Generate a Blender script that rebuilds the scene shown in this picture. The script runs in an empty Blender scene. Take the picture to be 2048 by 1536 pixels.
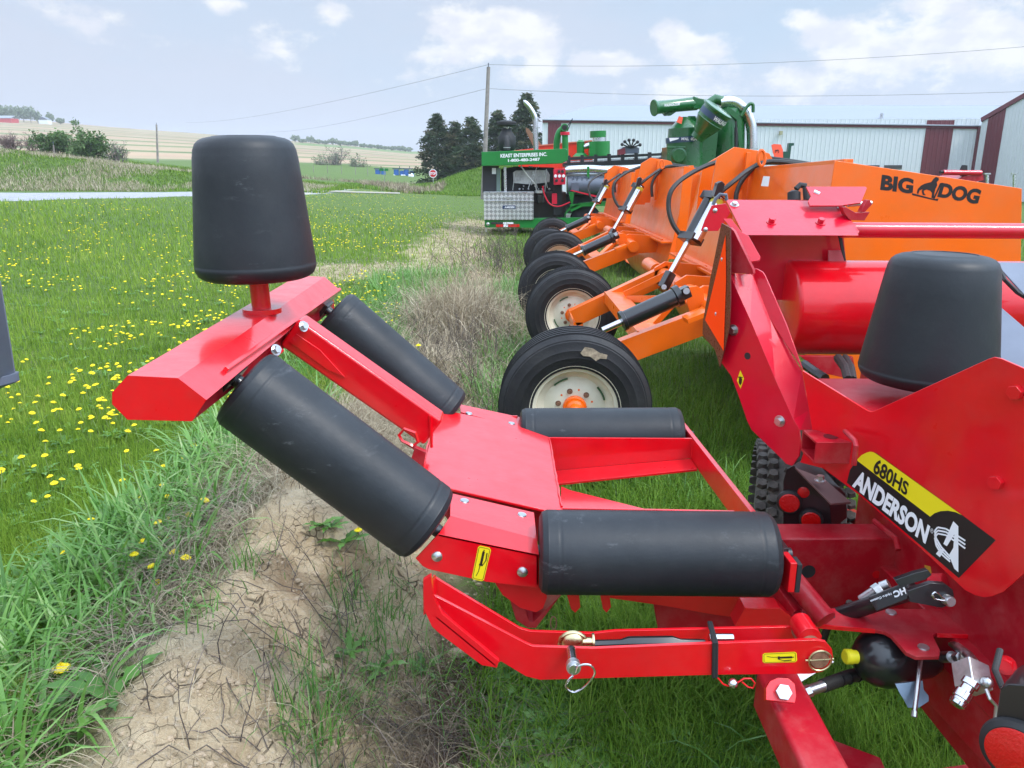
import bpy, bmesh, math, random
import numpy as np
from mathutils import Vector, Matrix
random.seed(7); np.random.seed(7)
R = math.radians

# ------------------------------------------------------------------ camera
CAM_H = 1.75; PITCH = R(15.6); F = 1547.0
sc = bpy.context.scene
cam_d = bpy.data.cameras.new('camera'); cam = bpy.data.objects.new('camera', cam_d)
sc.collection.objects.link(cam); sc.camera = cam
cam.location = (0, 0, CAM_H); cam.rotation_euler = (R(90) - PITCH, 0, 0)
cam_d.sensor_width = 36; cam_d.lens = 36 * F / 2048; cam_d.clip_start = 0.05; cam_d.clip_end = 6000

# ------------------------------------------------------------------ light
SUN_EL, SUN_AZ = R(54), R(122)          # azimuth clockwise from +Y (north)
sun_d = bpy.data.lights.new('sun', 'SUN'); sun = bpy.data.objects.new('sun', sun_d)
sc.collection.objects.link(sun)
sun_d.energy = 1.7; sun_d.angle = R(12); sun_d.color = (1.0, 0.96, 0.9)
sdir = Vector((math.sin(SUN_AZ) * math.cos(SUN_EL), math.cos(SUN_AZ) * math.cos(SUN_EL), math.sin(SUN_EL)))
sun.rotation_euler = sdir.to_track_quat('Z', 'Y').to_euler()
sc.view_settings.view_transform = 'Standard'; sc.view_settings.look = 'None'
sc.view_settings.exposure = 0.32; sc.view_settings.gamma = 1.0

world = bpy.data.worlds.new('World'); sc.world = world; world.use_nodes = True
wt = world.node_tree; wt.nodes.clear()
def wn(t, **k):
    n = wt.nodes.new(t)
    for a, b in k.items(): setattr(n, a, b)
    return n
def build_world():
    L = wt.links.new
    out = wn('ShaderNodeOutputWorld'); bg = wn('ShaderNodeBackground'); bg.inputs[1].default_value = 0.1
    sky = wn('ShaderNodeTexSky', sky_type='NISHITA'); sky.sun_disc = False
    sky.sun_elevation = SUN_EL; sky.sun_rotation = SUN_AZ
    sky.air_density = 1.0; sky.dust_density = 1.5; sky.ozone_density = 2.0
    tc = wn('ShaderNodeTexCoord')
    sep = wn('ShaderNodeSeparateXYZ'); L(tc.outputs['Generated'], sep.inputs[0])
    def math_(op, a, b=None, c=None, clamp=False):
        m = wn('ShaderNodeMath', operation=op); m.use_clamp = clamp
        for i, x in enumerate((a, b, c)):
            if x is None: continue
            if hasattr(x, 'is_linked'): L(x, m.inputs[i])
            else: m.inputs[i].default_value = x
        return m.outputs[0]
    def ramp(x, p0, p1):
        n = wn('ShaderNodeMapRange'); n.interpolation_type = 'SMOOTHSTEP'
        L(x, n.inputs[0]); n.inputs[1].default_value = p0; n.inputs[2].default_value = p1
        return n.outputs[0]
    def mixc(f, a, b):
        n = wn('ShaderNodeMix', data_type='RGBA')
        if hasattr(f, 'is_linked'): L(f, n.inputs[0])
        else: n.inputs[0].default_value = f
        for i, x in ((6, a), (7, b)):
            if hasattr(x, 'is_linked'): L(x, n.inputs[i])
            else: n.inputs[i].default_value = (*x, 1)
        return n.outputs[2]
    z = sep.outputs[2]
    # thin veil: the spring haze that washes out the blue, thicker low down and to the west
    sc_map = wn('ShaderNodeMapping'); sc_map.inputs['Scale'].default_value = (1, 1, 2.6); L(tc.outputs['Generated'], sc_map.inputs[0])
    n1 = wn('ShaderNodeTexNoise'); n1.inputs['Scale'].default_value = 3.2; n1.inputs['Detail'].default_value = 6; n1.inputs['Roughness'].default_value = .55
    L(sc_map.outputs[0], n1.inputs[0])
    veil = math_('MULTIPLY', ramp(n1.outputs[0], .34, .66), .45)
    low = math_('SUBTRACT', 1.0, ramp(z, 0.02, .34))
    west = ramp(math_('MULTIPLY', sep.outputs[0], -1.0), -.35, .45)
    veil = math_('ADD', veil, math_('MULTIPLY', low, .42)); veil = math_('ADD', veil, math_('MULTIPLY', west, .38), clamp=True)
    veil = math_('MULTIPLY', veil, .93)
    base = mixc(.75, sky.outputs[0], (4.4, 5.95, 7.6))
    col = mixc(veil, base, (5.15, 5.6, 6.65))
    # cumulus heaps: noise-eaten patches around a few directions
    n2 = wn('ShaderNodeTexNoise'); n2.inputs['Scale'].default_value = 13.0; n2.inputs['Detail'].default_value = 9; n2.inputs['Roughness'].default_value = .6
    sm2 = wn('ShaderNodeMapping'); sm2.inputs['Scale'].default_value = (1, 1, 1.7); L(tc.outputs['Generated'], sm2.inputs[0]); L(sm2.outputs[0], n2.inputs[0])
    acc = None
    for (u, v, ru, rv, k) in CLOUDS:
        a = pix_dir(u, v)
        n = wn('ShaderNodeVectorMath', operation='SUBTRACT'); L(tc.outputs['Generated'], n.inputs[0]); n.inputs[1].default_value = a
        m = wn('ShaderNodeVectorMath', operation='MULTIPLY'); L(n.outputs[0], m.inputs[0]); m.inputs[1].default_value = (F / ru, F / ru, F / rv)
        ln = wn('ShaderNodeVectorMath', operation='LENGTH'); L(m.outputs[0], ln.inputs[0])
        s = math_('MULTIPLY', math_('SUBTRACT', 1.0, ln.outputs['Value'], clamp=True), k)
        acc = s if acc is None else math_('MAXIMUM', acc, s)
    dens = math_('ADD', acc, math_('MULTIPLY', math_('SUBTRACT', n2.outputs[0], .5), 1.7))
    cm = math_('MULTIPLY', ramp(dens, .22, .56), ramp(acc, 0.0, .12))
    # shading of the heaps from a second, shifted noise (bright crowns, greyer bodies)
    n3 = wn('ShaderNodeTexNoise'); n3.inputs['Scale'].default_value = 22.0; n3.inputs['Detail'].default_value = 6; L(sm2.outputs[0], n3.inputs[0])
    cc = mixc(ramp(n3.outputs[0], .38, .62), (6.6, 6.8, 7.5), (8.2, 8.2, 8.2))
    col = mixc(math_('MULTIPLY', cm, .92), col, cc)
    # the veil is thin cloud lit from above: brighter overhead and round the hidden sun than near the horizon
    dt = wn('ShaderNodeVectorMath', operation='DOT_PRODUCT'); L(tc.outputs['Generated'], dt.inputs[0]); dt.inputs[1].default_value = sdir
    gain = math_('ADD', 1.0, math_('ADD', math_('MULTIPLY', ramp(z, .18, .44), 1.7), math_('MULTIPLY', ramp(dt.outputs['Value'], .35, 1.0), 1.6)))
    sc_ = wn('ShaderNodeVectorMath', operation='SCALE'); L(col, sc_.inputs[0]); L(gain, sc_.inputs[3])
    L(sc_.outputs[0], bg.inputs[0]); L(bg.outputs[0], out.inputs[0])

cs, sn = math.cos(PITCH), math.sin(PITCH)
def ray(u, v):
    xc = (u - 1024) / F; yc = (768 - v) / F
    return Vector((xc, cs + yc * sn, -sn + yc * cs))
def pix_dir(u, v): return ray(u, v).normalized()
CLOUDS = [(1010, 75, 170, 75, 1.0), (930, 70, 90, 60, .9), (1080, 100, 70, 60, 1.0), (1220, 128, 130, 34, .8), (1345, 85, 60, 55, .85), (1410, 100, 80, 35, .7),
          (1880, 90, 330, 130, .85), (960, 95, 260, 110, .62), (1500, 150, 420, 80, .5), (1990, 60, 120, 60, .6), (1620, 45, 60, 35, .6), (670, 30, 60, 30, .55), (840, 115, 110, 45, .5), (440, 10, 60, 25, .6), (1560, 160, 170, 40, .5),
          (200, 60, 260, 90, .38), (560, 90, 160, 60, .35)]
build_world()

# ------------------------------------------------------------------ pixel -> world planes
O = Vector((0, 0, CAM_H))
def P(u, v, d): return O + ray(u, v) * d                 # d = depth along the view axis
class PL:                                                # a real plane, given by point and normal
    def __init__(s, p, n): s.p = Vector(p); s.n = Vector(n).normalized()
    def __call__(s, u, v):
        r = ray(u, v); return O + r * ((s.p - O).dot(s.n) / r.dot(s.n))
    def pts(s, pp): return [s(*q) for q in pp]
def PY(y): return PL((0, y, 0), (0, -1, 0))
def PX(x): return PL((x, 0, 0), (-1, 0, 0))
def PZ(z): return PL((0, 0, z), (0, 0, 1))
def px2m(px, d): return px * d / F

# ------------------------------------------------------------------ materials
MATS = {}
def mat(name, col, rough=.5, metal=0, coat=0, coat_rough=.05, var=0, vscale=6, bump=0, bscale=60, spec=.5, trans=0, dust=0, dustcol=(.35, .3, .25), dscale=3, streak=None, em=0):
    if name in MATS: return MATS[name]
    m = bpy.data.materials.new(name); m.use_nodes = True; MATS[name] = m
    nt = m.node_tree; b = nt.nodes['Principled BSDF']; L = nt.links.new
    b.inputs['Base Color'].default_value = (*col, 1); b.inputs['Roughness'].default_value = rough
    b.inputs['Metallic'].default_value = metal; b.inputs['Coat Weight'].default_value = coat; b.inputs['Coat Roughness'].default_value = coat_rough; b.inputs['Coat IOR'].default_value = 1.5
    b.inputs['Specular IOR Level'].default_value = spec
    tc = nt.nodes.new('ShaderNodeTexCoord')
    c = None
    def noise(s, det=5, ro=.6, vec=None):
        n = nt.nodes.new('ShaderNodeTexNoise'); n.inputs['Scale'].default_value = s; n.inputs['Detail'].default_value = det; n.inputs['Roughness'].default_value = ro
        L(vec or tc.outputs['Object'], n.inputs[0]); return n.outputs[0]
    def mr(x, a, b_, c_=0., d_=1.):
        n = nt.nodes.new('ShaderNodeMapRange'); L(x, n.inputs[0])
        for i, q in enumerate((a, b_, c_, d_)): n.inputs[i + 1].default_value = q
        return n.outputs[0]
    def mix(f, a, b_):
        n = nt.nodes.new('ShaderNodeMix'); n.data_type = 'RGBA'
        L(f, n.inputs[0])
        for i, x in ((6, a), (7, b_)):
            if hasattr(x, 'is_linked'): L(x, n.inputs[i])
            else: n.inputs[i].default_value = (*x, 1)
        return n.outputs[2]
    if var:
        c = mix(mr(noise(vscale), .3, .7), tuple(x * (1 - var) for x in col), tuple(min(1, x * (1 + var)) for x in col))
        L(mr(noise(vscale * 3.1), .3, .7, max(.02, rough - .08), rough + .1), b.inputs['Roughness'])
    if dust:
        f = mr(noise(dscale, 8, .7), .45, .8, 0, dust)
        c = mix(f, c or col, dustcol)
    if streak:        # light scuff marks along one object axis
        mp = nt.nodes.new('ShaderNodeMapping'); mp.inputs['Scale'].default_value = streak; L(tc.outputs['Object'], mp.inputs[0])
        f = mr(noise(1.0, 10, .8, mp.outputs[0]), .575, .72, 0, .42); f2 = mr(noise(2.2, 3), .5, .62); mm = nt.nodes.new('ShaderNodeMath'); mm.operation = 'MULTIPLY'; L(f, mm.inputs[0]); L(f2, mm.inputs[1])
        c = mix(mm.outputs[0], c or col, (.28, .29, .31))
    if c is not None: L(c, b.inputs['Base Color'])
    if bump:
        n = nt.nodes.new('ShaderNodeBump'); n.inputs['Strength'].default_value = bump; n.inputs['Distance'].default_value = .01
        L(noise(bscale, 6), n.inputs['Height']); L(n.outputs[0], b.inputs['Normal'])
    if em: b.inputs['Emission Color'].default_value = (*col, 1); b.inputs['Emission Strength'].default_value = em
    return m
RED = mat('red_paint', (.66, .0004, .008), .35, spec=.25, coat=.85, coat_rough=.10, var=.14, vscale=4, dust=.16, dustcol=(.50, .06, .06), dscale=22, bump=.06, bscale=60)
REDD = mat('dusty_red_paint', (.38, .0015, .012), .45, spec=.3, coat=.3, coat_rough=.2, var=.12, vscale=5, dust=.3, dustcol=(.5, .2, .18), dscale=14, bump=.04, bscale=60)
CRIM = mat('crimson_paint', (.58, .0008, .020), .35, spec=.25, coat=.85, coat_rough=.11, var=.14, vscale=4, dust=.16, dustcol=(.50, .06, .08), dscale=22, bump=.06, bscale=60)
ROLL = mat('roller_plastic', (.0135, .016, .020), .46, spec=.38, var=.2, vscale=2, dust=.30, dustcol=(.055, .057, .06), dscale=7, bump=.06, bscale=70, streak=(10, 5, 30))
RUB = mat('tire_rubber', (.015, .015, .017), .6, spec=.35, var=.2, vscale=4, dust=.3, dustcol=(.07, .064, .056), dscale=6, bump=.2, bscale=60)
RUBM = mat('muddy_tire_rubber', (.07, .062, .055), .85, var=.3, vscale=20, dust=.7, dustcol=(.2, .17, .14), dscale=14, bump=.5, bscale=50)
ORG = mat('orange_paint', (.86, .135, .002), .35, spec=.3, coat=.5, coat_rough=.12, var=.07, vscale=2, dust=.35, dustcol=(.55, .22, .09), dscale=2.5, bump=.04, bscale=12)
CREAM = mat('cream_paint', (.70, .66, .52), .4, var=.08, dust=.25, dustcol=(.4, .3, .2), dscale=9)
BLK = mat('black_paint', (.011, .011, .013), .3, coat=.4)
BLKM = mat('matte_black', (.018, .018, .02), .65)
HOSE = mat('black_hose', (.02, .019, .018), .55, bump=.2, bscale=200)
CHR = mat('chrome_steel', (.62, .62, .64), .16, metal=1, var=.1, vscale=30)
ZINC = mat('zinc_steel', (.55, .56, .57), .35, metal=1, var=.15, vscale=30, bump=.05)
BRASS = mat('yellow_zinc', (.62, .52, .30), .3, metal=1, var=.15, vscale=40)
YEL = mat('yellow_label', (.80, .66, .01), .4)
YELP = mat('yellow_plastic', (.80, .70, .02), .4, var=.1)
INK = mat('label_black', (.012, .011, .012), .35)
WHT = mat('label_white', (.78, .79, .82), .4)
LENS = mat('red_lens', (.62, .004, .004), .2, coat=.4, bump=.35, bscale=160)
SMV = mat('fluorescent_orange', (1.0, .075, .004), .9, spec=.1)
SMVB = mat('reflective_dark_red', (.14, .012, .015), .3, var=.3, vscale=60)
GRN = mat('green_paint', (.006, .095, .018), .3, coat=.5, coat_rough=.1, var=.12, vscale=2)
GRNL = mat('bright_green_paint', (.010, .17, .03), .35, spec=.3, coat=.3, var=.12, vscale=2)
GRND = mat('dark_green_paint', (.012, .07, .045), .35, coat=.3)
ALU = mat('aluminium', (.62, .63, .66), .28, metal=1, var=.1, vscale=4)
GREYP = mat('grey_paint', (.085, .10, .135), .4, coat=.3, var=.1)
SLATE = mat('grey_sheet', (.16, .18, .23), .45, var=.1)
REDB = mat('bright_red_paint', (.75, .03, .008), .4, var=.1)
TAG = mat('orange_tag', (.85, .11, .05), .6)
RUST = mat('rusty_steel', (.25, .13, .08), .6, metal=.4, var=.4, vscale=80)
EDGE = mat('worn_primer_edge', (.55, .5, .48), .5)

# ------------------------------------------------------------------ geometry collector
class G:
    def __init__(s): s.v = []; s.f = []; s.mi = []
    def _add(s, vs, fs, m=0):
        o = len(s.v); s.v += [Vector(a) for a in vs]; s.f += [[o + i for i in f] for f in fs]; s.mi += [m] * len(fs); return s
    def poly(s, pts, m=0): return s._add(pts, [list(range(len(pts)))], m)
    def prism(s, pts, vec, m=0):               # polygon extruded by vec
        n = len(pts); vec = Vector(vec); a = [Vector(p) for p in pts]; b = [p + vec for p in a]
        fs = [list(range(n))[::-1], list(range(n, 2 * n))] + [[i, (i + 1) % n, n + (i + 1) % n, n + i] for i in range(n)]
        return s._add(a + b, fs, m)
    def loft(s, A, B, m=0):
        n = len(A); return s._add(list(A) + list(B), [list(range(n))[::-1], list(range(n, 2 * n))] + [[i, (i + 1) % n, n + (i + 1) % n, n + i] for i in range(n)], m)
    def box(s, lo, hi, m=0):
        x0, y0, z0 = lo; x1, y1, z1 = hi
        return s.prism([(x0, y0, z0), (x1, y0, z0), (x1, y1, z0), (x0, y1, z0)], (0, 0, z1 - z0), m)
    def beam(s, p0, p1, w, h, up=(0, 0, 1), m=0, hollow=0):
        p0, p1 = Vector(p0), Vector(p1); d = (p1 - p0).normalized(); side = d.cross(Vector(up)).normalized(); u = side.cross(d).normalized()
        def ring(w_, h_): return [side * (a * w_ / 2) + u * (b * h_ / 2) for a, b in ((-1, -1), (1, -1), (1, 1), (-1, 1))]
        q = ring(w, h)
        if not hollow: return s.loft([p0 + k for k in q], [p1 + k for k in q], m)
        i = ring(w - 2 * hollow, h - 2 * hollow)
        vs = [p0 + k for k in q] + [p1 + k for k in q] + [p0 + k for k in i] + [p1 + k for k in i]; fs = []
        for a in range(4):
            b = (a + 1) % 4
            fs += [[a, b, 4 + b, 4 + a], [8 + b, 8 + a, 12 + a, 12 + b], [a, 8 + a, 8 + b, b], [4 + a, 4 + b, 12 + b, 12 + a]]
        return s._add(vs, fs, m)
    def lathe(s, p0, p1, prof, seg=32, m=0, caps=True):   # prof: (t along axis 0..1 or beyond, radius)
        p0, p1 = Vector(p0), Vector(p1); ax = p1 - p0; d = ax.normalized()
        a = d.orthogonal().normalized(); b = d.cross(a); vs = []; fs = []; n = len(prof)
        for t, r in prof:
            for k in range(seg):
                an = 2 * math.pi * k / seg; vs.append(p0 + ax * t + (a * math.cos(an) + b * math.sin(an)) * max(r, 1e-5))
        for i in range(n - 1):
            for k in range(seg):
                k2 = (k + 1) % seg; fs.append([i * seg + k, i * seg + k2, (i + 1) * seg + k2, (i + 1) * seg + k])
        if caps and prof[0][1] > 1e-4: fs.append(list(range(seg))[::-1])
        if caps and prof[-1][1] > 1e-4: fs.append([(n - 1) * seg + k for k in range(seg)])
        return s._add(vs, fs, m)
    def cyl(s, p0, p1, r, seg=20, m=0, r1=None): return s.lathe(p0, p1, [(0, r), (1, r if r1 is None else r1)], seg, m)
    def tube(s, pts, r, seg=8, m=0, closed=False):
        pts = [Vector(p) for p in pts]; n = len(pts); vs = []; fs = []; pa = None
        rr = r if isinstance(r, (list, tuple)) else [r] * n
        for i, p in enumerate(pts):
            if closed: t = pts[(i + 1) % n] - pts[i - 1]
            else: t = pts[min(i + 1, n - 1)] - pts[max(i - 1, 0)]
            t.normalize()
            if pa is None: a = t.orthogonal().normalized()
            else: a = (pa - t * pa.dot(t)).normalized()
            pa = a; b = t.cross(a)
            for k in range(seg):
                an = 2 * math.pi * k / seg; vs.append(p + (a * math.cos(an) + b * math.sin(an)) * rr[i])
        for i in range(n if closed else n - 1):
            j = (i + 1) % n
            for k in range(seg):
                k2 = (k + 1) % seg; fs.append([i * seg + k, i * seg + k2, j * seg + k2, j * seg + k])
        if not closed: fs += [list(range(seg))[::-1], [(n - 1) * seg + k for k in range(seg)]]
        return s._add(vs, fs, m)
    def sphere(s, c, r, seg=20, rings=12, m=0, sc_=(1, 1, 1)):
        c = Vector(c); prof = []
        vs = []; fs = []
        for i in range(rings + 1):
            th = math.pi * i / rings
            for k in range(seg):
                ph = 2 * math.pi * k / seg
                vs.append(c + Vector((math.sin(th) * math.cos(ph) * sc_[0], math.sin(th) * math.sin(ph) * sc_[1], math.cos(th) * sc_[2])) * r)
        for i in range(rings):
            for k in range(seg):
                k2 = (k + 1) % seg; fs.append([i * seg + k, (i + 1) * seg + k, (i + 1) * seg + k2, i * seg + k2])
        return s._add(vs, fs, m)
    def bolt(s, p, n, r=.011, h=.008, washer=True, m=0):
        p = Vector(p); n = Vector(n).normalized()
        if washer: s.cyl(p, p + n * .003, r * 1.5, 20, m); p = p + n * .003
        s.cyl(p, p + n * h, r, 6, m)
        return s
    def dome(s, p, n, r=.012, m=0):
        n = Vector(n).normalized(); p = Vector(p)
        return s.lathe(p, p + n * r * .55, [(0, r), (.35, r * .93), (.75, r * .6), (1, 0)], 20, m)

ROOTL = {}
def tag(o, label=None, cat=None, group=None, kind=None):
    if label: o['label'] = label
    if cat: o['category'] = cat
    if group: o['group'] = group
    if kind: o['kind'] = kind
    return o
def root(name, loc, label, cat, group=None):
    o = bpy.data.objects.new(name, None); sc.collection.objects.link(o); o.location = loc; o.empty_display_size = .2
    ROOTL[o.name] = Vector(loc); return tag(o, label, cat, group)
def top_of(o):
    while o.parent: o = o.parent
    return o
def part(name, g, m, parent=None, bevel=0, smooth=35, label=None, loc=None, mats=None):
    L0 = Vector((0, 0, 0))
    if parent is not None: L0 = ROOTL.get(top_of(parent).name, Vector((0, 0, 0)))
    elif loc is not None: L0 = Vector(loc)
    me = bpy.data.meshes.new(name)
    me.from_pydata([tuple(v - L0) for v in g.v], [], g.f)
    bm = bmesh.new(); bm.from_mesh(me)
    bmesh.ops.recalc_face_normals(bm, faces=bm.faces); bm.to_mesh(me); bm.free()
    for mm in ([m] if mats is None else mats): me.materials.append(mm)
    if mats is not None: me.polygons.foreach_set('material_index', g.mi)
    if smooth:
        me.polygons.foreach_set('use_smooth', [True] * len(me.polygons)); me.set_sharp_from_angle(angle=R(smooth))
    o = bpy.data.objects.new(name, me); sc.collection.objects.link(o)
    if parent is not None: o.parent = parent
    elif loc is not None: o.location = loc; ROOTL[o.name] = Vector(loc)
    if bevel:
        b = o.modifiers.new('bevel', 'BEVEL'); b.width = bevel; b.segments = 2; b.limit_method = 'ANGLE'; b.angle_limit = R(40); b.harden_normals = True
    if label: o['label'] = label
    return o
def copy_tree(o, parent=None, loc=None):
    c = o.copy(); sc.collection.objects.link(c)
    if parent is not None: c.parent = parent
    if loc is not None: c.location = loc
    if o.name in ROOTL: ROOTL[c.name] = Vector(c.location)
    for ch in list(o.children): copy_tree(ch, c)
    return c
def smoothpts(p, n=6):
    o = []
    for i in range(len(p) - 1):
        a, b, c, d = p[max(i - 1, 0)], p[i], p[i + 1], p[min(i + 2, len(p) - 1)]
        for k in range(n):
            t = k / n; o.append(.5 * ((2 * b) + (c - a) * t + (2 * a - 5 * b + 4 * c - d) * t * t + (3 * b - a - 3 * c + d) * t ** 3))
    return o + [p[-1]]
def text_mesh(body, offset=0.0, shear=0.0):
    cu = bpy.data.curves.new('t', 'FONT'); cu.body = body; cu.size = 1; cu.offset = offset; cu.shear = shear
    cu.resolution_u = 4
    ob = bpy.data.objects.new('t', cu); sc.collection.objects.link(ob)
    dg = bpy.context.evaluated_depsgraph_get(); me = bpy.data.meshes.new_from_object(ob.evaluated_get(dg))
    V = [tuple(v.co[:2]) for v in me.vertices]; Fc = [list(p.vertices) for p in me.polygons]
    bpy.data.objects.remove(ob); bpy.data.curves.remove(cu); bpy.data.meshes.remove(me)
    xs = [a for a, b in V]; ys = [b for a, b in V]; x0, x1, y0, y1 = min(xs), max(xs), min(ys), max(ys)
    return [((a - x0) / (x1 - x0), (b - y0) / (y1 - y0)) for a, b in V], Fc
def text_on(g, body, quad, off, offset=0.0, shear=0.0, m=0):
    """quad: four world points (bottom left, bottom right, top right, top left) of the lettering's own rectangle"""
    V, Fc = text_mesh(body, offset, shear); q = [Vector(a) for a in quad]; off = Vector(off)
    g._add([(q[0] * (1 - a) + q[1] * a) * (1 - b) + (q[3] * (1 - a) + q[2] * a) * b + off for a, b in V], Fc, m)
    return g
# ------------------------------------------------------------------ terrain
def ss(x, a, b):
    t = np.clip((np.asarray(x, float) - a) / (b - a), 0, 1); return t * t * (3 - 2 * t)
def hash2(ix, iy, k=0):
    n = (ix.astype(np.int64) * 374761393 + iy.astype(np.int64) * 668265263 + k * 1274126177) & 0x7fffffff
    n = ((n ^ (n >> 13)) * 1274126177) & 0x7fffffff
    return ((n ^ (n >> 16)) & 0xffff) / 65535.0
def vnoise(x, y, s=1.0, k=0):
    x = np.asarray(x, float) * s + 1000; y = np.asarray(y, float) * s + 1000
    ix, iy = np.floor(x), np.floor(y); fx, fy = x - ix, y - iy; fx = fx * fx * (3 - 2 * fx); fy = fy * fy * (3 - 2 * fy)
    a, b, c, d = hash2(ix, iy, k), hash2(ix + 1, iy, k), hash2(ix, iy + 1, k), hash2(ix + 1, iy + 1, k)
    return (a * (1 - fx) + b * fx) * (1 - fy) + (c * (1 - fx) + d * fx) * fy
def fbm(x, y, s=1.0, o=4, k=0):
    r = 0; a = .5; t = 0
    for i in range(o): r = r + a * vnoise(x, y, s, k + i); t += a; s *= 2.03; a *= .5
    return r / t
def crest(y): return -.98 + .02 * y + .10 * (vnoise(y, y * 0, .9, 5) - .5)
def zt(x, y):
    x = np.asarray(x, float); y = np.asarray(y, float)
    s = x - crest(y)
    topz = .30 - .18 * ss(y, 3.5, 8) - .07 * ss(y, 9, 20)
    w = .78 + 1.2 * ss(y, 4, 12)
    ridge = topz * (1 - ss(s, -.05, w))
    lawn = -(topz - .16) * (1 - ss(s, -1.5, -.1)) * ss(y, -2, 2)
    near = 1 - ss(y, 30, 45)
    z = (ridge + lawn * (1 - ss(s, -.1, .0))) * near
    z = z + .24 * np.exp(-(((x + .80) / .34) ** 2 + ((y - 2.80) / .60) ** 2)) + .15 * np.exp(-(((x + .78) / .33) ** 2 + ((y - 1.75) / .42) ** 2))
    z = z + .22 * np.exp(-(((x + .75) / .5) ** 2 + ((y - 5.6) / .6) ** 2)) + .15 * np.exp(-(((x + .5) / .45) ** 2 + ((y - 8.6) / .8) ** 2))
    rough = np.exp(-((s - .25) / .55) ** 2)
    z = z + (fbm(x, y, 3.5, 4, 11) - .5) * (.05 + .17 * rough) * (1 - ss(y, 14, 30)) + (fbm(x, y, 12, 4, 21) - .5) * .075 * rough * (1 - ss(y, 6, 12)) - .03 * rough * np.abs(fbm(x, y, 5, 3, 25) - .5) * 4 * (1 - ss(y, 6, 12))
    z = z + (fbm(x, y, .35, 3, 31) - .5) * .12 * ss(y, 6, 14)
    # far lie of the land
    z = z - .01 * np.clip(y - 20, 0, 75) + .85 * ss(y, 96, 140) + 1.0 * ss(y, 135, 175)
    z = z + .6 * ss(-x, 3, 15) * ss(y, 11, 22) * (1 - ss(y, 80, 100))
    hb = np.interp(-x, [10, 14, 22, 30, 37, 65], [0, .2, .95, 1.85, 2.7, 4.4])
    z = z + hb * ss(y, 50, 58) * (1 - .5 * ss(y, 68, 105)) * (1 + .12 * (fbm(x, y, .5, 3, 41) - .5))
    z = z + np.interp(x, [-11, -8, -5, -2, 5, 60], [0, .5, 1.7, 2.6, 3.2, 3.0]) * ss(y, 66, 79) * (1 - ss(y, 120, 150))
    return z
ZG = None
def zfast(x, y):
    global ZG
    if ZG is None:
        gx = axis(-2.2, .9, .06, -200, 200, 1.06); gy = axis(.8, 5.2, .06, -5, 200, 1.04); a, b = np.meshgrid(gx, gy); ZG = (gx, gy, zt(a, b))
    gx, gy, Z = ZG
    i = np.clip(np.searchsorted(gx, x) - 1, 0, len(gx) - 2); j = np.clip(np.searchsorted(gy, y) - 1, 0, len(gy) - 2)
    tx = np.clip((x - gx[i]) / (gx[i + 1] - gx[i]), 0, 1); ty = np.clip((y - gy[j]) / (gy[j + 1] - gy[j]), 0, 1)
    return (Z[j, i] * (1 - tx) + Z[j, i + 1] * tx) * (1 - ty) + (Z[j + 1, i] * (1 - tx) + Z[j + 1, i + 1] * tx) * ty
def hit(u, v, n=26):
    """where the line through a picture point meets the ground (numpy)"""
    u = np.asarray(u, float); v = np.asarray(v, float)
    xc = (u - 1024) / F; yc = (768 - v) / F; dy = cs + yc * sn; dz = -sn + yc * cs
    lo = np.full(u.shape, .8); d = lo.copy(); done = np.zeros(u.shape, bool); prev = d.copy(); res = np.full(u.shape, np.nan)
    g = 1.0
    ds = np.geomspace(1.0, 190, 90); k_ = 1.0 / (ds[1] / ds[0])
    for q in ds:
        below = (CAM_H + dz * q) < zfast(xc * q, dy * q)
        new = below & ~done; res[new] = q; done |= below
    a = res * k_; b = res.copy()
    for _ in range(10):
        m = (a + b) / 2; below = (CAM_H + dz * m) < zfast(xc * m, dy * m)
        b = np.where(below, m, b); a = np.where(below, a, m)
    return xc * b, dy * b, b, done
ROAD = [(-60, 23, 50), (-24, 24, 49), (-18, 26, 48.5), (-14.4, 33, 55), (-13, 39, 60), (-12, 46, 60), (-4, 62, 66)]
def dirt_mask(x, y):
    s = x - crest(y)
    n = fbm(x, y, 2.2, 4, 51)
    near = ss(s, -.22, .0) * (1 - ss(s, .42 + .25 * (n - .5), .75)) * (1 - ss(y, 3.25, 4.2))
    mid = np.exp(-((s - .2) / .55) ** 2) * ss(y, 3.5, 5) * (1 - ss(y, 18, 22)) * ss(n, .42, .56)
    # bare scalped patches out in the lawn
    b1 = np.exp(-(((x + 2.3) / 1.5) ** 2 + ((y - 12.2) / 1.3) ** 2)) + np.exp(-(((x + 1.3) / .9) ** 2 + ((y - 16) / 3.0) ** 2)) + np.exp(-(((x + 1.0) / 1.15) ** 2 + ((y - 23) / 5.5) ** 2))
    far = ss(b1 + .8 * (n - .5), .42, .62)
    return np.clip(near + mid + .62 * far, 0, 1)
def soil_mask(x, y):
    s = x - crest(y); n = fbm(x, y, 3, 3, 61)
    return ss(s, .42, .68) * (1 - ss(s + .3 * (n - .5), 1.0, 1.3)) * (1 - ss(y, 2.4, 3.6)) + np.exp(-(((x - 1.9) / .45) ** 2 + ((y - 2.0) / .5) ** 2)) * .8
def road_mask(x, y):
    a = np.array(ROAD); lo = np.interp(x, a[:, 0], a[:, 1]); hi = np.interp(x, a[:, 0], a[:, 2])
    w = .6 * (fbm(x, y, 1.5, 3, 71) - .5)
    return ss(y, lo - .15 + w, lo + .15 + w) * (1 - ss(y, hi - .2 + w, hi + .2 + w)) * (1 - ss(x, -12.2, -11.6))

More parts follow.
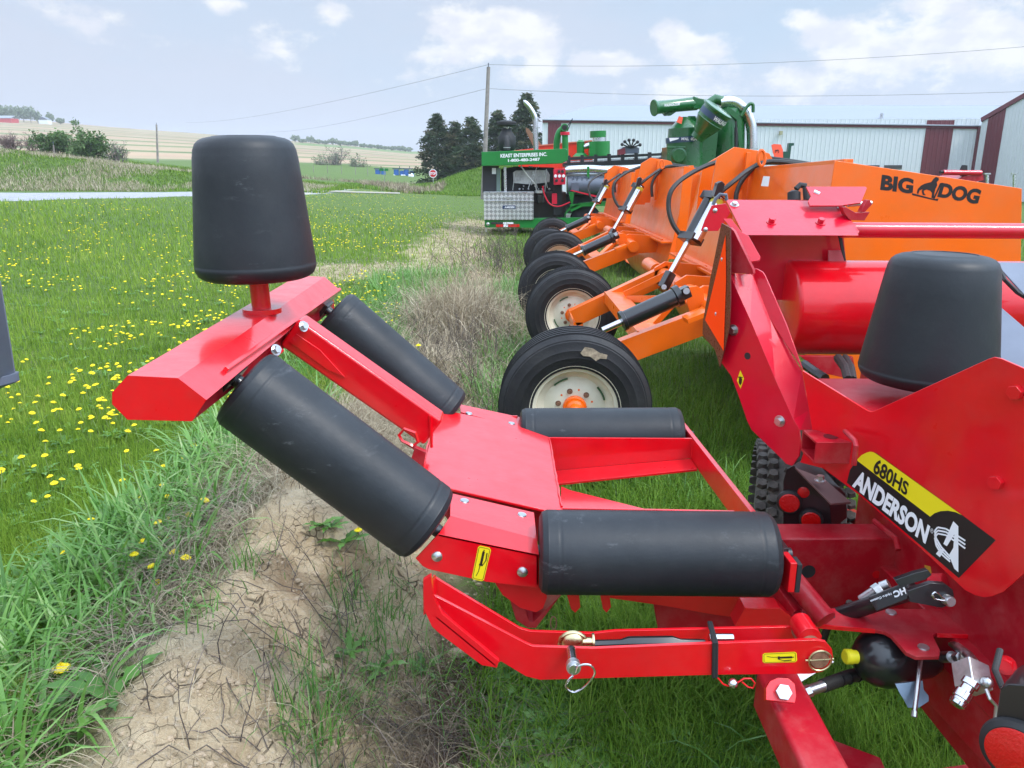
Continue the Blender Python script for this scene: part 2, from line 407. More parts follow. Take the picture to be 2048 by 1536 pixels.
def axis(fine0, fine1, step, far0, far1, g=1.09):
    a = list(np.arange(fine0, fine1, step)); s = step
    x = fine1
    while x < far1: a.append(x); s *= g; x += s
    x = fine0; s = step; b = []
    while x > far0: s *= g; x -= s; b.append(x)
    return np.array(b[::-1] + a)
def grid_mesh(name, X, Y, Zf, attrs, m, kind, label=None):
    gx, gy = np.meshgrid(X, Y); z = Zf(gx, gy); nx, ny = len(X), len(Y)
    co = np.stack([gx, gy, z], -1).reshape(-1, 3)
    i = np.arange(nx * ny).reshape(ny, nx); f = np.stack([i[:-1, :-1], i[:-1, 1:], i[1:, 1:], i[1:, :-1]], -1).reshape(-1, 4)
    return np_mesh(name, co, f, m, attrs={k: fn(gx, gy).reshape(-1) for k, fn in attrs.items()}, smooth=True, kind=kind, label=label)
def np_mesh(name, co, quads, m, attrs=None, smooth=False, kind=None, tris=None, label=None, cat=None, parent=None, loc=None):
    me = bpy.data.meshes.new(name)
    nq = 0 if quads is None else len(quads); nt_ = 0 if tris is None else len(tris)
    idx = np.concatenate([np.asarray(q, np.int32).reshape(-1) for q in (quads, tris) if q is not None and len(q)])
    me.vertices.add(len(co)); me.vertices.foreach_set('co', np.asarray(co, np.float32).reshape(-1))
    me.loops.add(len(idx)); me.loops.foreach_set('vertex_index', idx)
    st = np.concatenate([np.arange(nq) * 4, nq * 4 + np.arange(nt_) * 3]).astype(np.int32)
    me.polygons.add(nq + nt_); me.polygons.foreach_set('loop_start', st)
    if smooth: me.polygons.foreach_set('use_smooth', np.ones(nq + nt_, bool))
    me.update(calc_edges=True); me.validate()
    for k, a in (attrs or {}).items():
        at = me.attributes.new(k, 'FLOAT', 'POINT'); at.data.foreach_set('value', np.asarray(a, np.float32))
    me.materials.append(m)
    o = bpy.data.objects.new(name, me); sc.collection.objects.link(o)
    if parent is not None: o.parent = parent
    if loc is not None: o.location = loc
    return tag(o, label, cat, None, kind)

class NT:                                        # small helper for hand-made node trees
    def __init__(s, name):
        s.m = bpy.data.materials.new(name); s.m.use_nodes = True; s.t = s.m.node_tree; s.b = s.t.nodes['Principled BSDF']; s.L = s.t.links.new
        s.tc = s.t.nodes.new('ShaderNodeTexCoord').outputs['Object']
    def n(s, t, **k):
        q = s.t.nodes.new(t)
        for a, b in k.items(): setattr(q, a, b)
        return q
    def put(s, sock, x):
        if hasattr(x, 'is_linked'): s.L(x, sock)
        elif x is not None: sock.default_value = x
    def noise(s, scale, det=5, ro=.6, vec=None, dist=0):
        q = s.n('ShaderNodeTexNoise'); q.inputs['Scale'].default_value = scale; q.inputs['Detail'].default_value = det; q.inputs['Roughness'].default_value = ro; q.inputs['Distortion'].default_value = dist
        s.L(vec if vec is not None else s.tc, q.inputs[0]); return q.outputs[0]
    def mr(s, x, a, b, c=0., d=1., sm=False):
        q = s.n('ShaderNodeMapRange'); s.L(x, q.inputs[0])
        if sm: q.interpolation_type = 'SMOOTHSTEP'
        for i, w in enumerate((a, b, c, d)): q.inputs[i + 1].default_value = w
        return q.outputs[0]
    def mix(s, f, a, b):
        q = s.n('ShaderNodeMix', data_type='RGBA'); s.put(q.inputs[0], f)
        for i, x in ((6, a), (7, b)): s.put(q.inputs[i], (*x, 1) if isinstance(x, tuple) else x)
        return q.outputs[2]
    def math(s, op, a, b=None, clamp=False):
        q = s.n('ShaderNodeMath', operation=op); q.use_clamp = clamp; s.put(q.inputs[0], a); s.put(q.inputs[1], b); return q.outputs[0]
    def attr(s, name): q = s.n('ShaderNodeAttribute', attribute_name=name); return q.outputs['Fac']
    def mapping(s, sc_): q = s.n('ShaderNodeMapping'); q.inputs['Scale'].default_value = sc_; s.L(s.tc, q.inputs[0]); return q.outputs[0]
    def bump(s, h, st=.5, dist=.02):
        q = s.n('ShaderNodeBump'); q.inputs['Strength'].default_value = st; q.inputs['Distance'].default_value = dist; s.L(h, q.inputs['Height']); s.L(q.outputs[0], s.b.inputs['Normal'])
    def base(s, c, rough=.9): s.put(s.b.inputs['Base Color'], (*c, 1) if isinstance(c, tuple) else c); s.b.inputs['Roughness'].default_value = rough; s.b.inputs['Specular IOR Level'].default_value = .2

g_ = NT('ground_cover')
n1 = g_.noise(3, 6); n2 = g_.noise(40, 6, .7); n3 = g_.noise(.25, 4)
grassc = g_.mix(g_.mr(n2, .35, .65), (.05, .10, .02), (.14, .20, .055))
grassc = g_.mix(g_.mr(n3, .4, .62), grassc, (.10, .16, .035))
grassc = g_.mix(g_.math('MULTIPLY', g_.mr(g_.noise(9, 5), .55, .75), .5), grassc, (.28, .24, .13))
wv = g_.n('ShaderNodeVectorMath', operation='ADD'); g_.L(g_.tc, wv.inputs[0])
dn = g_.n('ShaderNodeTexNoise'); dn.inputs['Scale'].default_value = 5; g_.L(g_.tc, dn.inputs[0])
sv = g_.n('ShaderNodeVectorMath', operation='SCALE'); g_.L(dn.outputs['Color'], sv.inputs[0]); sv.inputs[3].default_value = .16; g_.L(sv.outputs[0], wv.inputs[1])
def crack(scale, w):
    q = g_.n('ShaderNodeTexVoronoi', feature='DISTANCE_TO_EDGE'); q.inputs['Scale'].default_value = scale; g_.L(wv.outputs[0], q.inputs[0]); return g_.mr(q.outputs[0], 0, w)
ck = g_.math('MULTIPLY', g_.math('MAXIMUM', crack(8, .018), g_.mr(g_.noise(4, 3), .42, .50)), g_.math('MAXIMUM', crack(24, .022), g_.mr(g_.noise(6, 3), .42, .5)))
clay = g_.mix(g_.mr(g_.noise(5, 8, .7), .35, .68), (.46, .34, .205), (.76, .615, .41))
clay = g_.mix(g_.mr(g_.noise(70, 4), .55, .8), clay, (.58, .5, .4))
clay = g_.mix(g_.math('MULTIPLY', g_.mr(g_.noise(2.3, 6), .55, .7), .6), clay, (.30, .165, .075))
clay = g_.mix(g_.math('MAXIMUM', ck, .35), (.20, .145, .095), clay)  # crack lines also darkened in the colour, standing in for shade in the gaps
soil = g_.mix(g_.mr(g_.noise(14, 8, .75), .35, .7), (.07, .043, .026), (.25, .17, .11))
grav = g_.mix(g_.mr(g_.noise(7, 8, .8), .35, .65), (.24, .24, .26), (.52, .52, .55))
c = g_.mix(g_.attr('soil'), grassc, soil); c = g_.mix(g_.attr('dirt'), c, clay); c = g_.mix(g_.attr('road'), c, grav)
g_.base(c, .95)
hh = g_.math('ADD', g_.math('MULTIPLY', n2, .5), g_.math('ADD', g_.math('MULTIPLY', n1, 1.5), g_.math('MULTIPLY', ck, .8)))
hh = g_.math('ADD', hh, g_.math('MULTIPLY', g_.noise(120, 5, .75), .35)); g_.bump(hh, 1.0, .035)
GX = axis(-2.2, .9, .03, -900, 900, 1.045); GY = axis(1.0, 5.2, .03, -60, 190, 1.03)
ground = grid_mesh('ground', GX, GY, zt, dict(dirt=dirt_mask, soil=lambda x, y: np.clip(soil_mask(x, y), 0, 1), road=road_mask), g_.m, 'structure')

# ------------------------------------------------------------------ far hills (striped farm fields)
sky_u = [-900, 0, 100, 200, 300, 400, 500, 600, 700, 820, 1100, 2048, 3000]
sky_v = [205, 238, 243, 252, 260, 267, 275, 283, 291, 303, 300, 300, 290]
AZ = np.array([math.atan2((u - 1024) / F, 1.05) for u in np.linspace(-1400, 3400, 260)])
RR = np.concatenate([np.linspace(172, 700, 90), np.linspace(720, 1500, 14)])
ga, gr = np.meshgrid(AZ, RR); U = 1024 + F * 1.05 * np.tan(ga)
vv = np.interp(U, sky_u, sky_v); el = (-sn + (768 - vv) / F * cs) / (cs + (768 - vv) / F * sn)
H1 = CAM_H + 700 * np.cos(ga) * el
hx, hy = gr * np.sin(ga), gr * np.cos(ga)
t = np.clip((gr - 172) / 528, 0, 1); hz = 1.1 + (H1 - 1.1) * (t ** 1.05) + 2.2 * (fbm(hx, hy, .008, 3, 81) - .5) * np.sin(np.pi * t)
hz = np.where(gr > 700, H1 - (gr - 700) * .05, hz)
hz = hz - .6 * (1 - ss(gr, 172, 185))
h_ = NT('farm_fields')
band = g2 = h_.attr('band')
wav = h_.n('ShaderNodeTexWave', wave_type='BANDS'); cmb = h_.n('ShaderNodeCombineXYZ'); h_.L(band, cmb.inputs[0]); h_.L(cmb.outputs[0], wav.inputs[0]); wav.inputs['Scale'].default_value = .0068; wav.inputs['Distortion'].default_value = 0
vec = h_.n('ShaderNodeCombineXYZ'); h_.L(band, vec.inputs[0])
bn = h_.noise(.045, 3, .6, cmb.outputs[0])
tan = h_.mix(h_.mr(h_.noise(.012, 5), .35, .65), (.32, .20, .14), (.42, .30, .19))
tan = h_.mix(h_.mr(bn, .42, .6), tan, (.31, .26, .16))
grn = h_.mix(h_.mr(h_.noise(.02, 4), .4, .6), (.10, .15, .05), (.18, .20, .09))
c = h_.mix(h_.mr(h_.math('ADD', wav.outputs[0], h_.math('MULTIPLY', h_.math('SUBTRACT', h_.noise(.02, 4), .5), .35)), .80, .92), tan, grn)
c = h_.mix(h_.attr('brown'), c, (.12, .085, .07)); c = h_.mix(h_.attr('meadow'), c, (.09, .19, .04))
h_.base(c, 1)
bandv = (gr * 1.0 + 60 * (fbm(hx, hy, .006, 3, 91) - .5) + hx * .18)
meadow = 1 - ss(gr + 14 * (fbm(hx, hy, .02, 3, 95) - .5), 184, 192)
meadow = np.maximum(meadow, ss(U, 585, 600) * (1 - ss(np.abs(gr - (560 + (U - 600) * .2)), 60, 75)) * .8)
brown = (1 - ss(gr, 205, 216)) * (1 - ss(U, 560, 640))
i = np.arange(ga.size).reshape(ga.shape); f = np.stack([i[:-1, :-1], i[:-1, 1:], i[1:, 1:], i[1:, :-1]], -1).reshape(-1, 4)
hills = np_mesh('hills', np.stack([hx, hy, hz], -1).reshape(-1, 3), f, h_.m, dict(band=bandv.reshape(-1), meadow=meadow.reshape(-1), brown=brown.reshape(-1)), True, 'structure')
def hill_z(u, r):
    a = math.atan2((u - 1024) / F, 1.05); v = np.interp(u, sky_u, sky_v); e = (-sn + (768 - v) / F * cs) / (cs + (768 - v) / F * sn)
    h1 = CAM_H + 700 * math.cos(a) * e; t = min(1, (r - 172) / 528); return Vector((r * math.sin(a), r * math.cos(a), 1.1 + (h1 - 1.1) * t ** 1.05))
pond = part('pond', G().poly([P(u_, v_, 175) for u_, v_ in ((292, 342.5), (318, 341), (346, 343), (342, 346.5), (300, 346.5))]), mat('pond_water', (.35, .5, .6), .15, spec=.8)); pond['kind'] = 'structure'
# paved road crossing behind the lawn
a_ = [hit(np.array([u]), np.array([v])) for u, v in ((612, 379.5), (700, 383.5), (800, 386), (800, 388.5), (700, 386.5), (640, 384))]
lane = part('paved_road', G().poly([(float(q[0][0]), float(q[1][0]), float(zt(q[0], q[1])[0]) + .05) for q in a_]), mat('pale_concrete', (.30, .28, .22), .8)); lane['kind'] = 'structure'
def leaf_mat(name, cols, rough=.5, trans=.35, spec=.3):
    """colour picked per blade by its own random number"""
    q = NT(name); r = q.n('ShaderNodeValToRGB'); q.L(q.attr('rnd'), r.inputs[0])
    el = r.color_ramp.elements
    while len(el) < len(cols): el.new(.5)
    for i, c_ in enumerate(cols): el[i].position = i / (len(cols) - 1); el[i].color = (*c_, 1)
    q.base(r.outputs[0], rough); q.b.inputs['Specular IOR Level'].default_value = spec
    tr = q.n('ShaderNodeBsdfTranslucent'); q.L(r.outputs[0], tr.inputs[0])
    ms = q.n('ShaderNodeMixShader'); ms.inputs[0].default_value = trans; q.L(q.b.outputs[0], ms.inputs[1]); q.L(tr.outputs[0], ms.inputs[2])
    q.L(ms.outputs[0], q.t.nodes['Material Output'].inputs[0]); return q.m
rng = np.random.default_rng(11)
# ------------------------------------------------------------------ the red bale wrapper (one machine, many parts)
RW = root('bale_wrapper', (.3, 2.1, 0), 'red bale wrapper with black rollers, in the foreground nearest the camera', 'bale wrapper')
def pp(name, g, m=None, bevel=.0015, parent=None, **k): return part(name, g, m or RED, parent or RW, bevel, **k)
def plate(name, pix, plane, th, m=None, bevel=.0015, parent=None, **k):      # sheet-metal plate, thickness th behind its seen face
    pts = plane.pts(pix); n = plane.n
    if n.dot(pts[0] - O) > 0: n = -n
    return pp(name, G().prism(pts, -n * th), m, bevel, parent, **k)
def label_poly(name, pix, plane, m, off, parent, mats=None):
    n = plane.n if plane.n.dot(plane(*pix[0]) - O) < 0 else -plane.n
    return part(name, G().poly([plane(*q) + n * off for q in pix]), m, parent, smooth=0)
def facing(plane, q): return plane.n if plane.n.dot(plane(*q) - O) < 0 else -plane.n

def roller_prof(r, L_, rr=.018):
    a = rr / L_
    n = int(L_ / .0075) * 2; rib = [(a + (1 - 2 * a) * i / n, r - (.0006 if i % 2 else 0) - (.0012 if i in (8, n - 8) else 0)) for i in range(n + 1)]
    return [(0, r * .35), (0, r - rr), (a * .3, r - rr * .35)] + rib + [(1 - a * .3, r - rr * .35), (1, r - rr), (1, r * .35)]
def roller(p0, p1, r, label):
    p0, p1 = Vector(p0), Vector(p1); L_ = (p1 - p0).length; d = (p1 - p0) / L_
    o = pp('roller', G().lathe(p0, p1, roller_prof(r, L_), 56), ROLL, 0, label=label)
    pp('roller_axle', G().cyl(p0 - d * .045, p1 + d * .045, .016, 16), BLK, 0, parent=o)
    return o
A0, A1 = Vector((-.612, 1.69, 1.276)), Vector((-.196, 1.69, .928))
C0, C1 = Vector((-.612, 2.585, 1.276)), Vector((-.222, 2.585, .915))
B0, B1 = Vector((.066, 1.69, .858)), Vector((.628, 1.69, .852))
D0, D1 = Vector((.030, 2.585, .835)), Vector((.596, 2.585, .838))
roller(A0, A1, .100, 'near sloping black roller, scuffed'); roller(C0, C1, .100, 'far sloping black roller')
roller(B0, B1, .101, 'near level black roller with white scratches'); roller(D0, D1, .101, 'far level black roller')

# upright tapered rollers
def cone_roller(p0, p1, rb, rt, label):
    p0, p1 = Vector(p0), Vector(p1)
    prof = [(0, .05), (0, rb * .80), (.012, rb * .88), (.035, rb * .95), (.075, rb * .99), (.10, rb), (.104, rb * .994)]
    prof += [(t, rb + (rt - rb) * (t - .1) / .76) for t in np.linspace(.12, .86, 6)]
    prof += [(.865, rt * .995), (.91, rt * .975), (.95, rt * .93), (.975, rt * .86), (.99, rt * .77), (1.0, rt * .62), (1.004, rt * .6), (1.004, rt * .57), (.998, rt * .56), (.998, 0)]
    return pp('tapered_roller', G().lathe(p0, p1, prof, 72), ROLL, 0, smooth=50, label=label)
v0 = Vector((-.690, 2.10, 1.462))
cone_roller(v0, v0 + Vector((-.004, .0, .366)), .158, .132, 'upright tapered black roller standing on the raised arm')
cone_roller((1.040, 1.88, 1.232), (1.044, 1.88, 1.550), .159, .125, 'leaning tapered black roller behind the side plate')
g = G().cyl((-.686, 2.1, 1.36), (-.69, 2.1, 1.475), .0255, 28); pp('roller_post', g, RED, 0)
pp('post_flange', G().cyl((-.686, 2.1, 1.367), (-.686, 2.1, 1.381), .052, 36), RED, .001)
pp('roller_post', G().cyl((1.053, 1.88, 1.19), (1.053, 1.88, 1.26), .03, 24), RED, 0)

# hood over the top ends of the sloping rollers (open folded channel)
sec = [(255, 751), (356, 756), (413, 800), (384, 843), (255, 840), (224, 809), (224, 785)]
near = PY(1.42).pts(sec); k = Vector((-.046, 1.39, .004)); far = [p + k for p in near]
g = G(); order = [5, 6, 0, 1, 2, 3]
inn = []
cen = sum(near, Vector()) / 7
for p in near: inn.append(p + (cen - p).normalized() * .006 + Vector((0, .006, 0)))
fi = [p + k - Vector((0, .012, 0)) for p in inn]
for a, b in ((5, 6), (6, 0), (0, 1), (1, 2)):
    g._add([near[a], near[b], far[b], far[a]], [[0, 1, 2, 3]]); g._add([inn[a], inn[b], fi[b], fi[a]], [[3, 2, 1, 0]])
g._add([near[2], inn[2], fi[2], far[2]], [[0, 1, 2, 3]]); g._add([near[5], inn[5], fi[5], far[5]], [[3, 2, 1, 0]])
hood = pp('arm_hood', g, RED, 0)
pp('hood_end_plate', G().prism(near, (0, .005, 0)), RED, .001, parent=hood); pp('hood_end_plate', G().prism(far, (0, -.005, 0)), RED, .001, parent=hood)
# underside channel and lips carrying the roller axles
ax = (A1 - A0).normalized(); perp = Vector((-ax.z, 0, ax.x))
pa = A0 - ax * .035
g = G().box((-.662, 1.47, 1.262), (-.640, 2.76, 1.335)); pp('hood_carrier', g, REDD, .001)
g = G().beam(pa + Vector((0, -.11, -.0)), pa + Vector((0, 1.01, 0)), .010, .12, up=perp); pp('roller_end_plate', g, RED, .001)
for y in (1.69, 2.585):
    g = G().beam(pa + Vector((0, y - 1.69 - .045, 0)) + ax * .01, pa + Vector((0, y - 1.69 + .045, 0)) + ax * .01, .014, .05, up=perp); pp('axle_block', g, BLK, .001)
# the bent square-tube arm from the table up to the hood
t0, t1 = Vector((-.615, 2.13, 1.315)), Vector((-.225, 2.13, 1.02))
pp('arm_tube', G().beam(t0, t1, .085, .095, up=(0, 0, 1)), RED, .010)
d_ = (t1 - t0).normalized()
g = G().prism(PY(2.083).pts([(577, 683), (592, 668), (640, 700), (690, 755), (655, 740)]), (0, .008, 0)); pp('arm_gusset', g, RED, .001)
for (u, v, y) in ((606, 653, 2.07), (551, 700, 1.94)):
    g = G().bolt(PY(y)(u, v), (.75, -.5, .3), .010, .010); pp('bolt', g, ZINC, 0)
g = G().prism(PY(1.97).pts([(522, 716), (548, 702), (556, 712), (530, 734)]), (0, .06, 0)); pp('arm_bracket', g, RED, .001)

# table: sloping centre plate
T = PL((-.25, 2.2, .955), (.205, 0, 1))
tab = pp('table_plate', G().prism(T.pts([(876, 821), (900, 822), (1030, 850), (1098, 874), (1126, 1019), (1090, 1020), (901, 977), (846, 934)]), (0, 0, -.008)), RED, .002)
pp('table_rib', G().prism(T.pts([(862, 866), (874, 824), (846, 934), (838, 930)]), (0, 0, -.14)), REDD, .001)
# under-table box, near cheek and far cheek
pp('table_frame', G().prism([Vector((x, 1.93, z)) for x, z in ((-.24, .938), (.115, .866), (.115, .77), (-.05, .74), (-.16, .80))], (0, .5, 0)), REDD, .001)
# near folded bracket that carries rollers A and B
P1 = T
s1 = [(901, 983), (1068, 1022), (1074, 1075), (900, 1029)]
q1 = [P1(*a) + Vector((0, 0, -.004)) for a in s1]
fr = PY(1.655)
c3 = [fr(877, 1068), fr(1078, 1109)]
g = G().prism(q1, (0, 0, -.005)); br = pp('near_bracket', g, RED, .001)
g = G().loft([q1[3], q1[2], c3[1], c3[0]], [p - Vector((0, 0, .006)) for p in (q1[3], q1[2], c3[1], c3[0])]); pp('bracket_fold', g, RED, .0008, parent=br)
g = G().prism(fr.pts([(877, 1068), (1078, 1109), (1078, 1168), (1074, 1176), (974, 1164), (858, 1139), (846, 1133), (831, 1117)]), (0, .006, 0)); pp('bracket_face', g, RED, .0012, parent=br)
g = G().loft([q1[2], c3[1], fr(1078, 1170)], [p + Vector((-.006, 0, 0)) for p in (q1[2], c3[1], fr(1078, 1170))]); pp('bracket_side', g, RED, .0006, parent=br)
for (u, v) in ((874, 1113), (1045, 1144)): pp('round_bolt_head', G().dome(fr(u, v), (0, -1, 0), .0135), ZINC, 0, parent=br)
for (u, v) in ((929, 999), (1044, 1027)):
    p = P1(u, v) + Vector((0, 0, -.004)); pp('flat_bolt_head', G().lathe(p, p + Vector((.2, 0, 1)).normalized() * .003, [(0, .0125), (1, .011)], 24), ZINC, 0, parent=br)
# grease-gun label on the face
def grease_label(corners, parent, off):
    """corners: world points a(bl) b(br) c(tr) d(tl); tall label"""
    a, b, c, d = [Vector(q) for q in corners]; off = Vector(off)
    def at(s, t): return (a * (1 - s) + b * s) * (1 - t) + (d * (1 - s) + c * s) * t
    def P_(pts, o, m): g.poly([at(s, t) + off * o for s, t in pts], m)
    g = G(); rc = [(.14, 0), (.86, 0), (1, .06), (1, .94), (.86, 1), (.14, 1), (0, .94), (0, .06)]
    P_(rc, 1, 0)
    def ln(p, q, w=.03, o=2):      # stroke
        s0, t0 = p; s1, t1 = q; P0, P1_ = at(s0, t0) + off * o, at(s1, t1) + off * o; n = off.cross(P1_ - P0).normalized() * w * (b - a).length / 2
        g.poly([P0 - n, P1_ - n, P1_ + n, P0 + n], 1)
    rr = [(.16, .04), (.84, .04), (.92, .08), (.92, .92), (.84, .96), (.16, .96), (.08, .92), (.08, .08)]
    for i in range(8): ln(rr[i], rr[(i + 1) % 8], .035)
    P_([(.40, .50), (.58, .50), (.58, .86), (.40, .86)], 2.4, 1); P_([(.45, .86), (.53, .86), (.53, .91), (.45, .91)], 2.4, 1)
    P_([(.36, .44), (.62, .44), (.62, .50), (.36, .50)], 2.4, 1)
    ln((.62, .45), (.80, .62), .06, 2.4); ln((.80, .62), (.76, .84), .09, 2.4); ln((.44, .44), (.42, .26), .05, 2.4); ln((.42, .26), (.30, .12), .05, 2.4)
    return part('grease_label', g, None, parent, smooth=0, mats=[YEL, INK])
grease_label([fr(943, 1158), fr(967, 1163), fr(983, 1096), fr(957, 1090)], RW, (0, -.0006, 0))
# far bracket strip
FB = PL((-.25, 2.52, .950), (.205, 0, 1))
g = G().prism([FB(*a) for a in [(919, 808), (1040, 834), (1043, 857), (921, 824)]], (0, 0, -.006)); fb = pp('far_bracket', g, RED, .001)
g = G().box((-.195, 2.62, .80), (.02, 2.628, .90)); pp('bracket_face', g, RED, .001, parent=fb)
for (u, v) in ((938, 827), (1023, 847)):
    p = FB(u, v); pp('flat_bolt_head', G().lathe(p, p + Vector((.2, 0, 1)).normalized() * .003, [(0, .0125), (1, .011)], 20), ZINC, 0, parent=fb)

# lower frame under the table (seen between the rollers)
g = G().prism([Vector(p) for p in ((.115, 2.455, .877), (.606, 2.455, .874), (.606, 2.455, .803), (.12, 2.455, .757))], (0, .008, 0))
g.prism([Vector(p) for p in ((.12, 2.455, .757), (.606, 2.455, .803), (.606, 2.36, .803), (.12, 2.34, .757))], (0, 0, -.008)); pp('channel_beam', g, RED, .001)
g = G().prism([Vector(p) for p in ((.118, 1.92, .87), (.60, 1.92, .86), (.60, 1.92, .80), (.118, 1.92, .76))], (0, -.008, 0)); pp('channel_beam', g, RED, .001)
g = G().loft([Vector(p) for p in ((.598, 2.66, .878), (.598, 2.66, .795), (.640, 1.60, .80), (.640, 1.60, .876))], [Vector(p) for p in ((.614, 2.66, .878), (.614, 2.66, .795), (.656, 1.60, .80), (.656, 1.60, .876))]); pp('roller_end_plate', g, RED, .002)
pp('axle_block', G().box((.640, 1.655, .825), (.654, 1.725, .885)), BLK, .001); pp('axle_block', G().box((.600, 2.55, .81), (.612, 2.62, .87)), BLK, .001)
pp('wear_block', G().box((.657, 1.60, .80), (.668, 1.64, .872)), BLKM, .001)
# floor web right of the table
W_ = PZ(.765)
g = G().prism([W_(*q) for q in [(1122, 972), (1140, 980), (1300, 1020), (1480, 1060), (1480, 1110), (1120, 1110)]], (0, 0, -.008)); pp('lower_web', g, RED, .001)
# deep side beam below the near level roller
g = G().prism(PY(1.86).pts([(1100, 1165), (1540, 1165), (1620, 1216), (1590, 1250), (1430, 1230), (1330, 1212), (1224, 1197)]), (0, .008, 0)); pp('side_beam', g, RED, .001)
g = G().prism(PY(2.02).pts([(1305, 1195), (1640, 1195), (1640, 1290), (1322, 1290)]), (0, .02, 0)); pp('cross_member', g, REDD, .001)
# hooks and hanging lugs under the bracket
H1 = PY(1.70)
g = G().prism(H1.pts([(985, 1158), (1092, 1172), (1094, 1196), (1086, 1217), (1072, 1225), (1040, 1216), (1005, 1190)]), (0, .008, 0)); pp('lug_plate', g, RED, .001)
g = G().prism(PY(1.76).pts([(995, 1165), (1040, 1190), (1058, 1242), (1066, 1245), (1126, 1186), (1118, 1196), (1072, 1256), (1056, 1256), (1032, 1240), (1020, 1200)]), (0, .09, 0)); pp('folded_hook', g, REDD, .001)
for (u, w_) in ((1144, 26), (1208, 20)):
    g = G().prism(PY(1.72).pts([(u - w_ / 2, 1180), (u + w_ / 2, 1180), (u + w_ / 2 + 4, 1215), (u + w_ / 4, 1226), (u - 2, 1218)]), (0, .012, 0)); pp('lug_plate', g, RED, .001)
ring = [PY(1.70)(1105 + 6 * math.cos(a) + 2, 1246 + 13 * math.sin(a)) for a in np.linspace(0, 2 * math.pi, 14)[:-1]]
pp('lynch_ring', G().tube(ring, .0018, 6, closed=True), RUST, 0)
# latch loop behind the table left edge
lp = PY(2.0); g = G().tube([lp(798, 870), lp(808, 858), lp(830, 866), lp(836, 884), lp(826, 892), lp(804, 882)], .005, 4, closed=True); pp('latch_loop', g, RED, 0)
g = G().prism(lp.pts([(800, 882), (852, 905), (846, 934), (822, 918), (828, 900)]), (0, .02, 0)); pp('latch_plate', g, REDD, .001)

# ---- the two-plate lock bar in the very front
yn, yb = 1.395, 1.50
NP, BP = PY(yn), PY(yb)
npix = [(859, 1190), (876, 1195), (1050, 1286), (1066, 1293), (1186, 1297), (1426, 1287), (1632, 1280), (1652, 1284), (1664, 1298), (1667, 1318), (1660, 1334), (1645, 1344), (1620, 1348), (1426, 1350), (1080, 1360), (1052, 1353), (1002, 1323), (990, 1330)]
bar = pp('lock_bar_plate', G().prism(NP.pts(npix), (0, .008, 0)), RED, .001)
bpix = [(866, 1152), (884, 1164), (1040, 1257), (1062, 1263), (1186, 1267), (1230, 1262), (1620, 1253), (1636, 1258), (1644, 1272), (1640, 1300), (1620, 1310), (1064, 1312), (990, 1280), (880, 1215)]
pp('lock_bar_plate', G().prism(BP.pts(bpix), (0, .008, 0)), RED, .001)
nose = [NP(859, 1190), NP(1000, 1327), NP(992, 1336), NP(962, 1331), NP(880, 1268), NP(864, 1253), NP(849, 1218), NP(846, 1160)]
g = G().loft([NP(848, 1165) + Vector((0, -.02, 0)), NP(849, 1220) + Vector((0, -.02, 0)), BP(872, 1215), BP(868, 1152)], [p + Vector((.004, 0, .004)) for p in (NP(848, 1165) + Vector((0, -.02, 0)), NP(849, 1220) + Vector((0, -.02, 0)), BP(872, 1215), BP(868, 1152))]); pp('bar_nose', g, RED, .0006)
fr2 = PY(1.36)
g = G().prism(fr2.pts([(846, 1160), (862, 1150), (868, 1195), (885, 1228), (998, 1322), (994, 1336), (964, 1331), (882, 1270), (864, 1254), (848, 1220)]), (0, .010, 0)); pp('bar_nose', g, RED, .001)
g = G().loft([fr2(872, 1232), fr2(992, 1330), BP(1000, 1290), BP(885, 1215)], [p - Vector((0, 0, .005)) for p in (fr2(872, 1232), fr2(992, 1330), BP(1000, 1290), BP(885, 1215))]); pp('bar_tray', g, REDD, .0006)
# turnbuckle rod with ball eye between the plates
my = (yn + yb) / 2; M = PY(my)
g = G().sphere(M(1146, 1286), .026, 24, 14, sc_=(1, .55, 1)); e1 = pp('ball_eye', g, BRASS, 0)
ring = [M(1146 + 27 * math.cos(a), 1287 + 22 * math.sin(a)) for a in np.linspace(0, 2 * math.pi, 33)[:-1]]
pp('eye_ring', G().tube(ring, .0045, 8, closed=True), BRASS, 0, parent=e1)
pp('eye_shank', G().cyl(M(1165, 1284), M(1186, 1284), .010, 16), BRASS, 0, parent=e1)
pp('eye_collar', G().cyl(M(1184, 1284), M(1188, 1284), .019, 20), BRASS, 0, parent=e1)
pts = [M(1188, 1288), M(1242, 1286), M(1258, 1284), M(1345, 1283), M(1362, 1285), M(1410, 1286)]
pp('turnbuckle', G().tube(pts, [.009, .0085, .0125, .0125, .0085, .0085], 6), BLK, .001)
pp('turnbuckle_nut', G().cyl(M(1418, 1277), M(1466, 1277), .011, 12), CHR, .001)
pp('cable_tie', G().tube([NP(1426, 1352) + Vector((0, -.004, 0)), NP(1427, 1284) + Vector((0, -.004, 0)), M(1424, 1268), BP(1420, 1250) + Vector((0, .01, 0))], .004, 6), BLKM, 0)
pp('cable_tie', G().tube([NP(1431, 1352) + Vector((0, -.004, 0)), NP(1432, 1284) + Vector((0, -.004, 0)), M(1428, 1268), BP(1424, 1250) + Vector((0, .01, 0))], .004, 6), BLKM, 0)
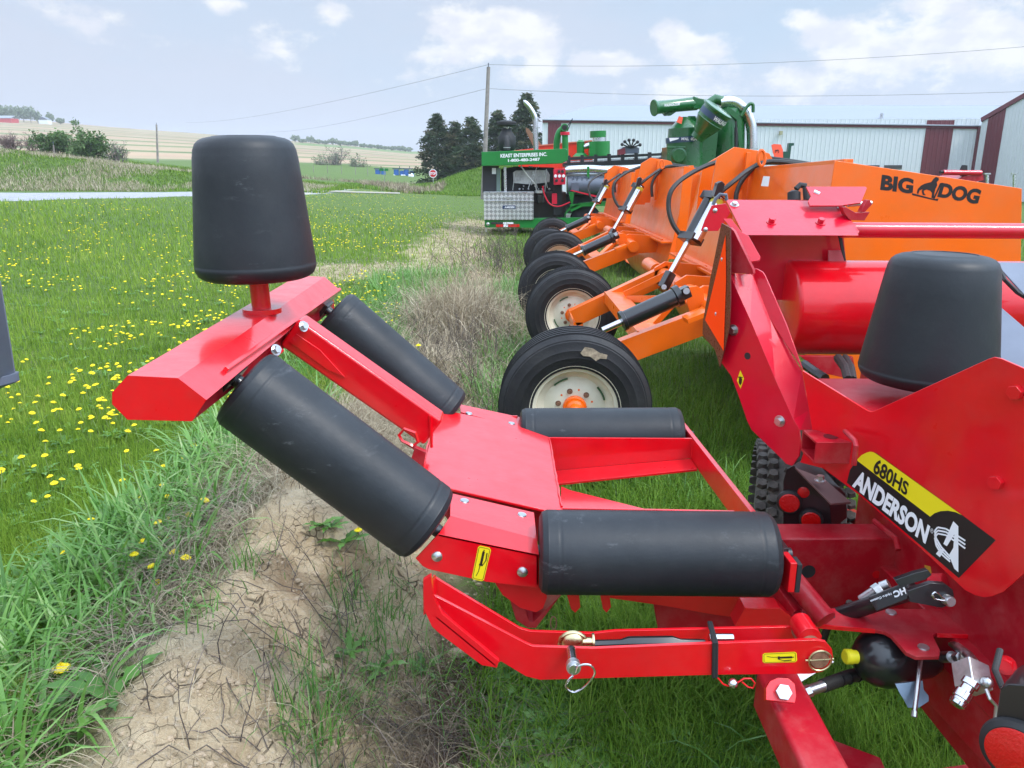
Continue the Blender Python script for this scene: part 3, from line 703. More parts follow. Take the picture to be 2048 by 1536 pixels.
# pin through the plate with its hairpin clip
pf = PY(yn - .10); pin0, pin1 = NP(1142, 1300), PY(yn - .085)(1148, 1340)
pn = pp('hitch_pin', G().cyl(pin0, pin1, .0105, 24), CHR, .0008)
pp('pin_collar', G().cyl(pin0.lerp(pin1, .72), pin0.lerp(pin1, .92), .0145, 24), ZINC, .0008, parent=pn)
c_ = lambda u, v: PY(yn - .09)(u, v)
pp('hairpin_clip', G().tube(smoothpts([c_(1152, 1345), c_(1156, 1334), c_(1168, 1329), c_(1181, 1331), c_(1189, 1341), c_(1187, 1353), c_(1172, 1371), c_(1158, 1381), c_(1146, 1384), c_(1135, 1378), c_(1132, 1370), c_(1138, 1359), c_(1146, 1352)]), .0023, 8), CHR, 0, parent=pn)
# right end: rusty pin in a brass ring, label, lynch pin below
p_ = NP(1638, 1318); pn = pp('pivot_pin', G().lathe(p_ + Vector((0, .12, 0)), p_ + Vector((0, -.006, 0)), [(0, .021), (.97, .021), (1, .018)], 28), RUST, 0)
ring = [p_ + Vector((.0235 * math.cos(a), -.006, .0235 * math.sin(a))) for a in np.linspace(0, 2 * math.pi, 29)[:-1]]
pp('pin_ring', G().tube(ring, .002, 8, closed=True), BRASS, 0, parent=pn)
pp('pin_ring', G().cyl(p_ + Vector((-.030, -.005, 0)), p_ + Vector((.028, -.005, .004)), .0018, 8), BRASS, 0, parent=pn)
pp('plate_boss', G().cyl(M(1620, 1276), M(1620, 1276) + Vector((0, .06, 0)), .024, 28), RED, .001)
grease_label([NP(1525, 1306), NP(1525, 1326), NP(1594, 1324), NP(1593, 1303)], RW, (0, -.0006, 0))
c2 = lambda u, v: PY(yn - .02)(u, v)
lp_ = pp('lynch_pin', G().sphere(c2(1466, 1367), .0105, 16, 10), CHR, 0)
pp('lynch_wire', G().tube([c2(1436, 1356), c2(1446, 1368), c2(1462, 1374), c2(1474, 1366), c2(1488, 1357), c2(1502, 1357), c2(1510, 1366), c2(1506, 1376), c2(1496, 1374), c2(1484, 1364)], .0018, 8), RED, 0, parent=lp_)

# square-tube foot coming forward at the bottom
f0, f1 = P(1548, 1375, 1.74), P(1665, 1615, 1.43)
pp('foot_tube', G().beam(f0, f1, .092, .10, up=(0, 0, 1)), REDD, .012)
lug = P(1562, 1384, 1.585)
g = G().prism(PL(lug, (0, -.75, .66)).pts([(1532, 1400), (1532, 1376), (1540, 1362), (1556, 1355), (1578, 1357), (1590, 1368), (1593, 1392), (1590, 1406)]), (0, .012, -.012)); pp('foot_lug', g, RED, .001)
n_ = Vector((-.1, -.75, .66)).normalized(); pp('hex_bolt', G().bolt(PL(lug, (0, -.75, .66))(1566, 1385), n_, .0165, .012, washer=False), ZINC, .001)
pp('foot_hose', G().cyl(P(1525, 1352, 1.78), P(1580, 1352, 1.8), .028, 16), BLKM, 0)
wp = PL(P(1610, 1345, 1.75), (0, -.8, .6)); g = G().poly(wp.pts([(1585, 1352), (1662, 1318), (1668, 1324), (1598, 1366)])); part('paper_tag', g, WHT, RW)

# horizontal bracket plate with slots and bolts
BR = PZ(.66)
g = G().prism([BR(*q) for q in [(1576, 1216), (1958, 1218), (2006, 1266), (2002, 1272), (1872, 1266), (1866, 1272), (1880, 1300), (1879, 1312), (1832, 1313), (1812, 1304), (1782, 1270), (1768, 1262), (1750, 1259), (1612, 1246), (1594, 1240), (1586, 1232)]], (0, 0, -.010)); bp_ = pp('bracket_plate', g, REDD, .0012)
for (u, v) in ((1604, 1231), (1662, 1232)):
    p = BR(u, v); g = G().lathe(p + Vector((0, 0, -.004)), p + Vector((0, 0, .0008)), [(0, .010), (1, .010)], 20); pp('slot_hole', g, BLKM, 0, parent=bp_)
for (u, v) in ((1782, 1225), (1847, 1295)):
    p = BR(u, v); pp('flat_bolt_head', G().lathe(p, p + Vector((0, 0, .003)), [(0, .0135), (1, .0125)], 24), ZINC, 0, parent=bp_)
g = G().prism(PY(1.73).pts([(1490, 1216), (1560, 1216), (1600, 1246), (1600, 1262), (1470, 1252)]), (0, .05, 0)); pp('side_gusset', g, RED, .001)
# hitch-side round struts
pp('diagonal_strut', G().cyl(P(1560, 1128, 2.02), P(1652, 1240, 1.90), .027, 24), REDD, 0)
pp('diagonal_strut', G().beam(P(1536, 1160, 2.05), P(1588, 1232, 1.98), .03, .06), REDD, .001)

# cross beam behind
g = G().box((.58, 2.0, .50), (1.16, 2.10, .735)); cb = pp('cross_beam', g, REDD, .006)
for (u, v, m_, r_) in ((1617, 1143, RUST, .020), (1753, 1149, RED, .012)):
    p = PY(2.0)(u, v); pp('beam_hole', G().cyl(p + Vector((0, -.001, 0)), p + Vector((0, .02, 0)), r_, 24), BLKM if m_ is RUST else RED, 0, parent=cb)
pp('weld_flange', G().tube([P(1748, 1042, 2.25), P(1770, 1060, 2.2), P(1792, 1078, 2.12), P(1797, 1100, 2.1)], .008, 8), REDD, 0)
pp('lower_shelf', G().prism([PZ(.52)(*q) for q in [(1560, 1170), (1730, 1180), (1560, 1205)]], (0, 0, -.006)), REDD, 0)
# frame side plates right and below
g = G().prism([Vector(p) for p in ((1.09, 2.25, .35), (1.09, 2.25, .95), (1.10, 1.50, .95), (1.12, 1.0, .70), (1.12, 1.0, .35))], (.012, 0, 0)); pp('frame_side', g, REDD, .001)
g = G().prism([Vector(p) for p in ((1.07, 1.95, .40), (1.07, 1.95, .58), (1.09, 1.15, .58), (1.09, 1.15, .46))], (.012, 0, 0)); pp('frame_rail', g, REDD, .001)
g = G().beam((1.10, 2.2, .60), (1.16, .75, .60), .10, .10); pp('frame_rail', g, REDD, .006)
g = G().beam(P(2010, 1215, 1.92), P(2130, 1400, 1.75), .10, .02, up=(0, 0, 1)); pp('frame_rail', g, REDD, .001)
GL = PZ(.30)
g = G().prism([GL(*q) for q in [(1640, 1470), (1760, 1515), (1800, 1600), (1660, 1600)]], (0, 0, -.02)); pp('low_step', g, REDD, .001)
g = G().prism([GL(*q) for q in [(1880, 1536), (1975, 1522), (1995, 1620), (1900, 1620)]], (0, 0, -.02)); pp('low_step', g, REDD, .001)
g = G().prism([PL(P(2000, 1250, 2.0), (-.8, -.2, .55))(*q) for q in [(1870, 1330), (1960, 1300), (2090, 1470), (2060, 1500), (1985, 1440)]], (.02, .02, 0)); pp('frame_skirt', g, REDD, .001)

# ---- big side plate with the lettering
S = PL((.855, 1.70, 1.2), (-.866, -.5, 0)); Sn = Vector((-.866, -.5, 0))
spix = [(1604, 741), (1733, 820), (1741, 823), (1750, 821), (1976, 718), (1988, 714), (2002, 717), (2060, 742), (2230, 815), (2230, 1040), (2048, 1148), (2007, 1184), (1985, 1193), (1968, 1195), (1950, 1191), (1929, 1180), (1840, 1096), (1718, 990), (1646, 937), (1600, 925), (1624, 857)]
sp = plate('side_plate', spix, S, .006, RED, .0012)
for (u, v) in ((2034, 784), (1995, 964)): pp('red_bolt', G().bolt(S(u, v), Sn, .015, .014, washer=False), RED, .001, parent=sp)
# decal: yellow and black panel, lettering, swoosh emblem
g = G()
def on(pix, o, m): g.poly([S(*q) + Sn * o for q in pix], m)
on([(1694, 965), (1700, 940), (1713, 921), (1725, 910), (1741, 903), (1753, 906), (1925, 1030), (1992, 1080), (1918, 1156)], .0008, 1)
arc = [(1861, 1033), (1870, 1026), (1882, 1022), (1897, 1021), (1912, 1024), (1925, 1030)]
on([(1714, 920), (1724, 910), (1734, 905), (1741, 903), (1747, 904), (1753, 907), (1925, 1030)] + arc[::-1][1:], .0016, 0)
def q_(*a): return [S(*b) + Sn * .0024 for b in a]
text_on(g, '680HS', q_((1746, 944), (1814, 992), (1820, 966), (1755, 914)), (0, 0, 0), .028, 0, 1)
text_on(g, 'ANDERSON', q_((1705, 972), (1852, 1088), (1862, 1052), (1718, 937)), (0, 0, 0), .045, 0, 2)
text_on(g, '®', q_((1861, 1063), (1867, 1068), (1869, 1059), (1863, 1055)), (0, 0, 0), 0, 0, 2)
# emblem: a tall A with a blade foot and three swooshes
on([(1908, 1042), (1918, 1052), (1918, 1144), (1910, 1137), (1899, 1110), (1908, 1095), (1910, 1068), (1895, 1092), (1888, 1087)], .0024, 2)
on([(1882, 1096), (1890, 1100), (1881, 1114), (1873, 1107)], .0024, 2)
for o_, L0_ in ((0, 0), (7, 1), (14, 2)):
    cc = [(1932, 1081 + o_ * 1.1), (1915, 1070 + o_), (1893, 1057 + o_ * .9), (1877, 1054 + o_ * .9), (1871, 1061 + o_), (1874, 1076 + o_), (1884, 1093 + o_), (1902, 1113 + o_ * .7)]
    cc = [(a + 0, b) for a, b in cc]; w_ = 1.6
    for i in range(len(cc) - 1):
        (x0, y0), (x1, y1) = cc[i], cc[i + 1]; l = math.hypot(x1 - x0, y1 - y0); nx, ny = -(y1 - y0) / l * w_, (x1 - x0) / l * w_
        on([(x0 - nx, y0 - ny), (x1 - nx, y1 - ny), (x1 + nx, y1 + ny), (x0 + nx, y0 + ny)], .0026 + .0001 * i, 2)
part('brand_decal', g, None, sp, smooth=0, mats=[YEL, INK, WHT], label='yellow and black lettered decal')
# floor behind the notch
g = G().prism([PZ(1.19)(*q) for q in [(1636, 757), (2160, 757), (2160, 860), (1760, 830), (1648, 775)]], (0, 0, -.006)); pp('upper_floor', g, REDD, .001)
# square socket tube welded to the plate
a = G().beam((.735, 1.807, 1.085), (.85, 1.807, 1.085), .094, .055, up=(0, 0, 1), hollow=.006); st = pp('socket_tube', a, REDD, .001)
p = Vector((.785, 1.80, 1.1128)); pp('socket_hole', G().cyl(p, p + Vector((0, 0, .001)), .017, 24), mat('dark_red_inside', (.10, .002, .006), .6), 0, parent=st)
w0 = S(1706, 868); pp('weld_bead', G().tube([P(1690, 862, 1.86), P(1710, 882, 1.80), P(1712, 892, 1.79), P(1708, 930, 1.80)], .006, 8), REDD, 0, parent=st)

# ---- mast: side plate, flange, rib and everything on it
Q = PL((.755, 1.91, 1.0), (-.8, -.6, 0)); Qn = Vector((-.8, -.6, 0))
qp = plate('mast_side_plate', [(1458, 546), (1501, 640), (1550, 757), (1587, 839), (1598, 858), (1601, 885), (1598, 912), (1584, 932), (1572, 928), (1562, 917), (1503, 860), (1494, 842), (1477, 792), (1462, 752), (1440, 722), (1455, 600)], Q, .006, CRIM, .0012)
for (u, v) in ((1467, 660), (1560, 842)): pp('mast_bolt', G().bolt(Q(u, v), Qn, .0105, .010), ZINC, .0006, parent=qp)
p = Q(1495, 712); pp('slot_hole', G().lathe(p + Qn * -.001, p + Qn * .0008, [(0, .010), (1, .010)], 12), BLKM, 0, parent=qp)
g = G(); 
def onQ(pix, o, m): g.poly([Q(*q) + Qn * o for q in pix], m)
onQ([(1481, 740), (1488.5, 757), (1481.5, 777.5), (1474, 761)], .0008, 0); 
onQ([(1480.5, 752), (1485, 758), (1484, 766), (1481, 771), (1478, 765), (1478.5, 757)], .0014, 1); onQ([(1476.5, 753), (1486, 754), (1486, 755.5), (1476.5, 755)], .0014, 1)
part('warning_sticker', g, None, qp, smooth=0, mats=[YEL, INK])
pa_, pb_ = Q, None
edge = [Q(1458, 546), Q(1501, 640), Q(1550, 757), Q(1587, 839), Q(1600, 860)]
fl_px = [(1505, 549), (1541, 640), (1604, 741), (1618, 820), (1626, 858)]
# flange turns back from the plate edge and to the right
far_ = [PL(edge[i] + Vector((.055, .03, .0)), (-.35, -.75, .55))(*fl_px[i]) for i in range(5)]
g = G()
for i in range(4): g.loft([edge[i], edge[i + 1], far_[i + 1], far_[i]], [p - Vector((-.001, -.004, .003)) for p in (edge[i], edge[i + 1], far_[i + 1], far_[i])])
pp('mast_flange', g, CRIM, 0)
RB = PL(far_[1], (-.75, .55, .35)) ; RB = PL(far_[1], (-.62, -.75, .2))
g = G().prism(RB.pts([(1503, 537), (1514, 538), (1525, 544), (1530, 551), (1573, 650), (1606, 742), (1590, 716), (1541, 640), (1510, 570)]), (.004, .006, 0)); pp('mast_rib', g, CRIM, .0008)
# bronze-tinted reflective panel beside the slow-vehicle sign
g = G().prism(PL(edge[0], (-.75, -.66, 0)).pts([(1460, 455), (1468, 462), (1506, 540), (1507, 548), (1458, 546)]), (.01, .015, 0)); pp('mast_panel', g, REDD, .001)
g = G().prism(PL(edge[0] + Vector((.0, .0, 0)), (-.35, -.75, .5)).pts([(1446, 437), (1462, 437), (1484, 465), (1497, 471), (1521, 514), (1518, 521), (1499, 524), (1507, 552), (1498, 545), (1470, 470), (1458, 452)]), (.004, .008, -.004)); pp('mast_flange', g, CRIM, .001)
# slow-moving-vehicle triangle
X = PL((.585, 2.1, 1.4), (-.985, -.17, 0)); Xn = Vector((-.985, -.17, 0)).normalized()
g = G().prism(X.pts([(1443, 446), (1461, 456), (1461, 600), (1459, 655), (1440, 735), (1430, 700), (1405, 668), (1406, 642), (1420, 560)]), (.002, 0, 0)); sm = pp('slow_vehicle_sign', g, SMVB, 0)
g = G().poly([p + Xn * .0012 for p in X.pts([(1452, 470), (1453, 560), (1448, 702), (1411, 640)])]); part('sign_centre', g, SMV, sm, smooth=0)
for (u, v) in ((1444, 519), (1432, 628)): pp('sign_rivet', G().dome(X(u, v), Xn, .006), ZINC, 0, parent=sm)

# ---- top assembly
TP = PL(P(1600, 464, 2.50), (0, -.47, .88)); tn = TP.n
tp = pp('top_plate', G().prism(TP.pts([(1452, 399), (1622, 401), (1690, 418), (1694, 428), (1719, 463), (1716, 466), (1484, 463)]), -tn * .008), CRIM, .0012)
for (u, v) in ((1469, 410), (1631, 404), (1683, 416)): pp('washer_bolt', G().bolt(TP(u, v), tn, .010, .008), ZINC, .0006, parent=tp)
for (u, v) in ((1543, 445), (1641, 446)): pp('red_bolt', G().bolt(TP(u, v), tn, .011, .014), CRIM, .0006, parent=tp)
g = G().prism(TP.pts([(1484, 463), (1716, 466), (1717, 471), (1486, 470)]), (0, .02, -.004)); pp('top_lip', g, CRIM, .0006, parent=tp)
BW = PY(2.72)
g = G().prism(BW.pts([(1470, 400), (1680, 400), (1692, 520), (1692, 600), (1500, 600)]), (0, .006, 0)); bw = pp('back_panel', g, CRIM, .001)
g = G().prism(PY(2.69).pts([(1657, 501), (1690, 501), (1692, 524), (1657, 524)]), (0, .006, 0)); pp('panel_tab', g, mat('pale_red_paint', (.55, .10, .12), .4), 0, parent=bw)
g = G().prism(PY(2.66).pts([(1677, 471), (1684, 473), (1692, 520), (1690, 522), (1683, 500)]), (0, .006, 0)); pp('panel_edge', g, BLKM, 0, parent=bw)
# big drum and long tube
pp('drum', G().lathe(PY(2.70)(1566, 615) , PY(2.70)(1566, 615) + Vector((2.2, 0, -.01)), [(0, .0), (0, .150), (.002, .158), (.006, .165), (1, .165)], 72), RED, 0, smooth=40)
pa_ = P(1680, 460, 2.62); pp('long_tube', G().cyl(pa_, pa_ + Vector((2.0, 0, -.012)), .0262, 28), CRIM, 0)
# linkage
LP = PL(P(1670, 405, 2.58), (0, -.62, .78))
g = G().prism(LP.pts([(1612, 373), (1731, 373), (1734, 376), (1722, 405), (1680, 411), (1620, 411), (1616, 402), (1622, 392)]), -LP.n * .006); lk = pp('linkage_plate', g, CRIM, .001)
pp('slot_hole', G().tube([LP(1628, 383) + LP.n * .0006, LP(1639, 388) + LP.n * .0006], .006, 8), WHT, 0, parent=lk)
pp('link_rod', G().cyl(P(1696, 409, 2.60), P(1742, 406, 2.62), .008, 12), ZINC, 0)
for L_ in ([(1735, 400), (1740, 400), (1744, 409), (1730, 424), (1722, 424)], [(1684, 414), (1692, 414), (1712, 426), (1740, 424), (1729, 441), (1700, 440), (1690, 428)]):
    g = G().prism(PY(2.60).pts(L_), (0, .03, 0)); pp('link_bracket', g, REDD, .001)
g = G().cyl(P(1588, 402, 2.72), P(1588, 385, 2.72), .022, 16); g.cyl(P(1588, 385, 2.72), P(1588, 381, 2.72), .022, 16, r1=.010); pp('black_knob', g, BLKM, 0)
g = G().tube([P(1592, 378, 2.72), P(1600, 370, 2.72), P(1612, 372, 2.72)], .010, 8); g.cyl(P(1612, 374, 2.7), P(1614, 400, 2.7), .012, 10); pp('link_hook', g, BLKM, 0)
# left top bracket beside the mast
g = G().prism(PY(2.62).pts([(1424, 411), (1452, 407), (1461, 424), (1452, 440), (1436, 462), (1402, 462), (1410, 440)]), (0, .008, 0)); pp('mast_bracket', g, CRIM, .001)
g = G(); cp = PY(2.58).pts([(1426, 410), (1431, 398), (1440, 389), (1452, 390), (1453, 401)]); g.tube(cp, .006, 6); pp('folded_channel', g, GREYP, 0)
for (u, v) in ((1430, 421), (1411, 459)): pp('mast_bolt', G().dome(PY(2.62)(u, v), (0, -1, 0), .008), ZINC, 0)

# under the drum: dark hoses and bracket
g = G().prism(PY(2.55).pts([(1600, 712), (1706, 714), (1712, 748), (1700, 758), (1640, 745)]), (0, .02, 0)); pp('drum_bracket', g, REDD, .001)
g = G().tube([P(1676, 716, 2.5), P(1690, 735, 2.4), P(1697, 760, 2.3)], .014, 10); g.tube([P(1690, 716, 2.5), P(1701, 735, 2.4), P(1705, 760, 2.3)], .013, 10); pp('drum_hose', g, HOSE, 0)
g = G().tube([P(1608, 728, 2.3), P(1632, 745, 2.25), P(1650, 757, 2.2)], .014, 8); pp('guide_rail', g, BLK, 0)
pp('hose_clamp', G().beam(P(1612, 742, 2.28), P(1632, 744, 2.28), .02, .006), ZINC, 0)
# loose bluish sheet and film carrier on the far right
SH = PL(P(2010, 560, 2.25), (-.2, -.45, .87))
g = G().prism([SH(*q) for q in [(1990, 524), (2200, 528), (2200, 680), (2048, 588)]], (0, 0, -.006)); pp('grey_sheet', g, SLATE, .001)
SH2 = PL(P(2020, 650, 2.15), (-.35, -.35, .85))
g = G().prism([SH2(*q) for q in [(1995, 608), (2090, 690), (2120, 770), (1990, 712), (1986, 660)]], (0, 0, -.006)); pp('grey_sheet', g, SLATE, .001)
pp('sheet_edge', G().tube([P(1992, 526, 2.24), P(2010, 560, 2.2), P(2035, 585, 2.2), P(2060, 600, 2.2)], .006, 6), BLKM, 0)
pp('sheet_edge', G().tube([P(1986, 705, 2.1), P(2010, 716, 2.1), P(2060, 735, 2.1)], .008, 6), BLKM, 0)

# ---- black lift cylinder with clevis in the bay
g = G().cyl(P(1650, 1240, 2.02), P(1830, 1180, 1.84), .021, 20); hc = pp('lift_cylinder', g, BLK, .001)
for dx in (-.03, .03):
    g = G().prism(PL(P(1880, 1190, 1.80 + dx), (0, -1, .25)).pts([(1815, 1182), (1862, 1166), (1890, 1168), (1906, 1180), (1909, 1196), (1900, 1210), (1884, 1216), (1820, 1204)]), (0, .012, 0)); pp('clevis_plate', g, BLK, .001, parent=hc)
n_ = Vector((0, -1, .25)).normalized(); CP = PL(P(1880, 1190, 1.77), (0, -1, .25)); p = CP(1893, 1199); pn = pp('clevis_pin', G().lathe(p + n_ * -.06, p + n_ * .020, [(0, .0125), (.95, .0125), (1, .010)], 24), ZINC, 0, parent=hc)
pp('hairpin_clip', G().tube(smoothpts([CP(u, v) + n_ * .014 for u, v in ((1888, 1196), (1878, 1192), (1870, 1184), (1863, 1181), (1858, 1186), (1862, 1193), (1872, 1196), (1884, 1198))]), .0018, 8), CHR, 0, parent=hc)
pp('clevis_boss', G().cyl(P(1862, 1172, 1.86), P(1890, 1172, 1.84), .03, 20), REDD, 0)
# hydraulic line lettering on the cylinder
g = G(); e0, e1 = P(1745, 1206, 1.875), P(1806, 1172, 1.83); 
CY = PL(P(1780, 1188, 1.82), (-.1, -.8, .6))
text_on(g, 'HC', [CY(1808, 1174) + CY.n * .002, CY(1785, 1183) + CY.n * .002, CY(1789, 1196) + CY.n * .002, CY(1814, 1187) + CY.n * .002], (0, 0, 0), .05)
text_on(g, 'Hydro Custom', [CY(1781, 1184) + CY.n * .002, CY(1740, 1199) + CY.n * .002, CY(1741, 1205) + CY.n * .002, CY(1783, 1190) + CY.n * .002], (0, 0, 0), .01)
part('cylinder_lettering', g, WHT, hc, smooth=0)
g = G().beam(P(1745, 1208, 1.87), P(1820, 1178, 1.83), .036, .012, up=(0, -.8, .6)); pp('cylinder_cover', g, BLK, .002, parent=hc)
g = G().cyl(P(1722, 1200, 1.95), P(1755, 1178, 1.93), .012, 14); g.cyl(P(1748, 1184, 1.93), P(1760, 1176, 1.93), .016, 6); g.cyl(P(1762, 1174, 1.93), P(1778, 1168, 1.92), .013, 12); pp('hydraulic_fitting', g, ZINC, .0006)
ys = PL(P(1850, 1140, 1.95), (-.6, -.8, .1)); g = G(); g.poly(ys.pts([(1849, 1130), (1861, 1133), (1864, 1150), (1850, 1152)])); part('warning_sticker', g, mat('amber_label', (.5, .3, .02), .5), RW, smooth=0)

def PA(u, v, d): return P(u, v, d * (1.157 if u < 1880 else 1.157 - min(.10, (u - 1880) * .0016)))
# ---- accumulator, yellow cap, hose, valve
c = PA(1775, 1318, 1.66)
g = G().lathe(PA(1712, 1314, 1.66), PA(1878, 1322, 1.68), [(0, .018), (.03, .035), (.1, .054), (.2, .066), (.33, .072), (.50, .070), (.62, .058), (.72, .048), (.86, .042), (.96, .030), (1, .015)], 40); ac = pp('accumulator', g, BLK, 0, smooth=60)
g = G().lathe(PA(1689, 1313, 1.655), PA(1717, 1314, 1.66), [(0, .014), (.1, .0185), (.5, .0185), (.52, .0165), (1, .0165)], 28); pp('yellow_cap', g, YELP, 0, parent=ac)
g = G().cyl(PA(1882, 1314, 1.66), PA(1905, 1314, 1.66), .014, 12); g.cyl(PA(1903, 1314, 1.66), PA(1930, 1313, 1.66), .008, 12); g.cyl(PA(1912, 1314, 1.66), PA(1922, 1314, 1.66), .012, 6); g.cyl(PA(1928, 1302, 1.66), PA(1928, 1326, 1.66), .009, 10); pp('steel_fitting', g, ZINC, .0005)
g = G().tube([PA(1880, 1278, 1.72), PA(1910, 1290, 1.7), PA(1938, 1312, 1.66), PA(1950, 1328, 1.63)], .011, 12); pp('steel_elbow', g, ZINC, 0)
g = G().beam(PA(1940, 1328, 1.60), PA(1948, 1378, 1.57), .055, .05, up=(0, -1, 0)); vb = pp('ball_valve', g, mat('plated_steel', (.6, .6, .6), .4, metal=.8, var=.2, vscale=40), .003)
g = G().lathe(PA(1944, 1362, 1.56), PA(1912, 1412, 1.48), [(0, .018), (.2, .018), (.22, .013), (.42, .013), (.44, .018), (.7, .018), (.72, .015), (.80, .015), (.82, .017), (.95, .016), (1, .011)], 28); pp('hose_coupler', g, CHR, 0, parent=vb)
g = G().sphere(PA(1974, 1365, 1.55), .013, 16, 10); g.tube([PA(1972, 1378, 1.54), PA(1980, 1398, 1.53), PA(1993, 1412, 1.53), PA(1990, 1440, 1.53), PA(1985, 1470, 1.53)], .004, 8); pp('valve_lever', g, ZINC, 0, parent=vb)
g = G().cyl(PA(1842, 1312, 1.60), PA(1829, 1425, 1.52), .0052, 14); g.cyl(PA(1829, 1422, 1.52), PA(1828, 1434, 1.515), .0065, 8); pp('threaded_rod', g, ZINC, 0)
SB = PL(PA(1825, 1400, 1.56), (-.1, -.75, .65))
g = G().prism(SB.pts([(1790, 1368), (1846, 1362), (1848, 1380), (1858, 1392), (1858, 1403), (1838, 1416), (1816, 1416), (1808, 1400), (1800, 1388)]), (.0, .004, 0)); pp('saddle_clamp', g, mat('blued_zinc', (.16, .21, .27), .35, metal=.8), .001)
hs = [PA(1735, 1345, 1.72), PA(1700, 1352, 1.70), PA(1672, 1362, 1.68), PA(1645, 1372, 1.66)]
g = G().tube(hs, .0165, 14); g2 = pp('hydraulic_hose', g, HOSE, 0)
g = G().cyl(PA(1648, 1371, 1.66), PA(1618, 1381, 1.65), .013, 14); g.cyl(PA(1622, 1380, 1.65), PA(1606, 1387, 1.65), .015, 6); pp('hose_ferrule', g, ZINC, .0006)

# ---- lamp housings
LB = PL(P(1600, 1000, 2.35), (-.35, -.93, 0)); ln_ = LB.n if LB.n.dot(LB(1600, 1000) - O) < 0 else -LB.n
face = LB.pts([(1566, 962), (1573, 938), (1588, 930), (1660, 1010), (1664, 1060), (1566, 1060)])
g = G().prism(face, -ln_ * .09 + Vector((.05, 0, 0))); lb = pp('lamp_box', g, GRND and BLK, .002)
for (u, v, r_, big) in ((1579, 1003, .030, 1), (1607, 984, .017, 0), (1622, 1038, .028, 1)):
    p = LB(u, v)
    if big: pp('lamp_rim', G().lathe(p, p + ln_ * .014, [(0, r_ * 1.28), (.6, r_ * 1.25), (1, r_ * 1.05)], 32), BLKM, 0, parent=lb)
    pp('lamp_lens', G().lathe(p, p + ln_ * (.017 if big else .006), [(0, r_), (.85, r_), (1, r_ * .9)], 28), LENS, 0, parent=lb)
g = G().prism([P(1590, 934, 2.33), P(1622, 934, 2.42), P(1702, 1004, 2.25), P(1662, 1007, 2.2)], (0, 0, -.006)); pp('lamp_box_lid', g, mat('brown_steel', (.14, .075, .07), .45), .001, parent=lb)
pp('zinc_bolt', G().bolt(P(1640, 962, 2.27), (0, 0, 1), .011, .014), ZINC, 0, parent=lb)
g = G().box((1.0, 2.35, .78), (1.30, 2.70, .95)); pp('lamp_bracket', g, BLK, .002)
LC = PL(P(2010, 1500, 1.30), (-.75, -.66, 0)); lcn = LC.n if LC.n.dot(LC(2010, 1500) - O) < 0 else -LC.n
g = G().prism(LC.pts([(2000, 1378), (2014, 1368), (2090, 1372), (2090, 1620), (1984, 1620), (1981, 1520)]), -lcn * .08); lc = pp('lamp_box', g, BLK, .003)
p = LC(2036, 1502); pp('lamp_rim', G().lathe(p, p + lcn * .014, [(0, .058), (.6, .056), (1, .048)], 36), BLKM, 0, parent=lc); pp('lamp_lens', G().lathe(p, p + lcn * .017, [(0, .046), (.85, .046), (1, .04)], 32), LENS, 0, parent=lc)
g = G().tube([P(2000, 1300, 1.45), P(1990, 1340, 1.42), P(2005, 1375, 1.38), P(2040, 1380, 1.35)], .006, 10); pp('wiring_loom', g, HOSE, 0)
g = G().bolt(P(2012, 1330, 1.48), (-.6, -.7, .3), .012, .01); pp('red_bolt', g, RED, 0)

# ---- knobbly carrying wheel
wc = Vector((1.12, 2.80, .40)); wr = .345; wax = Vector((.95, -.26, 0)).normalized()
g = G().lathe(wc - wax * .15, wc + wax * .15, [(0, wr * .55), (.05, wr * .8), (.15, wr * .94), (.3, wr), (.7, wr), (.85, wr * .94), (.95, wr * .8), (1, wr * .55)], 48)
e_ = Vector((0, 0, 1)); e2 = wax.cross(e_)
for k in range(44):
    a = 2 * math.pi * k / 44
    for j, t in enumerate((-.150, -.115, -.06, 0, .06, .115, .15)):
        aa = a + (j % 2) * math.pi / 44; rad = (e_ * math.cos(aa) + e2 * math.sin(aa)); cc_ = wc + wax * t + rad * (wr * (1 if abs(t) < .1 else .965 if abs(t) < .13 else .86)); tn_ = wax.cross(rad)
        s_ = .021; g.loft([cc_ + wax * (sx * s_) + tn_ * (sy * s_) for sx, sy in ((-1, -.6), (0, -1), (1, -.6), (1, .6), (0, 1), (-1, .6))], [cc_ + rad * .022 + wax * (sx * s_ * .7) + tn_ * (sy * s_ * .7) for sx, sy in ((-1, -.6), (0, -1), (1, -.6), (1, .6), (0, 1), (-1, .6))])
tw = pp('carrying_wheel', g, RUBM, 0); pp('wheel_rim', G().lathe(wc - wax * .12, wc + wax * .12, [(0, .2), (.1, .22), (.9, .22), (1, .2)], 32), REDD, 0, parent=tw)
pp('wheel_axle', G().beam((1.30, 2.05, .62), wc + Vector((.1, 0, .05)), .08, .08), REDD, .002)
pp('main_chassis', G().beam((1.75, .9, .72), (1.75, 3.6, .72), .15, .2), REDD, .006)
pp('chassis_cross', G().beam((1.1, 2.06, .62), (1.8, 2.06, .62), .1, .2), REDD, .006)

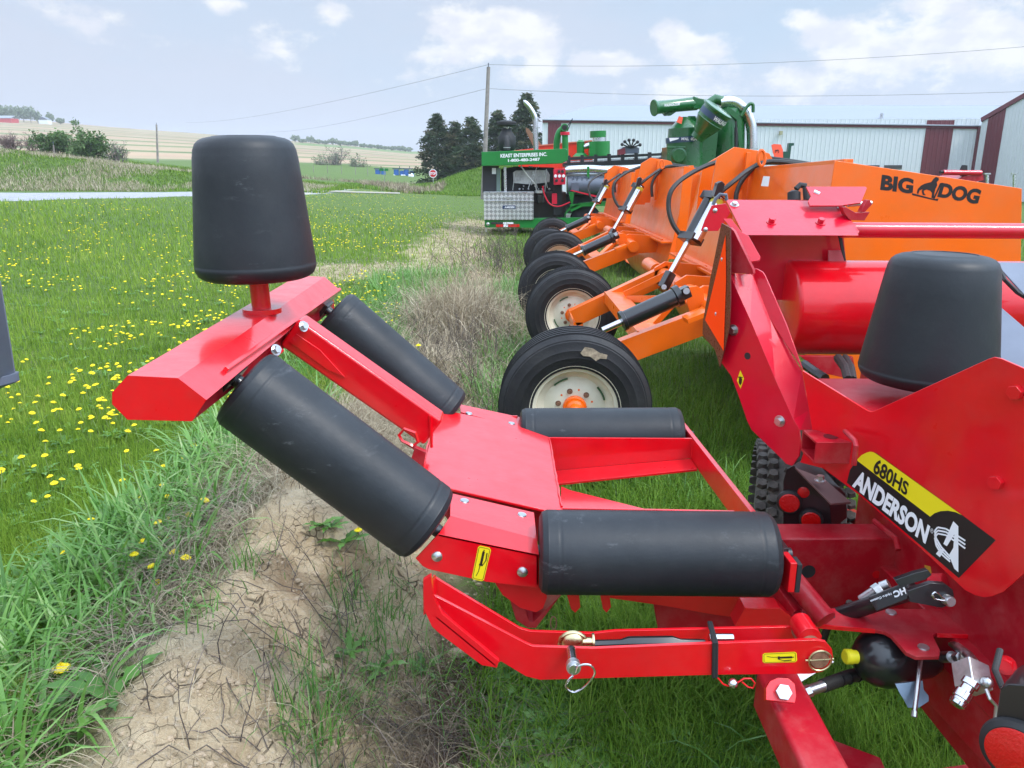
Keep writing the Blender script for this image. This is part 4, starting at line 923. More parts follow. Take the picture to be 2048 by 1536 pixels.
# weld seams and a second clevis fork, so that joints read as joints
for a_, b_ in (((1750, 1259), (1612, 1247)), ((2002, 1272), (1874, 1267))):
    pp('plate_edge', G().beam(BR(*a_) + Vector((0, -.001, -.004)), BR(*b_) + Vector((0, -.001, -.004)), .004, .010), RED, 0, parent=bp_)
for path in ([(871, 826), (846, 930)], [(1099, 878), (1123, 1014)]):
    pp('weld_seam', G().tube([T(*q) + Vector((random.gauss(0, .0006), 0, .001)) for q in [(path[0][0] + (path[1][0] - path[0][0]) * t, path[0][1] + (path[1][1] - path[0][1]) * t) for t in np.linspace(0, 1, 26)]], [.003 + .0012 * random.random() for _ in range(26)], 6), RED, 0, parent=tab)
pp('weld_seam', G().tube([t0 + (t1 - t0) * .985 + Vector((0, -.044, z)) for z in np.linspace(-.045, .05, 16)], [.004 + .002 * random.random() for _ in range(16)], 6), RED, 0)
pp('weld_seam', G().tube([Vector((.606 + random.gauss(0, .0006), 2.452, z)) for z in np.linspace(.805, .873, 14)], [.003 + .0016 * random.random() for _ in range(14)], 6), RED, 0)
pp('clevis_fork', G().prism(CP.pts([(1790, 1160), (1830, 1146), (1856, 1140), (1864, 1150), (1850, 1160), (1800, 1174)]), (0, .012, 0)), BLK, .001, parent=hc)
pp('hydraulic_hose', G().tube(smoothpts([P(1700, 1205, 2.0), P(1690, 1225, 2.02), P(1660, 1245, 2.05), P(1640, 1300, 2.1)]), .010, 8), HOSE, 0)
pp('hydraulic_hose', G().tube(smoothpts([P(1990, 1300, 1.85), P(2010, 1250, 1.9), P(2040, 1190, 2.0), P(2080, 1150, 2.0)]), .011, 8), HOSE, 0)
for k in range(4):
    c0_ = PA(1672, 1362, 1.68).lerp(PA(1735, 1345, 1.72), .1 + .27 * k); dd_ = (PA(1735, 1345, 1.72) - PA(1672, 1362, 1.68)).normalized(); pp('hose_band', G().cyl(c0_, c0_ + dd_ * .003, .0172, 16), BLK, 0)
# ------------------------------------------------------------------ orange box scrapers
def build_scraper():
    L0 = (1.7, 4.12, 0)
    r = root('box_scraper', L0, 'nearest orange box scraper, its side panel lettered in black, two cream-rimmed wheels', 'box scraper', 'orange box scrapers in a row')
    def q(name, g, m=ORG, bevel=.002, parent=None, **k): return part(name, g, m, parent or r, bevel, **k)
    Y0, Y1 = 4.12, 7.45
    prof = [(1.712, 1.786), (1.655, 1.45), (1.58, 1.02), (1.515, .72), (1.53, .52), (1.62, .36), (1.78, .26), (2.1, .2)]
    n = [(x + .012, z + .004) for x, z in prof[::-1]]; A = [Vector((x, Y0 + .012, z)) for x, z in prof + n]; B = [Vector((x + .03, Y1, z * .955)) for x, z in prof + n]
    q('moldboard', G().loft(A, B), smooth=50)
    g = G().prism(PY(4.12).pts([(1670, 321), (2044, 377), (2038, 790), (1640, 790), (1604, 757), (1642, 500)]), (0, .012, 0)); pn = q('side_panel', g)
    g = G().prism([p + Vector((.03, Y1 - 4.12, -.085)) for p in PY(4.12).pts([(1670, 321), (2044, 377), (2038, 790), (1640, 790), (1604, 757), (1642, 500)])], (0, .012, 0)); q('side_panel', g)
    # lettering and standing-dog emblem
    f = lambda u, v: PY(4.12)(u, v) + Vector((0, -.001, 0))
    g = G(); text_on(g, 'BIG', [f(1760, 380), f(1825, 388), f(1828, 357), f(1764, 349)], (0, 0, 0), .05); text_on(g, 'DOG', [f(1874, 394), f(1955, 409), f(1964, 379), f(1883, 365)], (0, 0, 0), .05)
    dog = [(1370, 715), (1375, 690), (1395, 668), (1420, 655), (1460, 645), (1475, 625), (1490, 612), (1508, 618), (1509, 632), (1496, 645), (1499, 665), (1487, 690), (1480, 720), (1478, 748), (1462, 745), (1466, 715), (1455, 700), (1432, 692), (1414, 700), (1416, 716), (1428, 728), (1408, 728), (1401, 705), (1405, 690), (1388, 698), (1378, 722)]
    g.poly([f(1400 + a / 3.16, 160 + b / 3.16) for a, b in dog]); g.poly([f(1824, 386), f(1824, 390), f(1875, 402), f(1877, 397), f(1868, 398)])
    g.poly([f(1866, 402 - 5), f(1869, 398), f(1884, 366), f(1880, 366)])
    lt = part('panel_lettering', g, INK, pn, smooth=0)
    # ledge, centre bracket, posts
    q('ledge', G().beam((1.52, 4.16, 1.0), (1.55, 7.4, .97), .12, .02)); q('ledge_bolts', G().beam((1.50, 4.3, 1.018), (1.52, 7.2, .99), .02, .012), ORG, 0)
    for (y, k) in ((5.75, 1), (6.15, .97)):
        Yp = PY(5.75); pts = [Vector((p.x, y, p.z * k)) for p in Yp.pts([(1434, 315), (1469, 294), (1527, 303), (1539, 307), (1545, 318), (1500, 352), (1470, 400), (1463, 450), (1415, 450), (1425, 364)])]
        q('hitch_bracket', G().prism(pts, (0, .02, 0)))
    q('bracket_rib', G().beam(PY(5.72)(1497, 305), PY(5.72)(1482, 440), .03, .03))
    q('top_rail', G().beam((1.735, 4.15, 1.775), (1.765, 7.44, 1.69), .05, .04))
    # axle tube and arms
    for a, b in ((4.5, 5.3), (5.5, 6.4), (6.5, 6.95)): q('pivot_tube', G().cyl((1.22, a, .92), (1.22, b, .92), .062, 28))
    for y in (4.9, 5.4, 6.2): q('pivot_lug', G().prism([Vector((x, y, z)) for x, z in ((1.14, .86), (1.14, .98), (1.22, 1.03), (1.36, 1.02), (1.56, 1.0), (1.56, .82), (1.3, .80))], (0, .03, 0)))
    q('axle_arm', G().beam((.40, 4.62, .56), (1.27, 4.62, .90), .09, .15)); q('axle_arm', G().beam((.50, 6.25, .57), (1.27, 6.25, .94), .10, .14))
    q('cross_bar', G().beam((.84, 4.64, .745), (.82, 6.22, .745), .15, .09))
    q('brace', G().beam((.88, 6.0, .80), (1.2, 5.9, .98), .05, .05)); q('brace', G().beam((.88, 4.9, .76), (1.16, 5.2, .96), .05, .05)); q('brace', G().beam((.90, 5.9, .78), (1.15, 5.0, .93), .05, .05))
    g = G().prism(PY(4.72).pts([(1376, 575), (1394, 572), (1407, 580), (1412, 634), (1384, 636), (1374, 606)]), (0, .03, 0)); q('cylinder_mount', g)
    q('mount_foot', G().beam(P(1370, 640, 4.5), P(1412, 624, 4.5), .10, .03))
    q('axle_beam', G().beam((.42, 4.15, .54), (.45, 4.7, .56), .08, .08)); q('axle_beam', G().beam((.54, 6.2, .50), (.54, 6.9, .50), .08, .08))
    # wheels
    def wheel(c, lab=None):
        c = Vector(c); ax = Vector((-.04, -1, 0)).normalized(); R0, rr, w = .415, .243, .145
        a, b = c - ax * w, c + ax * w
        o = q('wheel', G().cyl(a + ax * .03, b - ax * .03, .06, 20), ORG, 0)
        pr = [(0.02, rr - .012), (0, rr + .004), (-.03, rr + .03), (-.06, rr + .08), (-.04, R0 - .06), (.03, R0 - .022), (.10, R0 - .004)]
        for k in range(5):
            t0_ = .12 + k * .155; pr += [(t0_, R0), (t0_ + .10, R0 + .003), (t0_ + .104, R0 - .008), (t0_ + .145, R0 - .008)]
        pr += [(.90, R0 - .004), (.96, R0 - .02), (.985, R0 - .026), (.99, R0 - .033), (1.01, R0 - .037), (1.03, R0 - .07), (1.05, rr + .09), (1.04, rr + .055), (1.045, rr + .05), (1.02, rr + .03), (1.0, rr + .006), (.98, rr - .012)]
        q('tire', G().lathe(a, b, pr, 72, caps=False), RUB, 0, parent=o, smooth=28)
        rp = [(.99, rr + .006), (1.0, rr + .004), (.985, rr - .004), (.95, rr - .012), (.93, rr - .03), (.80, rr - .036), (.78, rr - .05), (.72, rr - .075), (.74, .125), (.76, .115), (.76, .062)]
        q('rim', G().lathe(a, b, rp, 64, caps=False), CREAM, 0, parent=o)
        q('hub', G().lathe(a, b, [(.70, .066), (.84, .064), (.86, .052), (.93, .048), (.96, .036), (1.02, .032), (1.06, .022), (1.06, 0)], 32), ORG, 0, parent=o)
        e1_, e2_ = Vector((0, 0, 1)), ax.cross(Vector((0, 0, 1))); f0_ = a.lerp(b, .755)
        for k in range(6):
            an = 2 * math.pi * (k + .3) / 6; d_ = e1_ * math.cos(an) + e2_ * math.sin(an); q('wheel_nut', G().bolt(f0_ + d_ * .092, ax, .0105, .016), RUST, 0, parent=o); an += .52; d_ = e1_ * math.cos(an) + e2_ * math.sin(an); q('paint_mark', G().cyl(f0_ + d_ * .098, f0_ + d_ * .098 + ax * .0025, .006, 10), ORG, 0, parent=o)
        for k in range(4):
            p_ = [a.lerp(b, .742) + (e1_ * math.cos(t) + e2_ * math.sin(t)) * .165 + ax * .004 for t in np.linspace(k * 1.571 + .25, k * 1.571 + .75, 6)]; q('rim_slot', G().tube(p_, .0055, 6), mat('weathered_slot', (.05, .12, .05), .8), 0, parent=o)
        return o
    w1 = wheel((.345, 4.11, .494)); wheel((.54, 6.88, .49))
    # lift cylinder: black cap tube, chrome barrel, rod
    d = 5.45
    a, b = P(1437, 370, d), P(1325, 573, d)
    lc = q('lift_cylinder', G().cyl(P(1424, 388, d), P(1376, 480, d), .040, 20), BLK, .001)
    q('cylinder_barrel', G().cyl(P(1437, 396, d - .05), P(1391, 481, d - .05), .043, 24), CHR, .001, parent=lc)
    q('barrel_label', G().cyl(P(1437, 396, d - .05).lerp(P(1391, 481, d - .05), .04), P(1437, 396, d - .05).lerp(P(1391, 481, d - .05), .16), .0440, 24), mat('amber_sticker', (.5, .42, .03), .5), 0, parent=lc)
    q('cylinder_clamp', G().beam(P(1428, 388, d), P(1420, 402, d), .14, .10), BLK, .003, parent=lc); q('cylinder_clamp', G().beam(P(1385, 470, d), P(1378, 484, d), .15, .11), BLK, .003, parent=lc)
    g = G().prism([p + Vector((0, -.05, 0)) for p in PY(5.35).pts([(1424, 392), (1432, 366), (1440, 362), (1446, 368), (1444, 376), (1436, 398)])], (0, .08, 0)); q('clevis', g, BLK, .002, parent=lc)
    q('piston_rod', G().cyl(P(1377, 482, d), P(1336, 556, d), .022, 18), CHR, 0, parent=lc); q('clevis', G().beam(P(1342, 545, d), P(1326, 576, d), .055, .065), BLK, .004, parent=lc)
    q('clevis_pin', G().cyl(P(1438, 372, d - .12), P(1438, 372, d + .1), .018, 16), ZINC, 0, parent=lc); q('clevis_pin', G().cyl(P(1328, 574, d - .1), P(1328, 574, d + .06), .018, 16), ZINC, 0, parent=lc)
    # black wheel cylinder on the axle frame
    d = 4.62
    wc_ = q('tilt_cylinder', G().lathe(P(1243, 643, d), P(1360, 590, d), [(0, .062), (.06, .062), (.065, .055), (.90, .055), (.91, .066), (1, .066)], 28), BLK, .001)
    q('piston_rod', G().cyl(P(1205, 661, d), P(1245, 643, d), .020, 18), CHR, 0, parent=wc_); q('clevis', G().beam(P(1355, 592, d), P(1378, 581, d), .06, .07), BLK, .004, parent=wc_)
    q('clevis_pin', G().cyl(P(1373, 582, d - .12), P(1373, 582, d + .08), .019, 16), ZINC, 0, parent=wc_); q('tie_rod', G().cyl(P(1262, 622, d - .02), P(1330, 588, d - .02), .009, 8), CHR, 0, parent=wc_)
    # hoses
    H = lambda pts, d_, r_=.017: q('hydraulic_hose', G().tube(smoothpts([P(u, v, d_ + dd) for u, v, dd in pts]), r_, 8), HOSE, 0)
    H([(1368, 478, 0), (1346, 448, 0), (1337, 412, 0), (1346, 376, 0), (1385, 345, .1), (1440, 323, .2), (1520, 317, .1), (1570, 321, 0), (1640, 332, 0)], 5.5)
    H([(1432, 392, -.1), (1465, 365, -.1), (1497, 340, 0), (1524, 327, 0), (1556, 323, 0), (1640, 334, 0)], 5.4)
    H([(1474, 430, 0), (1472, 395, 0), (1480, 368, 0), (1500, 342, 0), (1524, 326, 0), (1575, 326, 0)], 5.5)
    g = G().tube([PY(5.3)(1523 + 7 * math.cos(a), 316 + 16 * math.sin(a)) for a in np.linspace(0, 6.28, 15)[:-1]], .010, 6, closed=True); q('hose_ring', g, ORG, 0)
    return r, w1, lt
scr, w1, lt = build_scraper()
s2 = copy_tree(scr, None, (1.7 + .14, 4.12 + 4.25, -.02)); s2['label'] = 'middle orange box scraper, between the lettered one and the farthest one'
s3 = copy_tree(scr, None, (1.7 + .26, 4.12 + 8.7, -.10)); s3['label'] = 'farthest orange box scraper, closest to the green engine trailer'
# only the first one carries the torn shipping sticker and the white sheet label
tp_ = PY(3.945)
g = G().prism(tp_.pts([(1161, 706), (1170, 694), (1186, 697), (1200, 706), (1215, 710), (1213, 718), (1200, 717), (1192, 722), (1180, 713), (1166, 712)]), (0, -.0015, 0)); part('torn_sticker', g, mat('torn_paper', (.33, .26, .18), .8, var=.5, vscale=40), scr)
g = G(); c_ = [PL((1.62, 5.2, 1.6), (-1, 0, .17))(*a) + Vector((-.004, 0, 0)) for a in ((1523, 372), (1538, 373), (1541, 353), (1528, 352))]; g.poly(c_); part('white_sticker', g, WHT, scr, smooth=0)
for o in (s2, s3):     # the far two show no lettering
    for ch in list(o.children):
        for cc in list(ch.children):
            if cc.name.startswith('panel_lettering'): bpy.data.objects.remove(cc)
# ------------------------------------------------------------------ machines and buildings behind
def fr_(g, pix, y, dep, m=0): return g.prism(PY(y).pts(pix), (0, dep, 0), m)
def rect(u0, v0, u1, v1): return [(u0, v0), (u1, v0), (u1, v1), (u0, v1)]
def pc(g, u0, v0, u1, v1, y, rp, seg=20, y1=None, rp1=None, m=0):
    a, b = PY(y)(u0, v0), PY(y1 or y)(u1, v1); return g.cyl(a, b, rp * y / F, seg, m, None if rp1 is None else rp1 * (y1 or y) / F)
# --- engine trailer
Y = 21.0; tb = PY(Y)(1020, 455); ET = root('engine_trailer', (tb.x, Y, 0), 'green engine trailer with lettered canopy, silver toolbox and chrome exhaust stack', 'trailer')
def e(name, g, m, bevel=0, parent=None, **k): return part(name, g, m, parent or ET, bevel, **k)
can = e('canopy', fr_(G(), [(963, 304), (1131, 297), (1136, 300), (1136, 320), (1124, 327), (963, 332)], Y - .3, 1.9), GRNL, .01)
g = G(); K = lambda u, v: PY(Y - .3)(u, v) + Vector((0, -.004, 0))
text_on(g, 'KEAST ENTERPRISES INC.', [K(1001, 315.5), K(1094, 312), K(1094, 304.5), K(1001, 308)], (0, 0, 0), .03); text_on(g, '1-800-480-2487', [K(1016, 324), K(1080, 321.5), K(1080, 315.5), K(1016, 318)], (0, 0, 0), .03); part('canopy_lettering', g, WHT, can, smooth=0)
e('radiator_housing', fr_(G(), rect(965, 332, 996, 386), Y, 1.4), BLKM, .01)
e('housing_sticker', fr_(G(), rect(984, 336, 992, 348), Y - .005, .004), WHT); e('glass_panel', fr_(G(), rect(993, 336, 1001, 384), Y - .05, .04), mat('dull_glass', (.12, .17, .15), .2))
e('engine_block', fr_(G(), [(1002, 338), (1030, 333), (1108, 335), (1112, 384), (1002, 386)], Y + .3, .9), BLKM, .01)
g = G(); fr_(g, [(1026, 345), (1032, 341), (1094, 340), (1100, 350), (1099, 364), (1062, 369), (1027, 366)], Y + .05, .4)
for k in range(7): fr_(g, rect(1031 + k * 9, 346, 1036 + k * 9, 352), Y + .02, .04); fr_(g, rect(1033 + k * 9, 356, 1038 + k * 9, 361), Y + .02, .04)
e('cylinder_head', g, mat('cast_aluminium', (.38, .38, .37), .5, metal=.6, var=.3, vscale=6, bump=.4, bscale=30), .004)
g = G(); 
for k in range(16): 
    uu, v_ = random.uniform(1016, 1104), random.choice((334, 372, 378, 383)); g.sphere(PY(Y + .15)(uu, v_), random.uniform(.012, .03), 8, 6)
for k in range(6):
    uu = random.uniform(1016, 1095); pc(g, uu, random.uniform(333, 345), uu + random.uniform(-14, 14), random.uniform(368, 384), Y + .02, .8, 6)
e('engine_fittings', g, ZINC)
g = G(); pc(g, 1010, 334, 1011, 384, Y - .1, 3); e('coolant_pipe', g, ALU); g = G(); g.tube([PY(Y - .2)(*a) for a in ((1042, 330), (1044, 335), (1056, 352), (1070, 368), (1074, 384))], .016, 6); e('engine_pipe', g, ZINC)
g = G(); g.lathe(PY(Y + .3)(1013, 253), PY(Y + .3)(1013, 241), [(0, .10), (.02, .24), (.3, .27), (.45, .24), (.55, .26), (.8, .25), (1, .12)], 32)
g.lathe(PY(Y + .3)(1014, 303), PY(Y + .3)(1013, 256), [(0, .12), (.1, .20), (.3, .24), (.6, .24), (.85, .14), (1, .11)], 28); g.tube([PY(Y)(1014, 300), PY(Y)(1014, 285), PY(Y + .1)(1012, 275)], .085, 16)
for k in range(5): g.tube([PY(Y)(1014 + 7 * math.cos(a), 297 - 4 * k + 1.6 * math.sin(a)) for a in np.linspace(0, 6.28, 13)[:-1]], .015, 6, closed=True)
e('air_cleaner', g, BLKM, smooth=40); g = G(); pc(g, 1012, 256.5, 1013, 254.5, Y + .3, 9); pc(g, 1014, 296, 1014, 294.5, Y, 6.8); e('hose_clamp', g, ZINC)
pts = smoothpts([PY(Y + .3)(*a) for a in ((1072, 300), (1071, 270), (1071, 245), (1069, 232), (1060, 216), (1047, 200))]); g = G().tube(pts, [.068] * (len(pts) - 5) + [.066, .06, .05, .035, .006], 20); e('exhaust_stack', g, CHR, smooth=60)
DP = NT('diamond_plate'); q1 = DP.n('ShaderNodeTexChecker'); mp = DP.n('ShaderNodeMapping'); mp.inputs['Rotation'].default_value = (0, R(45), 0); DP.L(DP.tc, mp.inputs[0]); DP.L(mp.outputs[0], q1.inputs[0]); q1.inputs['Scale'].default_value = 13
DP.base(DP.mix(q1.outputs['Fac'], (.42, .43, .45), (.78, .79, .82)), .3); DP.b.inputs['Metallic'].default_value = .8; DP.bump(q1.outputs['Fac'], .6, .01)
tbx = e('toolbox', fr_(G(), rect(968, 402, 1067, 440), Y - .35, .7), DP.m, .008); e('toolbox_lid', fr_(G(), rect(967, 386, 1067, 401), Y - .37, .74), DP.m, .008, parent=tbx)
e('toolbox_trim', fr_(G(), rect(967, 383.5, 1068, 387), Y - .38, .76), ALU, .004, parent=tbx); e('toolbox_trim', fr_(G(), rect(967, 400.5, 1068, 403), Y - .38, .76), ALU, .004, parent=tbx)
e('toolbox_latch', fr_(G(), rect(1011, 393, 1024, 398), Y - .39, .02), ZINC, .002, parent=tbx); e('toolbox_badge', fr_(G(), rect(1005, 411, 1031, 418), Y - .36, .01), mat('navy_badge', (.02, .04, .10), .4), 0, parent=tbx)
g = G(); text_on(g, 'AARDEN', [PY(Y - .365)(1009, 416.5), PY(Y - .365)(1029, 416.5), PY(Y - .365)(1029, 412.5), PY(Y - .365)(1009, 412.5)], (0, 0, 0), .03, .2); part('badge_lettering', g, WHT, tbx, smooth=0)
e('trailer_frame', fr_(G(), [(969, 440), (1200, 434), (1200, 446), (1100, 456), (970, 455)], Y - .3, 2.0), GRNL, .008)
g = G(); fr_(g, rect(982, 444.5, 1006, 448), Y - .33, .03, 0); e('light_bar', g, BLKM); g = G(); fr_(g, rect(1006, 444.5, 1027, 448), Y - .33, .02); e('light_bar', g, WHT)
for i_, (a, b, m_) in enumerate(((992, 1007, LENS), (1007, 1016, WHT), (1016, 1039, LENS))): e('reflector_strip', fr_(G(), rect(a, 448.5, b, 454), Y - .32, .012), m_)
e('drop_leg', fr_(G(), rect(971, 452, 974, 464), Y - .2, .05), ZINC); g = G(); g.sphere(PY(Y - .3)(976, 448), .05, 10, 8); e('lamp', g, ZINC)
e('fuel_tank', fr_(G(), rect(1067, 384, 1132, 440), Y + .1, 1.2), BLK, .01); g = G(); pc(g, 1082, 390, 1082, 405, Y - .1, 9); e('filter_can', g, BLK); g = G(); pc(g, 1078, 381, 1078, 386, Y - .1, 9); e('steel_cap', g, ZINC)
cb = e('control_box', fr_(G(), [(1107, 338), (1131, 337), (1131, 369), (1108, 370)], Y - .35, .25), REDB and mat('control_red', (.55, .005, .03), .4), .01)
g = G()
for u_, v_, k in ((1111, 352, 1), (1119, 352, 1), (1127, 352, 1)): g.lathe(PY(Y - .35)(u_, v_), PY(Y - .37)(u_, v_), [(0, .04), (1, .036)], 16)
e('gauge', g, WHT, parent=cb); g = G()
for u_, v_ in ((1113, 361), (1125, 361), (1118, 343), (1125, 343)): g.lathe(PY(Y - .35)(u_, v_), PY(Y - .38)(u_, v_), [(0, .042), (1, .03)], 14)
e('dial', g, BLKM, parent=cb)
e('junction_box', fr_(G(), rect(1104, 387, 1114, 408), Y - .2, .1), mat('control_red', (0, 0, 0)), .005); g = G(); 
e('control_post', fr_(G(), rect(1108, 369, 1124, 430), Y, .15), BLKM)
g = G().tube(smoothpts([PY(Y - .3)(*a) for a in ((1085, 372), (1090, 392), (1100, 408), (1116, 413), (1132, 408), (1140, 404))]), .018, 6); e('red_hose', g, mat('control_red', (0, 0, 0)))
g = G(); pts = smoothpts([PY(Y + .3)(*a) for a in ((1113, 302), (1114, 280), (1119, 264), (1129, 256))]); g.tube(pts, .085, 18); e('green_duct', g, GRNL); g = G().lathe(PY(Y + .2)(1129, 256), PY(Y + .1)(1129, 255), [(0, .10), (.9, .10), (1, .095), (1, .065), (.3, .06), (.3, 0)], 20); e('duct_mouth', g, GRNL)
g = G().lathe(PY(Y + .095)(1129, 255), PY(Y + .09)(1129, 255), [(0, .066), (1, .066)], 20); e('duct_opening', g, BLKM)
g = G(); pc(g, 1131, 312, 1130, 270, Y + .1, 6); e('green_duct', g, GRNL); g = G(); pc(g, 1130, 270, 1130, 264, Y + .1, 9); e('pipe_coupling', g, mat('control_red', (0, 0, 0)))
g = G(); g.tube([PY(Y)(1135, 262), PY(Y)(1145, 237)], .012, 5); g.tube([PY(Y)(1132, 258), PY(Y)(1143, 240)], .012, 5); e('lever_rod', g, BLKM)
# fender and twin wheels
fp = [PY(Y - .3)(1180 + 50 * math.cos(a), 436 + 27 * math.sin(a)) for a in np.linspace(math.pi * .98, math.pi * 1.5, 9)] + [PY(Y - .3)(1236, 406)]
g = G()
for i in range(len(fp) - 1): g.loft([fp[i], fp[i + 1], fp[i + 1] + Vector((0, .6, 0)), fp[i] + Vector((0, .6, 0))], [p + Vector((0, 0, .05)) for p in (fp[i], fp[i + 1], fp[i + 1] + Vector((0, .6, 0)), fp[i] + Vector((0, .6, 0)))])
fr_(g, [(1140, 409), (1160, 407), (1236, 404), (1236, 411), (1165, 413), (1142, 424)], Y - .3, .03); e('fender', g, GRNL)
for u_ in (1171, 1242):
    c_ = PY(Y)(u_, 440); o = e('trailer_wheel', G().lathe(c_ - Vector((0, .15, 0)), c_ + Vector((0, .15, 0)), [(0, .2), (0, .30), (.1, .38), (.25, .41), (.75, .41), (.9, .38), (1, .3)], 36), RUB); e('wheel_rim', G().lathe(c_ - Vector((0, .13, 0)), c_ + Vector((0, .1, 0)), [(0, .19), (.05, .2), (.2, .15), (.2, 0)], 24), mat('black_rim', (.03, .03, .03), .4), parent=o)
# transfer tube bundle to the right on the same trailer
g = G(); pc(g, 1134, 371, 1340, 368, Y, 18, 24); e('blue_grey_tank', g, GREYP); g = G(); g.tube(smoothpts([PY(Y - .1)(*a) for a in ((1130, 340), (1180, 338), (1230, 341), (1290, 336), (1345, 338))]), .10, 16); e('silver_hose', g, ALU)
g = G(); pc(g, 1130, 350, 1345, 349, Y, 3.2); e('steel_pipe', g, ZINC); e('pipe_post', fr_(G(), rect(1174, 333, 1179, 356), Y - .2, .06), GRNL)
g = G()
for u_ in (1142, 1150, 1160, 1170): g.tube([PY(Y - .2)(u_, 374), PY(Y - .2)(u_ + 3, 364), PY(Y - .2)(u_ + 6, 353)], .016, 6)
fr_(g, rect(1143, 366, 1158, 382), Y - .25, .2); e('valve_bank', g, GREYP)
g = G(); fr_(g, [(1140, 381), (1144, 380), (1206, 394), (1205, 398)], Y - .4, .05); e('tow_arm', g, mat('control_red', (0, 0, 0)))
e('under_frame', fr_(G(), rect(1130, 388, 1240, 412), Y + .2, 1.0), BLKM); e('side_post', fr_(G(), [(1137, 384), (1149, 384), (1145, 410), (1143, 410)], Y - .25, .05), GRNL)

# --- black conveyor with knob cluster (separate machine behind)
Y = 24.0; CV = root('conveyor', (PY(Y)(1240, 330).x, Y, 0), 'long black conveyor frame lying behind the green engine trailer', 'conveyor')
def e2(name, g, m, bevel=0, parent=None): return part(name, g, m, parent or CV, bevel)
e2('top_rail', fr_(G(), [(1126, 315), (1345, 305), (1345, 310), (1126, 321)], Y, .5), BLK); e2('lower_rail', fr_(G(), [(1126, 326), (1345, 315), (1345, 327), (1126, 334)], Y, .5), BLK)
g = G()
for k in range(8): u_ = 1134 + k * 27; fr_(g, rect(u_, 311 - k * 1.1, u_ + 7, 328 - k * .9), Y - .02, .06)
e2('rail_post', g, BLK); e2('belt_strip', fr_(G(), [(1130, 322.5), (1345, 312.5), (1345, 315), (1130, 325)], Y + .1, .4), ALU)
g = G(); fr_(g, [(1241, 300), (1246, 294), (1266, 291), (1278, 296), (1278, 307), (1241, 308)], Y, .4)
e2('valve_block', g, GREYP)
for a in np.linspace(math.pi * 1.12, math.pi * 1.9, 6): c_ = PY(Y - .1)(1262 + 19 * math.cos(a), 294 + 14 * math.sin(a)); g = G().sphere(c_, .05, 12, 8); g.tube([c_, PY(Y)(1262, 296)], .02, 6); e2('knob', g, BLKM)
g = G(); fr_(g, [(1237, 299), (1250, 296), (1251, 308), (1237, 310)], Y - .05, .3); e2('knob_guard', g, mat('maroon_paint', (.16, .02, .03), .4))
for u_ in (1140, 1330): e2('conveyor_leg', G().beam(PY(Y + .2)(u_, 325), Vector((PY(Y + .2)(u_, 325).x, Y + .2, -.1)), .08, .08), BLK)
# --- red-orange grain cart behind with green filter housings
Y = 27.0; GC = root('grain_cart', (PY(Y)(1110, 300).x, Y, 0), 'red-orange grain cart body behind the green canopy, green filter housings at its right', 'grain cart')
def e3(name, g, m, bevel=0, parent=None): return part(name, g, m, parent or GC, bevel)
e3('cart_body', fr_(G(), [(1028, 301), (1066, 297), (1078, 291), (1184, 281), (1186, 330), (1100, 340), (1040, 340)], Y, 2.2), REDB, .01)
e3('cart_rim', fr_(G(), [(1077, 290), (1184, 280), (1184, 282.5), (1077, 292.5)], Y - .04, .06), mat('salmon_edge', (.6, .14, .08), .5))
e3('folded_spout', fr_(G(), [(1052, 255), (1058, 258), (1084, 290), (1080, 292), (1066, 290), (1052, 262)], Y + .1, .4), RUST)
g = G(); pc(g, 1161, 312, 1161, 284, Y - .6, 7.5); pc(g, 1161, 284, 1161, 280, Y - .6, 8.5, rp1=4); pc(g, 1161, 313, 1161, 306, Y - .6, 16, rp1=9); e3('filter_housing', g, GRNL)
g = G(); pc(g, 1199, 312, 1199, 283, Y - .6, 20); fr_(g, rect(1179, 283, 1199, 312), Y - .9, .5); e3('filter_housing', g, GRNL); g = G(); pc(g, 1199, 283, 1199, 271, Y - .6, 13); e3('filter_neck', g, ALU); g = G(); pc(g, 1196, 275, 1196, 262, Y - .6, 15.5); e3('filter_cap', g, GRNL)
g = G(); pc(g, 1168, 294, 1180, 290, Y - .6, 5); e3('duct_joint', g, ALU)
for u_ in (1060, 1160): c_ = Vector((PY(Y + .6)(u_, 330).x, Y + .6, .45)); o = e3('cart_wheel', G().lathe(c_ - Vector((0, .2, 0)), c_ + Vector((0, .2, 0)), [(0, .3), (.1, .5), (.9, .5), (1, .3)], 28), RUB)
e3('cart_leg', G().box((PY(Y)(1110, 330).x - .1, Y + .4, .3), (PY(Y)(1110, 330).x + .1, Y + .8, 2.0)), REDB)

# --- green grain vacuum
Y = 17.0; GV = root('grain_vacuum', (PY(Y)(1410, 330).x, Y, 0), 'tall green grain vacuum with tilted cyclone and bent silver pipe, above the scrapers', 'grain vacuum')
def e4(name, g, m, bevel=0, parent=None, **k): return part(name, g, m, parent or GV, bevel, **k)
def s_(r_px): return r_px * Y / F
a, b = PY(Y - .3)(1307, 216), PY(Y)(1392, 207)
g = G().lathe(a, b, [(0, .16), (.02, .165), (.06, .14), (.1, .128), (.55, .125), (1, .135)], 28); ap = e4('discharge_tube', g, GRN)
g = G(); fr_(g, [(1326, 224), (1355, 222), (1342, 231), (1332, 231)], Y - .2, .2); e4('tube_foot', g, GRN)
g = G(); text_on(g, 'WALINGA.COM', [PY(Y - .46)(1328, 213.5), PY(Y - .42)(1359, 210.5), PY(Y - .42)(1360, 205.5), PY(Y - .46)(1329, 208)], (0, 0, 0), .04); part('tube_lettering', g, WHT, ap, smooth=0)
g = G(); fr_(g, [(1388, 192), (1393, 195), (1412, 199), (1424, 209), (1421, 222), (1404, 216), (1388, 218), (1386, 212)], Y - .15, .35); e4('discharge_elbow', g, GRN, .01)
